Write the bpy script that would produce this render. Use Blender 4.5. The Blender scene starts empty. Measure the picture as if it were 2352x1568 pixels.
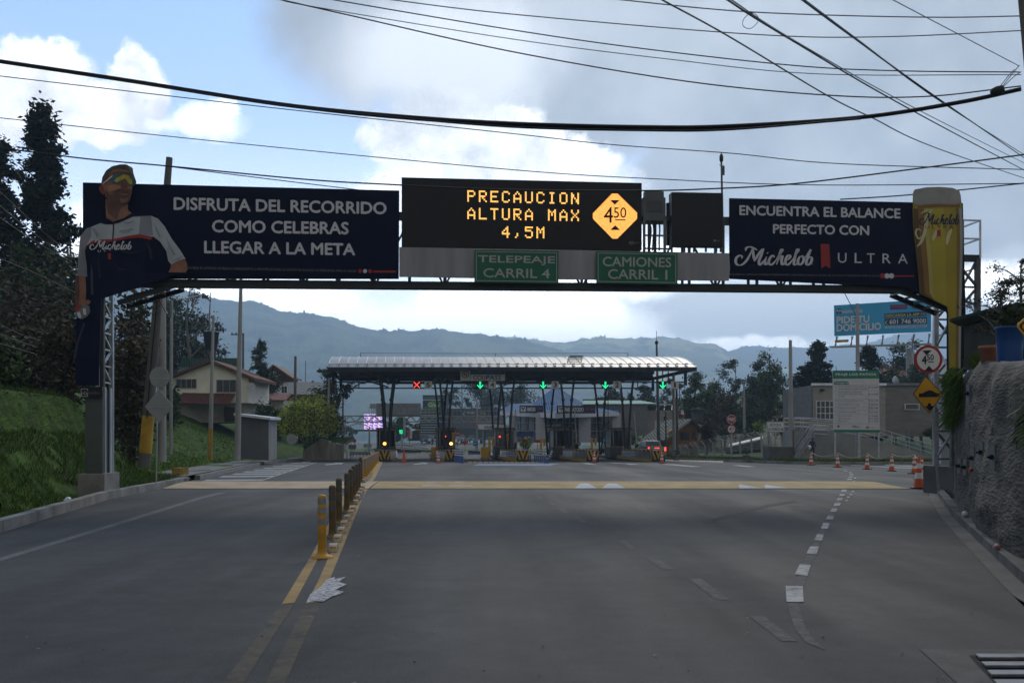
import bpy, bmesh, math, random
from mathutils import Vector, Matrix, noise as mnoise
R = math.radians
scene = bpy.context.scene
COL = scene.collection
rnd = random.Random(7)
# ------------------------------------------------------------------ camera
F, CX, HY, EYE = 2287.0, 1176.0, 998.0, 1.6      # measured on the photograph at 2352 px wide
cd = bpy.data.cameras.new('camera'); cam = bpy.data.objects.new('camera', cd); COL.objects.link(cam)
cam.location = (0, 0, EYE); cam.rotation_euler = (R(90), 0, 0)
cd.sensor_width = 36; cd.lens = 35.0; cd.shift_y = (HY - 784) / 2352.0
cd.clip_start = 0.1; cd.clip_end = 40000
cd.dof.use_dof = True; cd.dof.focus_distance = 55; cd.dof.aperture_fstop = 4.0
scene.camera = cam
scene.view_settings.view_transform = 'Standard'; scene.view_settings.look = 'None'
scene.view_settings.exposure = 0.22; scene.view_settings.gamma = 1.0
scene.cycles.use_denoising = True
scene.cycles.max_bounces = 6; scene.cycles.volume_bounces = 0
scene.cycles.transparent_max_bounces = 8
scene.cycles.sample_clamp_indirect = 4
# ------------------------------------------------------------------ world: sky texture with a field of clouds
SUN_AZ, SUN_EL = R(12), R(38)
world = bpy.data.worlds.new('World'); scene.world = world; world.use_nodes = True
def build_world():
 nt = world.node_tree; N = nt.nodes; L = nt.links
 for n in list(N): N.remove(n)
 def node(t, **k):
  n = N.new(t)
  for a, b in k.items(): setattr(n, a, b)
  return n
 def setin(n, i, v):
  if hasattr(v, 'is_linked') or isinstance(v, bpy.types.NodeSocket): L.new(v, n.inputs[i])
  else: n.inputs[i].default_value = v
 def math_(op, a, b=0.0, c=None, clamp=False):
  n = node('ShaderNodeMath', operation=op, use_clamp=clamp); setin(n, 0, a); setin(n, 1, b)
  if c is not None: setin(n, 2, c)
  return n.outputs[0]
 def vmath(op, a, b=None, scale=None):
  n = node('ShaderNodeVectorMath', operation=op); setin(n, 0, a)
  if b is not None: setin(n, 1, b)
  if scale is not None: n.inputs['Scale'].default_value = scale
  return n.outputs['Value'] if op in ('LENGTH', 'DOT_PRODUCT') else n.outputs['Vector']
 def smooth(x, a, b, lo=0.0, hi=1.0):
  n = node('ShaderNodeMapRange', interpolation_type='SMOOTHSTEP'); setin(n, 0, x); setin(n, 1, a); setin(n, 2, b); setin(n, 3, lo); setin(n, 4, hi)
  return n.outputs[0]
 def mix(f, a, b):
  n = node('ShaderNodeMix', data_type='RGBA'); setin(n, 0, f)
  for i, v in ((6, a), (7, b)):
   if isinstance(v, tuple): n.inputs[i].default_value = (*v, 1)
   else: L.new(v, n.inputs[i])
  return n.outputs[2]
 def fbm(vec, scale, detail=6, rough=.55):
  n = node('ShaderNodeTexNoise'); L.new(vec, n.inputs['Vector']); n.inputs['Scale'].default_value = scale
  n.inputs['Detail'].default_value = detail; n.inputs['Roughness'].default_value = rough
  return n
 tc = node('ShaderNodeTexCoord'); D = tc.outputs['Generated']
 sep = node('ShaderNodeSeparateXYZ'); L.new(D, sep.inputs[0]); x, y, z = sep.outputs
 az = math_('ARCTAN2', x, y); el = math_('ARCSINE', z)
 nA = fbm(D, 9, 7, .6); nB = fbm(D, 38, 6, .6)
 off = vmath('SUBTRACT', nA.outputs['Color'], (.5, .5, .5)); off = vmath('SCALE', off, scale=.085)
 off2 = vmath('SUBTRACT', nB.outputs['Color'], (.5, .5, .5)); off2 = vmath('SCALE', off2, scale=.036)
 cmb = node('ShaderNodeCombineXYZ'); L.new(az, cmb.inputs[0]); L.new(el, cmb.inputs[1])
 flat = cmb.outputs[0]
 warpS = vmath('ADD', flat, off); warp = vmath('ADD', vmath('ADD', flat, vmath('SCALE', off, scale=.28)), off2)
 def ang(u, v): return math.atan((u - CX) / F), math.atan((HY - v) / math.hypot(F, u - CX))
 def field(vec, blobs):
  acc = None
  for (u, v, ru, rv) in blobs:
   a, e = ang(u, v)
   d = vmath('MULTIPLY', vmath('SUBTRACT', vec, (a, e, 0)), (F / ru, F / rv, 0))
   d = math_('SUBTRACT', 1.0, vmath('LENGTH', d))
   acc = d if acc is None else math_('MAXIMUM', acc, d)
  return acc
 # base blue: Nishita sky
 sky = node('ShaderNodeTexSky', sky_type='NISHITA', sun_disc=False)
 sky.sun_elevation = SUN_EL; sky.sun_rotation = SUN_AZ; sky.altitude = 2600; sky.air_density = 1.0; sky.dust_density = 1.0
 blue = mix(smooth(el, .02, .44), (8.2, 9.4, 11.2), (2.7, 4.4, 7.5))
 blue = mix(0.8, sky.outputs[0], blue)
 blue = mix(smooth(el, .02, .30), (16, 16.6, 17.2), blue)
 nC = fbm(D, 5, 6, .55); nD = fbm(D, 2.2, 5, .5); nE = fbm(D, 14, 7, .6)
 # grey overcast deck: top centre and the whole right
 g = field(warpS, [(900, 40, 400, 250), (1010, 60, 380, 270), (1350, 120, 420, 300), (1850, 150, 560, 420), (2300, 300, 620, 620), (1600, -300, 1500, 420),
      (1700, 400, 330, 180), (2600, 500, 700, 700), (1780, 705, 420, 85)])
 gm = smooth(math_('ADD', g, math_('MULTIPLY', math_('SUBTRACT', nC.outputs[0], .5), .55)), .0, .42)
 shade = smooth(math_('ADD', math_('MULTIPLY', nC.outputs[0], .7), math_('MULTIPLY', nE.outputs[0], .3)), .36, .64)
 gcol = mix(shade, (2.3, 2.48, 2.75), (3.8, 4.0, 4.3))
 light = smooth(field(warpS, [(1020, 150, 330, 190), (2330, 640, 170, 90), (1330, 700, 220, 80), (1660, 790, 180, 40), (1760, 700, 480, 150)]), .0, .6)
 gcol = mix(light, gcol, (6.2, 6.4, 6.7))
 col = mix(gm, blue, gcol)
 # far bright bank above the hills
 lowb = field(warpS, [(700, 760, 700, 100), (1200, 740, 420, 110), (1640, 800, 280, 38), (2260, 655, 120, 60), (1350, 600, 300, 120), (400, 600, 300, 140)])
 lm = smooth(math_('ADD', lowb, math_('MULTIPLY', math_('SUBTRACT', nE.outputs[0], .5), .5)), .0, .5)
 col = mix(lm, col, (20, 20, 20))
 # crisp sunlit cumulus
 cblobs = [(1010, 262, 75, 62), (1180, 290, 90, 62), (930, 330, 120, 105), (1080, 360, 250, 130), (1300, 370, 120, 70), (1375, 372, 66, 44), (1150, 460, 380, 130), (1240, 330, 90, 50),
    (110, 155, 110, 62), (305, 170, 75, 58), (205, 235, 170, 75), (352, 215, 42, 60), (30, 240, 160, 90), (90, 280, 260, 45)]
 c = field(warp, cblobs)
 cm = smooth(math_('ADD', c, math_('MULTIPLY', math_('SUBTRACT', nB.outputs[0], .5), .9)), .0, .38)
 ws = field(warpS, [(450, 275, 130, 40), (330, 270, 120, 40), (520, 262, 40, 25), (20, 190, 70, 90)])
 wm = smooth(math_('ADD', ws, math_('MULTIPLY', math_('SUBTRACT', nE.outputs[0], .5), .9)), .02, .75)
 col = mix(math_('MULTIPLY', wm, .85), col, (11.5, 11.7, 12))
 ccol = mix(smooth(math_('ADD', nA.outputs[0], math_('MULTIPLY', nE.outputs[0], .5)), .50, 1.0), (5.0, 5.15, 5.4), (13.5, 13.3, 13.0))
 col = mix(cm, col, ccol)
 # the sky behind the photographer: heavy blue-grey cloud
 back = smooth(y, -.15, .50)
 bcol = mix(nD.outputs[0], (1.75, 1.74, 1.76), (3.0, 2.98, 3.0))
 col = mix(back, bcol, col)
 bg = node('ShaderNodeBackground'); L.new(col, bg.inputs[0]); bg.inputs[1].default_value = 0.15
 out = node('ShaderNodeOutputWorld'); L.new(bg.outputs[0], out.inputs[0])
build_world()
sd = bpy.data.lights.new('sun', 'SUN'); sun = bpy.data.objects.new('sun', sd); COL.objects.link(sun)
sd.energy = 1.5; sd.angle = R(20); sd.color = (1, .93, .80)
sdir = Vector((math.sin(SUN_AZ) * math.cos(SUN_EL), math.cos(SUN_AZ) * math.cos(SUN_EL), math.sin(SUN_EL)))
sun.rotation_euler = (-sdir).to_track_quat('-Z', 'Y').to_euler(); sun.location = sdir * 60
# ------------------------------------------------------------------ geometry helpers
def P(u, v, d): return Vector(((u - CX) / F * d, d, EYE + (HY - v) / F * d))
def zg(Y):
 if Y < 25: return 0.0
 if Y < 91: return -0.75 * (Y - 25) / 66
 if Y < 130: return -0.75
 return -0.75 - (Y - 130) * 0.004
def G(u, v, dz=0.0):
 """the point of the road surface that the photograph shows at (u, v)"""
 lo, hi = 1.0, 400.0
 k = (v - HY) / F
 for _ in range(60):
  m = (lo + hi) / 2
  if EYE - (zg(m) + dz) > k * m: lo = m
  else: hi = m
 return Vector(((u - CX) / F * lo, lo, zg(lo) + dz))
def lerp(a, b, t): return a + (b - a) * t
def interp(tab, x):
 if x <= tab[0][0]: return tab[0][1]
 for (a, p), (b, q) in zip(tab, tab[1:]):
  if x <= b: return p + (q - p) * (x - a) / (b - a)
 return tab[-1][1]
def smoothstep(a, b, x):
 t = max(0, min(1, (x - a) / (b - a))); return t * t * (3 - 2 * t)
def fbm(x, y, z=0.0, oct=4):
 s, a, f = 0, 1, 1
 for _ in range(oct):
  s += a * mnoise.noise(Vector((x * f, y * f, z + f))); a *= .5; f *= 2.03
 return s
def catmull(pts, n):
 pts = [Vector(p) for p in pts]
 if len(pts) < 3: return [pts[0].lerp(pts[-1], i / n) for i in range(n + 1)]
 q = [pts[0] * 2 - pts[1]] + pts + [pts[-1] * 2 - pts[-2]]
 out = []
 for i in range(1, len(q) - 2):
  p0, p1, p2, p3 = q[i - 1:i + 3]
  for k in range(n):
   t = k / n
   out.append(.5 * ((2 * p1) + (p2 - p0) * t + (2 * p0 - 5 * p1 + 4 * p2 - p3) * t * t + (3 * p1 - p0 - 3 * p2 + p3) * t ** 3))
 out.append(pts[-1]); return out
class MB:
 """collects faces in world space, builds ONE mesh object"""
 def __init__(s): s.v, s.f, s.m, s.mats, s.sm = [], [], [], [], []
 def mi(s, mat):
  if mat not in s.mats: s.mats.append(mat)
  return s.mats.index(mat)
 def face(s, pts, mat, smooth=False):
  b = len(s.v); s.v += [tuple(p) for p in pts]; s.f.append(tuple(range(b, b + len(pts)))); s.m.append(s.mi(mat)); s.sm.append(smooth)
 def faces(s, vs, fs, mat, smooth=False):
  b = len(s.v); s.v += [tuple(p) for p in vs]; k = s.mi(mat)
  for f in fs: s.f.append(tuple(i + b for i in f)); s.m.append(k); s.sm.append(smooth)
 def box(s, x0, x1, y0, y1, z0, z1, mat, M=None):
  vs = [Vector((x, y, z)) for z in (z0, z1) for y in (y0, y1) for x in (x0, x1)]
  if M is not None: vs = [M @ v for v in vs]
  s.faces(vs, [(0, 2, 3, 1), (4, 5, 7, 6), (0, 1, 5, 4), (2, 6, 7, 3), (0, 4, 6, 2), (1, 3, 7, 5)], mat)
 def cbox(s, c, sx, sy, sz, mat, M=None):
  """box standing on point c"""
  T = Matrix.Translation(c) @ (M if M is not None else Matrix())
  s.box(-sx / 2, sx / 2, -sy / 2, sy / 2, 0, sz, mat, T)
 def bar(s, a, b, w, h, mat, up=Vector((0, 0, 1))):
  a, b = Vector(a), Vector(b); d = (b - a)
  if d.length < 1e-6: return
  d.normalize()
  if abs(d.dot(up)) > .98: up = Vector((0, 1, 0))
  r = d.cross(up).normalized() * (w / 2); t = r.cross(d).normalized() * (h / 2)
  vs = [p + i * r + j * t for p in (a, b) for i, j in ((-1, -1), (1, -1), (1, 1), (-1, 1))]
  s.faces(vs, [(3, 2, 1, 0), (4, 5, 6, 7), (0, 1, 5, 4), (1, 2, 6, 5), (2, 3, 7, 6), (3, 0, 4, 7)], mat)
 def tube(s, path, r, mat, n=8, caps=True):
  path = [Vector(p) for p in path]; m = len(path)
  rs = r if isinstance(r, (list, tuple)) else [r] * m
  vs, fs = [], []
  t0 = (path[1] - path[0]).normalized()
  ref = Vector((0, 0, 1)) if abs(t0.z) < .9 else Vector((1, 0, 0))
  for i, p in enumerate(path):
   t = (path[min(i + 1, m - 1)] - path[max(i - 1, 0)]).normalized()
   a = t.cross(ref).normalized(); b = a.cross(t)
   for k in range(n):
    th = 2 * math.pi * k / n
    vs.append(p + (a * math.cos(th) + b * math.sin(th)) * rs[i])
  for i in range(m - 1):
   for k in range(n):
    fs.append((i * n + k, i * n + (k + 1) % n, (i + 1) * n + (k + 1) % n, (i + 1) * n + k))
  s.faces(vs, fs, mat, True)
  if caps:
   s.face(vs[:n][::-1], mat); s.face(vs[-n:], mat)
 def lathe(s, prof, mat, c, n=20, caps=True, M=None):
  c = Vector(c); vs, fs = [], []
  for (r, z) in prof:
   for k in range(n):
    th = 2 * math.pi * k / n
    q = Vector((r * math.cos(th), r * math.sin(th), z))
    vs.append(c + (M @ q if M is not None else q))
  for i in range(len(prof) - 1):
   for k in range(n):
    fs.append((i * n + k, i * n + (k + 1) % n, (i + 1) * n + (k + 1) % n, (i + 1) * n + k))
  s.faces(vs, fs, mat, True)
  if caps:
   s.face(vs[:n][::-1], mat); s.face(vs[-n:], mat)
 def prism(s, pts, off, mat, cap_mat=None):
  """closed outline pts (3D, planar) extruded by vector off"""
  pts = [Vector(p) for p in pts]; off = Vector(off); n = len(pts)
  s.face(pts, cap_mat or mat); s.face([p + off for p in pts][::-1], mat)
  for i in range(n):
   a, b = pts[i], pts[(i + 1) % n]
   s.face([b, a, a + off, b + off], mat)
 def build(s, name, root=None, loc=None):
  me = bpy.data.meshes.new(name)
  o0 = root.location if root is not None else Vector(loc or (0, 0, 0))
  me.from_pydata([(x - o0.x, y - o0.y, z - o0.z) for x, y, z in s.v], [], s.f)
  for m in s.mats: me.materials.append(m)
  me.polygons.foreach_set('material_index', s.m); me.polygons.foreach_set('use_smooth', s.sm)
  me.validate(); me.update()
  o = bpy.data.objects.new(name, me); COL.objects.link(o)
  if root is not None: o.parent = root
  else: o.location = o0
  return o
def sub(o, parent):
 """make o (built against the same origin) a sub-part of parent"""
 o.parent = parent; return o
def tag(o, label, cat, group=None, kind=None):
 if label: o['label'] = label
 if cat: o['category'] = cat
 if group: o['group'] = group
 if kind: o['kind'] = kind
 return o
def thing(name, label, cat, loc, group=None, rz=0.0):
 o = bpy.data.objects.new(name, None); COL.objects.link(o); o.location = loc; o.rotation_euler = (0, 0, rz); o.empty_display_size = .3
 return tag(o, label, cat, group)
def struct(o): o['kind'] = 'structure'; return o
KIDS = {}
def copy_tree(o, parent=None):
 c = o.copy(); COL.objects.link(c); c.parent = parent
 for ch in list(o.children): copy_tree(ch, c)
 return c
def place(root, loc, rz=0.0, label=None, scale=None):
 c = copy_tree(root); c.location = loc; c.rotation_euler = (0, 0, rz)
 if label: c['label'] = label
 if scale: c.scale = (scale,) * 3 if not isinstance(scale, tuple) else scale
 return c
ORD = 'first second third fourth fifth sixth seventh eighth ninth tenth eleventh twelfth thirteenth fourteenth fifteenth sixteenth seventeenth eighteenth nineteenth twentieth'.split()
# ------------------------------------------------------------------ materials
def lin(c): return tuple((x / 255 / 12.92) if x <= 10 else ((x / 255 + .055) / 1.055) ** 2.4 for x in c)
MATS = {}
def M(name, rgb, rough=.65, metal=0.0, var=.12, scale=2.0, bump=0.0, bscale=30.0, spec=.28, coat=0.0, emit=None, estr=0.0, stretch=None, detail=5, bdist=.02):
 if name in MATS: return MATS[name]
 m = bpy.data.materials.new(name); m.use_nodes = True; nt = m.node_tree; N = nt.nodes; L = nt.links
 b = N['Principled BSDF']
 b.inputs['Roughness'].default_value = rough; b.inputs['Metallic'].default_value = metal
 b.inputs['Specular IOR Level'].default_value = spec
 if coat: b.inputs['Coat Weight'].default_value = coat
 tc = N.new('ShaderNodeTexCoord'); vec = tc.outputs['Object']
 if stretch:
  mp = N.new('ShaderNodeMapping'); mp.inputs['Scale'].default_value = stretch; L.new(vec, mp.inputs[0]); vec = mp.outputs[0]
 if var > 0:
  n = N.new('ShaderNodeTexNoise'); n.inputs['Scale'].default_value = scale; n.inputs['Detail'].default_value = detail; L.new(vec, n.inputs['Vector'])
  r = N.new('ShaderNodeValToRGB'); L.new(n.outputs[0], r.inputs[0])
  r.color_ramp.elements[0].position = .32; r.color_ramp.elements[1].position = .68
  r.color_ramp.elements[0].color = (*[c * (1 - var) for c in rgb], 1); r.color_ramp.elements[1].color = (*[min(1, c * (1 + var)) for c in rgb], 1)
  L.new(r.outputs[0], b.inputs['Base Color'])
 else: b.inputs['Base Color'].default_value = (*rgb, 1)
 if bump:
  n2 = N.new('ShaderNodeTexNoise'); n2.inputs['Scale'].default_value = bscale; n2.inputs['Detail'].default_value = 4; L.new(vec, n2.inputs['Vector'])
  bp = N.new('ShaderNodeBump'); bp.inputs['Strength'].default_value = bump; bp.inputs['Distance'].default_value = bdist; L.new(n2.outputs[0], bp.inputs['Height']); L.new(bp.outputs[0], b.inputs['Normal'])
 if emit:
  b.inputs['Emission Color'].default_value = (*emit, 1); b.inputs['Emission Strength'].default_value = estr
 MATS[name] = m; return m
# ------------------------------------------------------------------ far setting: terrain sheet, hills, haze
def terrain_mat():
 m = M('terrain', (.06, .085, .03), .95, var=.35, scale=.05, spec=.1); return m
def hill_mat(name, c1, c2, c3, s, patch):
 m = bpy.data.materials.new(name); m.use_nodes = True; nt = m.node_tree; N = nt.nodes; L = nt.links; b = N['Principled BSDF']
 b.inputs['Roughness'].default_value = .95; b.inputs['Specular IOR Level'].default_value = .05
 tc = N.new('ShaderNodeTexCoord')
 def nz(sc, det=8, ro=.6):
  n = N.new('ShaderNodeTexNoise'); n.inputs['Scale'].default_value = sc; n.inputs['Detail'].default_value = det; n.inputs['Roughness'].default_value = ro
  L.new(tc.outputs['Object'], n.inputs['Vector']); return n.outputs[0]
 r = N.new('ShaderNodeValToRGB'); L.new(nz(s), r.inputs[0]); e = r.color_ramp.elements
 e[0].position = .38; e[0].color = (*c1, 1); e[1].position = .62; e[1].color = (*c2, 1)
 r2 = N.new('ShaderNodeValToRGB'); L.new(nz(s * .35, 4, .55), r2.inputs[0]); e = r2.color_ramp.elements
 e[0].position = patch; e[0].color = (0, 0, 0, 1); e[1].position = patch + .05; e[1].color = (1, 1, 1, 1)
 mx = N.new('ShaderNodeMix'); mx.data_type = 'RGBA'; L.new(r2.outputs[0], mx.inputs[0]); L.new(r.outputs[0], mx.inputs[6]); mx.inputs[7].default_value = (*c3, 1)
 L.new(mx.outputs[2], b.inputs['Base Color']); return m
def hill(name, ridge, d0, d1, foot, mat, amp, seed, trees, ncol=900, nrow=46):
 """ridge: skyline as the photograph shows it, at distance d1; slope falls toward d0 at height foot"""
 u0, u1 = ridge[0][0], ridge[-1][0]
 vs, fs = [], []
 for j in range(nrow + 1):
  t = j / nrow
  for i in range(ncol + 1):
   u = lerp(u0, u1, i / ncol); v = interp(ridge, u)
   a = (u - CX) / F
   d = lerp(d0, d1, t) if t <= 1 else d1
   zt = EYE + (HY - v) / F * d1
   X = a * d
   gul = fbm(X / (amp * 5.5) + seed, t * 1.1, seed, 5)
   prof = t ** 1.15
   z = lerp(foot, zt, prof) + gul * amp * math.sin(math.pi * min(1, t * 1.02)) * .9
   z += fbm(X / (amp * .55), d / (amp * .55), seed + 5, 3) * amp * .10 * (1 if j < nrow else .25)
   if j == nrow:
    k = max(0, fbm(u / 26, 3.3, seed, 2) + .25)
    z += trees * (k * (0.4 + abs(fbm(u / 4.0, 7.7, seed, 2)) * 1.6) + .35 * abs(mnoise.noise(Vector((u / 1.7, seed, 2)))))
   vs.append((X, d, z))
 # back of the ridge
 for i in range(ncol + 1):
  x, y, z = vs[nrow * (ncol + 1) + i]; vs.append((x * 1.12, y * 1.12, foot))
 for j in range(nrow + 1):
  for i in range(ncol):
   q = j * (ncol + 1) + i; fs.append((q, q + 1, q + ncol + 2, q + ncol + 1))
 b = MB(); b.faces(vs, fs, mat, False); o = b.build(name); struct(o); return o
RA = [(-500, 640), (-100, 630), (200, 645), (440, 672), (500, 688), (588, 697), (640, 714), (676, 723), (761, 728), (805, 748), (878, 761), (936, 761), (985, 760), (1004, 756), (1030, 761), (1086, 767), (1148, 775), (1207, 787), (1324, 816), (1430, 850), (1560, 905), (1750, 990)]
RB = [(900, 800), (1100, 778), (1192, 776), (1240, 782), (1295, 788), (1330, 781), (1397, 777), (1453, 780), (1541, 775), (1588, 786), (1643, 792), (1670, 807), (1760, 830), (1900, 880), (2200, 980)]
RC = [(1500, 860), (1600, 830), (1670, 808), (1705, 799), (1737, 797), (1803, 800), (1900, 796), (1990, 790), (2072, 768), (2124, 760), (2230, 756), (2600, 740)]
hmA = hill_mat('hill_forest', (.030, .055, .028), (.12, .155, .075), (.16, .18, .08), .012, .58)
hmB = hill_mat('hill_pasture', (.045, .075, .035), (.15, .18, .08), (.42, .42, .19), .011, .53)
hmC = hill_mat('hill_distant', (.03, .045, .025), (.06, .075, .035), (.10, .11, .05), .003, .6)
hill('hills', RA, 1300, 2500, -60, hmA, 60, 1.3, 10)
hill('hills', RB, 1900, 3300, -60, hmB, 70, 8.1, 11)
hill('hills', RC, 2600, 3700, -60, hmC, 60, 4.4, 10, 500, 30)
def terrain():
 b = MB(); m = terrain_mat()
 ys = [-40, 0, 25, 60, 91, 130, 200, 320, 500, 700, 1200, 2500, 6000]; xs = [-5800, -2500, -900, -300, -120, -60, -30, 0, 30, 60, 120, 300, 900, 2500, 6000]
 def z(x, y):
  base = zg(min(y, 300)) - .10
  if y > 200: base -= min(60, (y - 200) * .06)
  return base
 vs = [(x, y, z(x, y)) for y in ys for x in xs]; n = len(xs)
 fs = [(j * n + i, j * n + i + 1, (j + 1) * n + i + 1, (j + 1) * n + i) for j in range(len(ys) - 1) for i in range(n - 1)]
 b.faces(vs, fs, m); struct(b.build('ground'))
terrain()
def haze():
 b = MB(); m = bpy.data.materials.new('haze'); m.use_nodes = True; nt = m.node_tree; N = nt.nodes
 for n in list(N): N.remove(n)
 out = N.new('ShaderNodeOutputMaterial'); v = N.new('ShaderNodeVolumePrincipled')
 v.inputs['Color'].default_value = (.52, .74, 1.0, 1); v.inputs['Density'].default_value = HAZE; v.inputs['Anisotropy'].default_value = .5
 nt.links.new(v.outputs[0], out.inputs['Volume'])
 b.box(-6000, 6000, -60, 6400, -68, 480, m); o = b.build('haze'); o['kind'] = 'stuff'; o['label'] = 'pale blue haze over the valley'
HAZE = 3.8e-4
haze()
# ------------------------------------------------------------------ road, markings, kerbs, banks
XL_T = [(2, -5.9), (16.9, -8.7), (24.1, -10.1), (34.2, -11.6), (57.9, -15.8), (75, -18.7), (97, -19.4), (140, -22)]
XR_T = [(2, 4.3), (6, 4.35), (9.3, 4.78), (10.8, 5.29), (15.06, 6.80), (19.4, 8.35), (26.8, 11.2), (29, 12.2), (30.5, 16), (33, 30), (36, 44), (140, 44)]
def XL(y): return interp(XL_T, y)
def XR(y): return interp(XR_T, y)
def asphalt():
 m = bpy.data.materials.new('asphalt'); m.use_nodes = True; nt = m.node_tree; N = nt.nodes; L = nt.links; b = N['Principled BSDF']
 tc = N.new('ShaderNodeTexCoord')
 def nz(sc, det, ro=.6, st=None):
  v = tc.outputs['Object']
  if st:
   mp = N.new('ShaderNodeMapping'); mp.inputs['Scale'].default_value = st; mp.inputs['Rotation'].default_value = (0, 0, .115); L.new(v, mp.inputs[0]); v = mp.outputs[0]
  n = N.new('ShaderNodeTexNoise'); n.inputs['Scale'].default_value = sc; n.inputs['Detail'].default_value = det; n.inputs['Roughness'].default_value = ro; L.new(v, n.inputs['Vector']); return n.outputs[0]
 def mul(a, bb, op='MULTIPLY'):
  n = N.new('ShaderNodeMath'); n.operation = op
  for i, q in ((0, a), (1, bb)):
   if isinstance(q, (int, float)): n.inputs[i].default_value = q
   else: L.new(q, n.inputs[i])
  return n.outputs[0]
 def ramp(a, lo, hi, o0, o1):
  n = N.new('ShaderNodeMapRange'); L.new(a, n.inputs[0])
  for i, q in enumerate((lo, hi, o0, o1)): n.inputs[i + 1].default_value = q
  return n.outputs[0]
 big = ramp(nz(.22, 6, .65), .3, .7, .62, 1.36)
 strk = ramp(nz(1.0, 4, .5, (1.1, .05, 1)), .3, .7, .78, 1.25)
 mid = ramp(nz(2.3, 8, .8), .3, .7, .74, 1.26)
 grain = ramp(nz(55, 4, .75), .32, .68, .62, 1.40)
 f = mul(mul(big, strk), mul(mid, grain))
 vo = N.new('ShaderNodeTexVoronoi'); vo.inputs['Scale'].default_value = 26; L.new(tc.outputs['Object'], vo.inputs['Vector'])
 sp = ramp(vo.outputs['Distance'], .04, .075, 1.9, 1.0)
 f = mul(f, sp)
 cm = N.new('ShaderNodeMix'); cm.data_type = 'RGBA'; cm.blend_type = 'MULTIPLY'; cm.inputs[0].default_value = 1; cm.inputs[6].default_value = (.0365, .0362, .0362, 1)
 L.new(f, cm.inputs[7]); L.new(cm.outputs[2], b.inputs['Base Color'])
 L.new(ramp(nz(.5, 5, .6, (1, .12, 1)), .3, .7, .68, .88), b.inputs['Roughness'])
 b.inputs['Specular IOR Level'].default_value = .16
 bp = N.new('ShaderNodeBump'); bp.inputs['Strength'].default_value = .35; bp.inputs['Distance'].default_value = .006; L.new(nz(120, 3), bp.inputs['Height']); L.new(bp.outputs[0], b.inputs['Normal'])
 return m
asph = asphalt()
def worn(name, rgb, wear, scale=5.0, under=(.036, .036, .038), rough=.6):
 """road paint: coat of colour rgb, rubbed through to the asphalt where noise is low"""
 m = bpy.data.materials.new(name); m.use_nodes = True; nt = m.node_tree; N = nt.nodes; L = nt.links; b = N['Principled BSDF']
 tc = N.new('ShaderNodeTexCoord'); n = N.new('ShaderNodeTexNoise'); n.inputs['Scale'].default_value = scale; n.inputs['Detail'].default_value = 9; n.inputs['Roughness'].default_value = .75
 L.new(tc.outputs['Object'], n.inputs['Vector'])
 r = N.new('ShaderNodeValToRGB'); L.new(n.outputs[0], r.inputs[0]); e = r.color_ramp.elements
 e[0].position = wear - .12; e[0].color = (*under, 1); e[1].position = wear + .10; e[1].color = (*rgb, 1)
 n2 = N.new('ShaderNodeTexNoise'); n2.inputs['Scale'].default_value = 1.3; n2.inputs['Detail'].default_value = 6; L.new(tc.outputs['Object'], n2.inputs['Vector'])
 mr = N.new('ShaderNodeMapRange'); L.new(n2.outputs[0], mr.inputs[0]); mr.inputs[1].default_value = .3; mr.inputs[2].default_value = .7; mr.inputs[3].default_value = .72; mr.inputs[4].default_value = 1.1
 mx = N.new('ShaderNodeMix'); mx.data_type = 'RGBA'; mx.blend_type = 'MULTIPLY'; mx.inputs[0].default_value = 1; L.new(r.outputs[0], mx.inputs[6]); L.new(mr.outputs[0], mx.inputs[7])
 L.new(mx.outputs[2], b.inputs['Base Color']); b.inputs['Roughness'].default_value = max(rough, .8); b.inputs['Specular IOR Level'].default_value = .14
 return m
yel_paint = worn('yellow_road_paint', (.30, .20, .08), .36)
yel_faded = worn('faded_yellow_road_paint', (.085, .072, .046), .50)
wht_paint = worn('white_road_paint', (.33, .33, .32), .42)
wht_faded = worn('faded_white_road_paint', (.085, .085, .083), .50, 9)
wht_line = worn('grey_worn_line_paint', (.12, .12, .12), .42, 9)
def road():
 b = MB(); ys = [1.5, 3, 5, 7, 9.3, 10.8, 13, 15.06, 17, 19.4, 22, 25, 26.8, 29, 30.5, 33, 36, 42, 50, 58, 66, 75, 83, 91, 97, 110, 125, 140]
 vs = []
 for y in ys:
  for k in range(7): vs.append((lerp(XL(y), XR(y), k / 6), y, zg(y)))
 fs = [(j * 7 + k, j * 7 + k + 1, j * 7 + k + 8, j * 7 + k + 7) for j in range(len(ys) - 1) for k in range(6)]
 b.faces(vs, fs, asph); struct(b.build('road'))
road()
def strip(name, left, right, mat, lift=.004, n=6):
 """painted band between two image-measured edge lines, laid on the road"""
 b = MB(); L_ = [G(*p) for p in left]; R_ = [G(*p) for p in right]
 def fine(q):
  o = []
  for a, c in zip(q, q[1:]):
   for i in range(n):
    p = a.lerp(c, i / n); o.append(p)
  o.append(q[-1]); return o
 L_, R_ = fine(L_), fine(R_)
 for i in range(len(L_) - 1):
  b.face([Vector((p.x, p.y, zg(p.y) + lift)) for p in (L_[i], R_[i], R_[i + 1], L_[i + 1])], mat)
 return struct(b.build(name))
def patch(name, polys, mat, lift=.004):
 b = MB()
 for pl in polys: b.face([Vector((p.x, p.y, zg(p.y) + lift)) for p in (G(*q) for q in pl)], mat)
 return struct(b.build(name))
strip('yellow_line', [(647, 1387), (716, 1274), (760, 1190), (800, 1122), (838, 1070)], [(676, 1384), (735, 1274), (774, 1190), (811, 1122), (845, 1070)], yel_paint)
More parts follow.
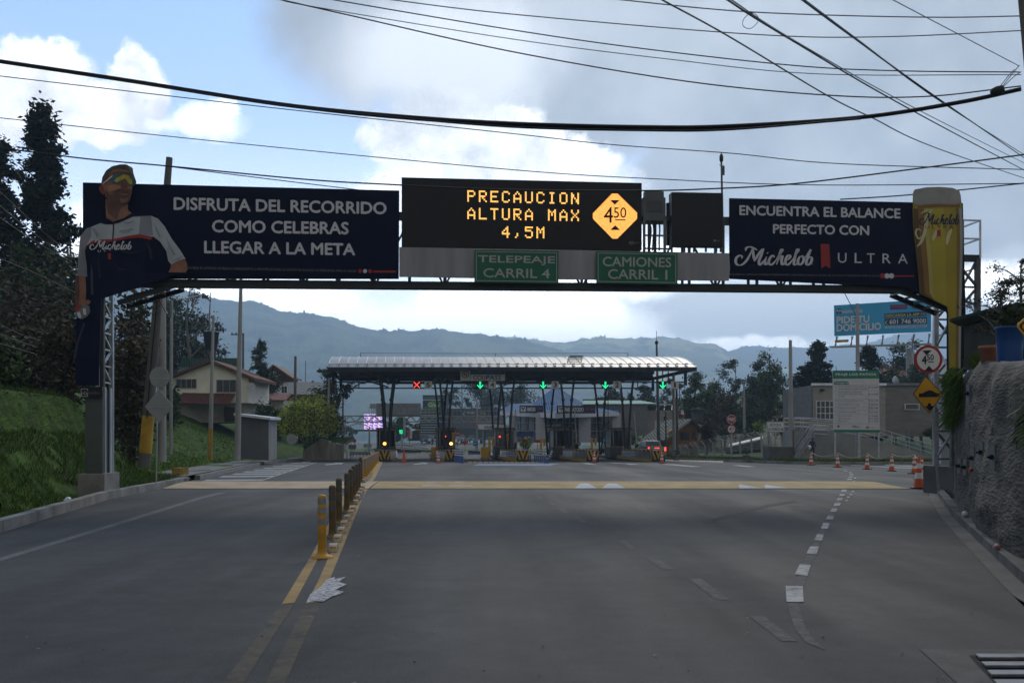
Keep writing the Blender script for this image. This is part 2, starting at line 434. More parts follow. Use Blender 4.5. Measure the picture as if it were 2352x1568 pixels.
strip('yellow_line', [(702, 1387), (729, 1338), (757, 1274), (786, 1205), (812, 1140), (829, 1100), (872, 1057)], [(737, 1381), (754, 1338), (790, 1251), (826, 1159), (849, 1115), (862, 1097), (881, 1056)], yel_paint)
strip('yellow_line_infill', [(736, 1273), (775, 1189), (812, 1121), (846, 1069)], [(757.5, 1273), (793, 1189), (820, 1121), (860, 1069)], yel_faded, .0045)
strip('faded_yellow_line', [(480, 1615), (512, 1568), (645, 1388)], [(530, 1615), (560, 1568), (675, 1388)], yel_faded)
strip('faded_yellow_line', [(585, 1610), (610, 1568), (700, 1389)], [(633, 1610), (655, 1568), (735, 1389)], yel_faded)
patch('white_paint_splash', [[(703, 1386), (712, 1366), (738, 1348), (752, 1330), (770, 1326), (768, 1331), (795, 1325), (778, 1338), (797, 1343), (781, 1350), (770, 1356), (790, 1360), (777, 1367), (762, 1371), (742, 1383), (724, 1381)]],
  worn('splashed_white_paint', (.60, .60, .62), .50, 26), .010)
strip('white_edge_line', [(-40, 1292), (0, 1281), (260, 1202), (500, 1131)], [(-40, 1301), (0, 1289), (265, 1207), (522, 1130)], wht_line)
# hatched stripes by the left pavement
for i in range(9):
 t = i / 8; v = lerp(1103, 1063.5, t ** .72); th = lerp(3.6, 1.1, t)
 ul, ur = lerp(462, 668, t ** .8), lerp(600, 722, t ** .8)
 patch('white_hatching', [[(ul, v + th / 2), (ur, v + th / 2 - 1.2 * (1 - t)), (ur + 10 * (1 - t), v - th / 2 - 1.2 * (1 - t)), (ul + 14 * (1 - t), v - th / 2)]], wht_paint)
strip('hatching_border', [(594, 1104), (725, 1061.5)], [(601, 1104), (729, 1061.5)], wht_paint)
Q8 = lambda x, y: (1176 + x / 2, 1005 + y / 2)
blocks = [(1257, 683, 1262, 756, 1340, 757, 1336, 685), (1322, 583, 1299, 630, 1357, 636, 1374, 586), (1370, 500, 1353, 533, 1398, 538, 1412, 502), (1402, 443, 1389, 470, 1424, 474, 1433, 445), (1430, 392, 1418, 418, 1450, 421, 1459, 394),
   (1451, 357, 1441, 375, 1474, 377, 1481, 358), (1470, 326, 1461, 340, 1490, 341, 1496, 327), (1484, 300, 1477, 312, 1505, 313, 1511, 301), (1497, 277, 1491, 287, 1516, 288, 1521, 278), (1508, 258, 1503, 267, 1525, 268, 1530, 259), (1516, 238, 1511, 249, 1535, 250, 1540, 239),
   (1541, 188, 1536, 194, 1560, 194, 1563, 188), (1548, 178, 1545, 183, 1565, 183, 1567, 178), (1552, 167, 1550, 172, 1568, 172, 1569, 167), (1548, 158, 1550, 162, 1564, 162, 1560, 158), (1520, 151, 1530, 154, 1545, 154, 1535, 151), (1475, 146, 1490, 148, 1505, 148, 1490, 146)]
patch('white_dashes', [[Q8(*q[i:i + 2]) for i in (0, 2, 4, 6)] for q in blocks], wht_paint, .009)
sm = [(1533, 285), (1541, 270), (1553, 258), (1563, 244), (1566, 198), (1572, 182)]
patch('small_white_dashes', [[Q8(x, y), Q8(x - 2, y + 5), Q8(x + 9, y + 5), Q8(x + 10, y)] for x, y in sm], wht_paint)
strip('worn_white_line', [Q8(1268, 757), Q8(1275, 800), Q8(1300, 880), Q8(1350, 940), Q8(1425, 972)], [Q8(1312, 757), Q8(1325, 800), Q8(1345, 865), Q8(1385, 925), Q8(1440, 970)], wht_faded)
strip('worn_white_line', [Q8(1302, 690), Q8(1330, 590), Q8(1372, 510), Q8(1404, 448), Q8(1436, 392), Q8(1470, 330), Q8(1512, 250)], [Q8(1340, 690), Q8(1370, 590), Q8(1406, 510), Q8(1428, 448), Q8(1456, 392), Q8(1490, 330), Q8(1530, 250)], wht_faded)
fd = [(490, 472, 570, 510, 30), (612, 550, 748, 606, 52), (810, 648, 1000, 745, 62), (1090, 820, 1310, 935, 70), (278, 362, 345, 388, 26), (210, 323, 262, 345, 22), (158, 292, 200, 308, 18), (110, 268, 145, 280, 14), (50, 240, 100, 256, 14),
  (1290, 327, 1385, 343, 18), (1130, 297, 1210, 310, 12), (1010, 274, 1066, 283, 10), (232, 140, 280, 150, 10), (320, 160, 365, 168, 10), (420, 176, 470, 184, 10), (700, 190, 760, 196, 10)]
patch('faded_lane_dashes', [[Q8(x0, y0), Q8(x1 - w, y1), Q8(x1, y1), Q8(x0 + w, y0)] for x0, y0, x1, y1, w in fd], wht_faded)
ar = [[(948, 1065.5), (968, 1062.5), (966, 1061), (985, 1062.4), (976, 1066), (974, 1064.6), (952, 1067)], [(1334, 1062.6), (1352, 1066), (1372, 1067), (1350, 1062.5)], [(1396, 1062), (1430, 1064.5), (1450, 1064), (1410, 1061.6)],
  [(1418, 1062.5), (1450, 1067), (1470, 1066), (1430, 1062.5)], [(1520, 1066), (1545, 1065.2), (1612, 1071), (1590, 1072)], [(1680, 1068.4), (1700, 1067.8), (1738, 1071.4), (1716, 1072)],
  [(745, 1066), (770, 1063.5), (768, 1062), (790, 1062.6), (782, 1066.5), (778, 1065.2), (750, 1068)], [(690, 1060.5), (712, 1059), (714, 1060.5), (696, 1062)]]
patch('lane_arrows', ar, wht_paint)
strip('white_junction_line', [(1950, 1068.5), (2150, 1079)], [(1960, 1067), (2152, 1076.5)], wht_paint)
strip('white_junction_line', [(2030, 1068.5), (2160, 1074)], [(2038, 1067), (2162, 1072)], wht_paint)
# blue toll lane patch with chequered edge
patch('blue_lane_paint', [[(1085, 1069), (1262, 1069), (1285, 1064.5), (1100, 1064.5)]], worn('blue_road_paint', (.12, .22, .36), .45, 8, (.16, .17, .18)))
patch('rumble_line', [[(1075 + k * 12, 1062.5), (1084 + k * 12, 1062.5), (1084 + k * 12, 1059.5), (1075 + k * 12, 1059.5)] for k in range(15)], yel_paint)
# skid marks
dk = worn('tyre_mark', (.027, .027, .027), .56, 4, (.035, .035, .035))
for pts in ([Q8(880, 385), Q8(1000, 350), Q8(1150, 310), Q8(1300, 285)],):
 strip('tyre_mark', [(u, v) for u, v in pts], [(u + 4, v + 5) for u, v in pts], dk, .006)
gm = MB(); gk = [M('grit_dark', (.012, .011, .010), .9, var=0), M('grit_pale', (.16, .15, .13), .9, var=0)]
for i in range(150):
 p = G(rnd.uniform(-40, 2300), 1075 + 500 * rnd.random() ** 1.6, .008); r = rnd.uniform(.006, .018); mt = gk[i % 3 == 0]
 if XL(p.y) < p.x < XR(p.y): gm.face([p + Vector((r * rnd.uniform(.5, 1.4) * math.cos(a), r * rnd.uniform(.5, 1.4) * math.sin(a), rnd.uniform(0, .01))) for a in (0, 1.3, 2.6, 3.9, 5.1)], mt)
o = gm.build('road_grit'); o['kind'] = 'stuff'; o['label'] = 'bits of grit and litter scattered on the asphalt'
# ---- the two speed humps
def hump(name, u0, u1, y0, y1, mat, label, whites, rnd_end):
 b = MB(); x0, x1 = (u0 - CX) / F * y0, (u1 - CX) / F * y0
 prof = [(0, .012), (.06, .03), (.28, .10), (.42, .13), (.55, .14), (.75, .12), (.95, .03), (1, .012)]
 vs = []; n = 40
 for i in range(n + 1):
  t = i / n; x = lerp(x0, x1, t)
  for (s, h) in prof:
   e = 1.0
   if rnd_end and t > .965: e = math.sqrt(max(.02, 1 - ((t - .965) / .035) ** 2))
   c = .5 + (s - .5) * (e if s > .5 else 1)
   y = lerp(y0, y1, c); vs.append((x, y, zg(y) + h * e + .004))
 k = len(prof); fs = [(i * k + j, i * k + j + k, i * k + j + k + 1, i * k + j + 1) for i in range(n) for j in range(k - 1)]
 b.faces(vs, fs, mat, True)
 b.face([vs[j] for j in range(k)], mat); b.face([vs[n * k + j] for j in range(k)][::-1], mat)
 b.face([(x0, y0, zg(y0) + .016), (x0, y0, zg(y0) - .01), (x1, y0, zg(y0) - .01), (x1, y0, zg(y0) + .016)], asph)
 o = b.build(name, None, (x0, y0, 0)); tag(o, label, 'speed hump', 'speed humps')
 if whites:
  def onface(u, v):
   best = None
   for i in range(400):
    y = lerp(y0, y1, i / 400 * .6); s = (y - y0) / (y1 - y0)
    h = zg(y) + interp(prof, s) + .010
    if HY + (EYE - h) / y * F <= v:
     return Vector(((u - CX) / F * y, y, h))
   return Vector(((u - CX) / F * y, y, h))
  wm = worn('white_hump_paint', (.46, .47, .48), .36)
  for pl in whites:
   pts = [onface(*p) for p in pl]
   w = MB(); w.face(pts, wm); w.build('white_triangle', o)
 return o
hump_l = worn('pale_yellow_hump_paint', (.40, .31, .20), .34, 3, (.20, .16, .11), .45)
hump_r = worn('yellow_hump_paint', (.36, .26, .115), .36, 3, (.22, .17, .09), .5)
hump('speed_hump', 372, 846, 30.6, 34.8, hump_l, 'worn pale yellow speed hump across the left lane, ending at the kerb', None, False)
hump('speed_hump', 850, 2100, 30.6, 34.8, hump_r, 'long yellow speed hump with white triangles across the right lanes', [
 [(968, 1115.5), (984, 1106), (1000, 1105), (1020, 1115.5)], [(1031, 1115.5), (1046, 1106), (1064, 1105), (1086, 1115.5)],
 [(1320, 1120.5), (1332, 1110), (1350, 1109), (1372, 1120.5)], [(1382, 1120.5), (1396, 1110), (1414, 1109.5), (1436, 1120.5)],
 [(1697, 1111.5), (1699, 1121), (1751, 1121)], [(1756, 1112), (1758, 1121), (1813, 1121)]], True)
# ---- left kerb, pavement, right kerb + gutter
conc = M('concrete', (.19, .183, .17), .85, var=.30, scale=1.6, bump=.5, bscale=14, detail=8)
conc_d = M('dark_concrete', (.085, .082, .077), .9, var=.35, scale=1.3, bump=.6, bscale=12, detail=8)
pavem = M('pavement', (.13, .127, .123), .85, var=.22, scale=1.2, bump=.3, bscale=20)
def kerb(name, line, w, h, mat, seg=1.0, into=-1):
 """row of kerb stones along line; w to the side given by into"""
 b = MB(); pts = line
 for a, c in zip(pts, pts[1:]):
  L_ = (c - a).length; n = max(1, int(L_ / seg)); d = (c - a).normalized(); s = Vector((d.y, -d.x, 0)) * (-into) * -1
  for i in range(n):
   p, q = a.lerp(c, (i + .008) / n), a.lerp(c, (i + .992) / n)
   jz = rnd.uniform(-.006, .006)
   v8 = [p, q, q + s * w, p + s * w]
   lo = [x + Vector((0, 0, -.12)) for x in v8]; hi = [v8[0] + s * .025 + Vector((0, 0, h + jz)), v8[1] + s * .025 + Vector((0, 0, h + jz)), v8[2] + Vector((0, 0, h + jz)), v8[3] + Vector((0, 0, h + jz))]
   b.faces(lo + hi, [(0, 1, 2, 3)[::-1], (4, 5, 6, 7), (0, 1, 5, 4), (1, 2, 6, 5), (2, 3, 7, 6), (3, 0, 4, 7)], mat)
 o = b.build(name, None, pts[0]); return struct(o)
def edge_pts(fn, y0, y1, n): return [Vector((fn(lerp(y0, y1, i / n)), lerp(y0, y1, i / n), zg(lerp(y0, y1, i / n)))) for i in range(n + 1)]
kerb('left_kerb', edge_pts(XL, 5, 36, 30), .22, .20, conc, 1.0, 1)
kerb('left_kerb', edge_pts(XL, 39, 96, 50), .22, .17, conc, 1.0, 1)
b = MB(); ys = [38.5, 42, 48, 58, 66, 75, 85, 96]
for y, y2 in zip(ys, ys[1:]):
 w, w2 = (2.9 if y < 41 else 2.2), 2.2
 b.face([(XL(y) - .22, y, zg(y) + .16), (XL(y2) - .22, y2, zg(y2) + .16), (XL(y2) - w2, y2, zg(y2) + .18), (XL(y) - w, y, zg(y) + .18)][::-1], pavem)
struct(b.build('left_pavement'))
# right: gutter channel + low kerb in front of the wall
gut = edge_pts(XR, 3, 28.4, 22)
b = MB()
for a, c in zip(gut, gut[1:]):
 d = (c - a).normalized(); s = Vector((d.y, -d.x, 0))
 b.face([a + Vector((0, 0, .004)), a + s * .45 + Vector((0, 0, .012)), c + s * .45 + Vector((0, 0, .012)), c + Vector((0, 0, .004))][::-1], conc_d)
struct(b.build('gutter'))
kerb('right_kerb', [p + Vector((.40, -.12, 0)) for p in gut], .20, .13, conc_d, 1.1, -1)
# drain with a barred grate at the lower right
def drain():
 def g(u, v, z=.006): p = G(u, v); return Vector((p.x, p.y, z))
 t = thing('drain_grate', 'rectangular drain grate with pale bars in a concrete frame set in the road', 'drain', g(2240, 1540, 0))
 f = MB(); f.face([g(2112, 1491), g(2260, 1625), g(2420, 1625), g(2420, 1493)], M('drain_concrete', (.060, .057, .052), .85, var=.3, scale=3, bump=.4, bscale=25)); f.build('frame', t)
 h = MB(); h.face([g(2226, 1507, .010), g(2330, 1620, .010), g(2420, 1620, .010), g(2420, 1507, .010)], M('drain_hole', (.004, .004, .005), .9, var=0)); h.build('pit', t)
 m = M('grate_steel', (.11, .12, .14), .5, .3, var=.25, scale=6)
 for k in range(5):
  v = 1511 + k * 17 + k * k * 1.0; q = MB(); du = k * 14
  a0, a1, a2, a3 = g(2240 + du, v, .016), g(2420, v, .016), g(2420, v + 8 + k, .016), g(2250 + du, v + 8 + k, .016)
  q.prism([a0, a1, a2, a3][::-1], (0, 0, .018), m); q.build('grate_bar', t)
drain()
# ---- left bank and lawns
def left_h(t, y):
 if t < 0: t = 0
 n = fbm(y * .35, t * .5, 2.2, 4)
 top = 2.75 + .012 * (y - 20)
 s1 = smoothstep(.25, 2.4, t) * 1.75; s2 = smoothstep(2.3 + .25 * n, 3.0 + .25 * n, t) * (top - 1.75)
 bank = .15 + s1 + s2 - .15 + max(0, t - 4) * .05 + max(0, t - 11) * .55
 lawn = .15 + max(0, t - 2.2) * .06 + smoothstep(4, 15, t) * 2.9 * smoothstep(34, 60, y) + max(0, t - 15) * .10
 if y > 78: lawn += smoothstep(78, 86, y) * smoothstep(.8, 5, t) * 1.1
 w = smoothstep(31.5, 37, y - .35 * t)
 h = bank * (1 - w) + lawn * w
 return h + n * .13 * min(1, t)
soil_grass = M('grass_ground', (.042, .078, .012), .95, var=.5, scale=1.8, bump=.9, bscale=9, spec=.1, bdist=.08)
def left_z(x, y):
 return zg(y) + left_h(XL(y) - .2 - x, y)
def left_terrain():
 ys = [4 + i * .5 for i in range(73)] + [40.5 + i * 1.2 for i in range(76)]
 ts = [0, .15, .3, .6, .9, 1.2, 1.6, 2, 2.2, 2.4, 2.6, 2.8, 3, 3.3, 3.8, 4.5, 5.5, 7, 9, 11, 13, 15, 18, 22, 28, 36, 48, 64, 90]
 vs = [(XL(y) - .2 - t, y, zg(y) + left_h(t, y) + .0) for y in ys for t in ts]; n = len(ts)
 fs = [(j * n + i, (j + 1) * n + i, (j + 1) * n + i + 1, j * n + i + 1) for j in range(len(ys) - 1) for i in range(n - 1)]
 b = MB(); b.faces(vs, [f[::-1] for f in fs], soil_grass, True); struct(b.build('left_hillside'))
left_terrain()
def blades(name, pts, mats, hmin, hmax, wid, lean, label):
 """pts: (point, normal-ish lean vector); every blade one bent triangle pair"""
 b = MB(); k = [b.mi(m) for m in mats]; V, FF, MM = [], [], []
 for (p, up) in pts:
  h = rnd.uniform(hmin, hmax); a = rnd.uniform(0, 6.283); w = wid * rnd.uniform(.6, 1.4)
  s = Vector((math.cos(a), math.sin(a), 0)); tip = p + up * h + Vector((rnd.gauss(0, lean), rnd.gauss(0, lean), 0)) * h
  mid = p + (tip - p) * .5 + up * h * .12
  i = len(V); V += [tuple(p - s * w), tuple(p + s * w), tuple(mid + s * w * .6), tuple(mid - s * w * .6), tuple(tip)]
  FF += [(i, i + 1, i + 2, i + 3), (i + 3, i + 2, i + 4)]; m = rnd.choice(k); MM += [m, m]
 b.v, b.f, b.m, b.sm = V, FF, MM, [False] * len(FF)
 o = b.build(name); o['kind'] = 'stuff'; o['label'] = label; return o
gr1 = M('grass_blade_green', (.058, .120, .011), .7, var=.4, scale=.6, spec=.15); gr2 = M('grass_blade_dark', (.034, .072, .010), .8, var=.4, scale=.6, spec=.1); gr3 = M('grass_blade_dry', (.11, .115, .038), .8, var=.4, scale=.7, spec=.1)
pts = []
for i in range(52000):
 y = rnd.uniform(9, 37); t = rnd.choice((rnd.uniform(.1, 3.4), rnd.uniform(.1, 7)))
 x = XL(y) - .2 - t
 if -11.3 < x < -9.7 and 23.8 < y < 26.6: continue
 if fbm(y * .8, t * 1.1, 5, 3) < -.35: continue
 hang = 2.2 < t < 3.2 and y < 34
 pts.append((Vector((x, y, left_z(x, y) - .02)), Vector((.75, -.1, -.35 if rnd.random() < .6 else .3)) if hang else Vector((.05, 0, 1))))
blades('bank_grass', pts, [gr1, gr1, gr2, gr3], .07, .23, .010, .5, 'long green grass hanging over the left roadside bank')
pts = []
for i in range(34000):
 y = rnd.uniform(36, 92); t = rnd.uniform(2.3, 18) if y > 40 else rnd.uniform(1.0, 14)
 x = XL(y) - .2 - t; pts.append((Vector((x, y, left_z(x, y) - .02)), Vector((0, 0, 1))))
lw1 = M('lawn_blade', (.125, .225, .014), .7, var=.4, scale=.6, spec=.15)
blades('lawn_grass', pts, [lw1, lw1, gr1, gr3], .06, .20, .03, .5, 'mown green lawn on the slope below the cream house')
# ------------------------------------------------------------------ flat boards, lettering, strokes
CAM = Vector((0, 0, EYE))
TXT = {}
def text_geo(body, bold=0.0):
 k = (body, bold)
 if k not in TXT:
  cu = bpy.data.curves.new('lettering', 'FONT'); cu.body = body; cu.offset = bold; cu.resolution_u = 3
  ob = bpy.data.objects.new('lettering', cu); me = bpy.data.meshes.new_from_object(ob)
  vs = [(v.co.x, v.co.y) for v in me.vertices]; fs = [tuple(p.vertices) for p in me.polygons]
  bpy.data.objects.remove(ob); bpy.data.curves.remove(cu); bpy.data.meshes.remove(me)
  xs = [v[0] for v in vs]; ys = [v[1] for v in vs]; x0, x1, y0, y1 = min(xs), max(xs), min(ys), max(ys)
  TXT[k] = ([((x - x0) / (x1 - x0), (y - y0) / max(1e-6, y1 - y0)) for x, y in vs], fs)
 return TXT[k]
class Board:
 """a vertical plane in the scene, drawn on in the photograph's pixels"""
 def __init__(s, u, v, d, yaw=0.0):
  s.O = P(u, v, d); s.n = Vector((math.sin(yaw), -math.cos(yaw), 0)); s.yaw = yaw
 def pt(s, u, v, lift=0.0):
  r = Vector(((u - CX) / F, 1, (HY - v) / F)); t = (s.O - CAM).dot(s.n) / r.dot(s.n)
  return CAM + r * t + s.n * lift
 def poly(s, mb, pts, mat, lift=0.0): mb.face([s.pt(u, v) + s.n * lift for u, v in pts], mat)
 def rect(s, mb, u0, v0, u1, v1, mat, lift=0.0): s.poly(mb, [(u0, v0), (u0, v1), (u1, v1), (u1, v0)], mat, lift)
 def slab(s, mb, pts, mat, thick, lift=0.0, cap=None): mb.prism([s.pt(u, v) + s.n * lift for u, v in pts], -s.n * thick, mat, cap)
 def text(s, mb, body, u0, u1, lt, lb, mat, lift, bold=0.0, rt=None, rb=None, shear=0.0):
  if bold:
   k = bold * .28 * (lb - lt)
   for i, (du, dv) in enumerate(((-k, 0), (k, 0), (0, -k), (0, k))): s.text(mb, body, u0 + du, u1 + du, lt + dv, lb + dv, mat, lift + .0006 * (i + 1), 0, (lt if rt is None else rt) + dv, (lb if rb is None else rb) + dv, shear)
  rt = lt if rt is None else rt; rb = lb if rb is None else rb
  vs, fs = text_geo(body); out = []
  for x, y in vs:
   top, bot = lerp(lt, rt, x), lerp(lb, rb, x); u = lerp(u0, u1, x) + shear * (y - .5) * (lb - lt)
   out.append(s.pt(u, lerp(bot, top, y)) + s.n * lift)
  mb.faces(out, fs, mat)
 def stroke(s, mb, pts, w, mat, lift, n=6, taper=True):
  q = catmull([(u, v, 0) for u, v in pts], n); m = len(q); vs = []
  for i, p in enumerate(q):
   t = q[min(i + 1, m - 1)] - q[max(i - 1, 0)]; t = t.normalized() if t.length else Vector((1, 0, 0))
   nn = Vector((-t.y, t.x, 0)); ww = w * (.45 + .75 * abs(t.y)) * (min(1, .35 + 3 * min(i, m - 1 - i) / m) if taper else 1) / 2
   for sg in (-1, 1): z = p + nn * ww * sg; vs.append(s.pt(z.x, z.y) + s.n * lift)
  mb.faces(vs, [(2 * i, 2 * i + 1, 2 * i + 3, 2 * i + 2) for i in range(m - 1)], mat)
 def disc(s, mb, u, v, ru, rv, mat, lift, n=28): s.poly(mb, [(u + ru * math.cos(-2 * math.pi * k / n), v + rv * math.sin(-2 * math.pi * k / n)) for k in range(n)][::-1], mat, lift)
 def ring(s, mb, u, v, r0, r1, mat, lift, n=32):
  vs = []
  for k in range(n):
   a = 2 * math.pi * k / n
   for r in (r0, r1): vs.append(s.pt(u + r * math.cos(a), v + r * math.sin(a)) + s.n * lift)
  mb.faces(vs, [(2 * k, 2 * k + 1, 2 * ((k + 1) % n) + 1, 2 * ((k + 1) % n)) for k in range(n)], mat)
SCRIPT = [[(232, 578), (238, 556), (265, 547), (300, 560), (322, 572)],
   [(286, 556), (268, 600), (240, 650), (205, 682), (172, 684), (156, 660), (163, 630), (188, 612), (206, 622), (200, 636)],
   [(286, 556), (290, 600), (300, 658)], [(300, 658), (325, 612), (352, 575), (372, 560)], [(372, 560), (354, 605), (334, 655), (338, 682), (352, 676), (375, 645)],
   [(392, 622), (378, 660), (384, 681), (402, 668), (415, 648)], [(397, 592), (401, 596)],
   [(452, 628), (440, 612), (418, 632), (408, 664), (422, 684), (446, 670), (462, 648)],
   [(462, 650), (490, 606), (512, 572), (502, 572), (486, 620), (468, 682)], [(474, 664), (494, 624), (512, 618), (506, 650), (510, 681), (526, 672), (540, 652)],
   [(540, 652), (562, 638), (572, 618), (556, 612), (538, 640), (536, 672), (552, 684), (574, 666), (592, 640)],
   [(592, 642), (616, 600), (634, 572), (624, 570), (606, 630), (600, 676), (614, 682), (634, 660)],
   [(664, 616), (644, 624), (630, 656), (640, 682), (662, 672), (676, 640), (664, 616), (680, 626), (694, 618)],
   [(690, 622), (712, 588), (728, 570), (722, 580), (700, 640), (694, 674), (708, 684), (730, 664), (736, 634), (722, 624), (702, 646)]]
def script_logo(bd, mb, u0, u1, v0, v1, mat, lift, w):
 """the handwritten-style word on the sponsor boards"""
 for st in SCRIPT:
  bd.stroke(mb, [(lerp(u0, u1, (x - 154) / 584), lerp(v0, v1, (y - 546) / 140)) for x, y in st], w, mat, lift)
# ------------------------------------------------------------------ the sign gantry over the road
GY = math.atan(.0943)
GB = Board(190, 900, 25.0, GY)
ge = Vector((math.cos(GY), math.sin(GY), 0)); gn = -GB.n      # along the beam, away from the camera
navy = M('navy_print', (.0055, .0080, .025), .6, var=.10, scale=.8, spec=.06)
navy2 = M('navy_jersey_print', (0.0087, 0.0121, 0.0355), .6, var=.15, scale=1.2, spec=.06)
print_w = M('white_print', (0.489, 0.496, 0.545), .55, var=.05)
print_jw = M('jersey_white_print', (0.3380, 0.3727, 0.4191), .55, var=.10, scale=2); print_jl = M('jersey_lilac_print', (0.1872, 0.1924, 0.2340), .55, var=.12, scale=2)
print_dim = M('grey_print', (0.1373, 0.1373, 0.1456), .55, var=.05)
print_r = M('red_print', (0.2600, 0.0182, 0.0182), .5, var=.1); print_k = M('black_print', (.008, .008, .010), .5, var=0)
skin1 = M('printed_skin', (0.2075, 0.0939, 0.0593), .55, var=.25, scale=3); skin2 = M('printed_skin_dark', (0.0884, 0.0436, 0.0332), .55, var=.25, scale=4); skin3 = M('printed_ear', (0.2184, 0.0437, 0.0328), .55, var=.1)
hair_p = M('printed_hair', (0.0663, 0.0546, 0.0351), .6, var=.4, scale=9)
g_steel = M('gantry_steel', (.10, .105, .11), .55, .4, var=.25, scale=3); g_galv = M('galvanised_steel', (.38, .40, .42), .38, .75, var=.2, scale=4)
g_dark = M('dark_steel', (.030, .034, .036), .5, .3, var=.2, scale=3)
sheet_lt = M('pale_sheet_metal', (.55, .60, .66), .32, .65, var=.18, scale=1.2); sheet_dk = M('green_grey_sheet', (.085, .10, .095), .45, .3, var=.15, scale=1)
def gantry():
 t = thing('sign_gantry', 'steel sign gantry spanning the road on two lattice towers', 'gantry', GB.pt(215, 1085))
 q = lambda u, v, back=0.0: GB.pt(u, v) + gn * back
 zb0, zb1 = GB.pt(240, 647).z, GB.pt(240, 470).z
 A, B_ = GB.pt(216, 900), GB.pt(2225, 900)
 def S(k, z, back): p = A.lerp(B_, k) + gn * back; return Vector((p.x, p.y, z + .13 * k + (.06 if back > .5 else 0)))
 for back in (.10, .80):
  m = MB(); m.bar(S(.015, zb0, back), S(.99, zb0, back), .14, .17, g_dark); m.build('bottom_chord', t)
  m = MB(); m.bar(S(.015, zb1 - .12, back), S(.99, zb1 - .12, back), .12, .12, g_steel); m.build('top_chord', t)
 n = 24
 for i in range(n + 1):
  k = lerp(.02, .985, i / n)
  m = MB()
  for back in (.10, .80): m.bar(S(k, zb0, back), S(k, zb1 - .12, back), .07, .07, g_steel)
  m.bar(S(k, zb0 + .03, .1), S(k, zb0 + .03, .80), .07, .07, g_dark); m.build('frame_post', t)
  if i < n:
   k2 = lerp(.02, .985, (i + 1) / n); m = MB()
   m.bar(S(k, zb0 if i % 2 else zb1 - .15, .80), S(k2, zb1 - .15 if i % 2 else zb0, .80), .05, .05, g_steel); m.build('diagonal', t)
 kk = [.03 + i * .04 for i in range(25)]
 for i in range(24):
  if i % 7 != 4: m = MB(); m.bar(S(kk[i] , zb0 + .03, .52), S(kk[i + 1] - .004, zb0 + .03, .52), .62, .04, g_dark); m.build('walkway_panel', t)
 # left tower
 zt, zf = GB.pt(240, 640).z, GB.pt(240, 1087).z
 LX = [(GB.pt(200, 900), GB.pt(235, 900))]
 a, c = GB.pt(202, 900), GB.pt(233, 900)
 leg = lambda p, back, z0, z1, w, mat: (Vector((p.x, p.y, z0)) + gn * back, Vector((p.x, p.y, z1)) + gn * back, w, w, mat)
 for p in (a, c):
  for back in (.08, .82):
   m = MB(); m.bar(*leg(p, back, zf, zb1, .10, g_steel if back < .5 else g_galv)); m.build('tower_leg', t)
 m = MB(); zs = [lerp(zf + 2.3, zb0, i / 6) for i in range(7)]
 for i in range(6):
  for p in (a, c):
   f0, f1 = (.08, .82) if i % 2 else (.82, .08)
   m.bar(Vector((p.x, p.y, zs[i])) + gn * f0, Vector((p.x, p.y, zs[i + 1])) + gn * f1, .045, .045, g_galv)
   m.bar(Vector((p.x, p.y, zs[i])) + gn * .08, Vector((p.x, p.y, zs[i])) + gn * .82, .04, .04, g_galv)
 m.build('tower_lattice', t)
 # sheet cladding round the foot
 z1 = GB.pt(240, 888).z
 def clad(p0, p1, b0, b1, z0, z1, mat, name):
  m = MB(); w = [p0 + gn * b0, p1 + gn * b0, p1 + gn * b1, p0 + gn * b1]
  m.prism([Vector((p.x, p.y, z0)) for p in w][::-1], (0, 0, z1 - z0), mat); return m.build(name, t)
 e0, e1 = GB.pt(196, 900), GB.pt(235.5, 900)
 clad(e0, e1, -.02, .02, zf, z1, sheet_dk, 'cladding_or_gap_shade')
 clad(e1 - ge * .02, e1 + ge * .012, .02, .27, zf, z1, sheet_lt, 'cladding_or_gap_shade')
 clad(e1 - ge * .06, e1 - ge * .03, .27, .62, zf, z1 - .05, g_dark, 'cladding_or_gap_shade')  # no cladding here: dark sheet stands in for the shaded gap between the columns
 clad(e1 - ge * .02, e1 + ge * .012, .60, .90, zf - .12, z1, sheet_lt, 'cladding_or_gap_shade')
 # plinth
 p0, p1 = GB.pt(186, 1087), GB.pt(247, 1087); z0 = zg(25) - .1
 m = MB(); w = [p0 - gn * .25, p1 - gn * .25, p1 + gn * 1.0, p0 + gn * 1.0]
 m.prism([Vector((p.x, p.y, z0)) for p in w][::-1], (0, 0, zf - z0), conc); m.build('plinth', t)
 # knee brace, left
 m = MB()
 for back in (.10, .90):
  m.bar(q(268, 694, back), q(404, 653, back), .09, .11, g_dark)
  m.bar(q(262, 672, back), q(350, 648, back), .05, .05, g_steel)
 for k in range(4): m.bar(q(lerp(280, 400, k / 3), lerp(689, 653, k / 3), .1), q(lerp(280, 400, k / 3), lerp(689, 653, k / 3), .9), .05, .05, g_steel)
 m.build('knee_brace', t)
 # right tower
 a, c = GB.pt(2192, 900), GB.pt(2249, 900); zt = GB.pt(2230, 592).z; zf2 = zg(28) + .75
 for p in (a, c):
  for back in (.08, .98):
   m = MB(); m.bar(*leg(p, back, zf2, zt, .13, g_steel if back < .5 else g_galv)); m.build('tower_leg', t)
 m = MB(); zs = [lerp(zf2 + .2, zt, i / 7) for i in range(8)]
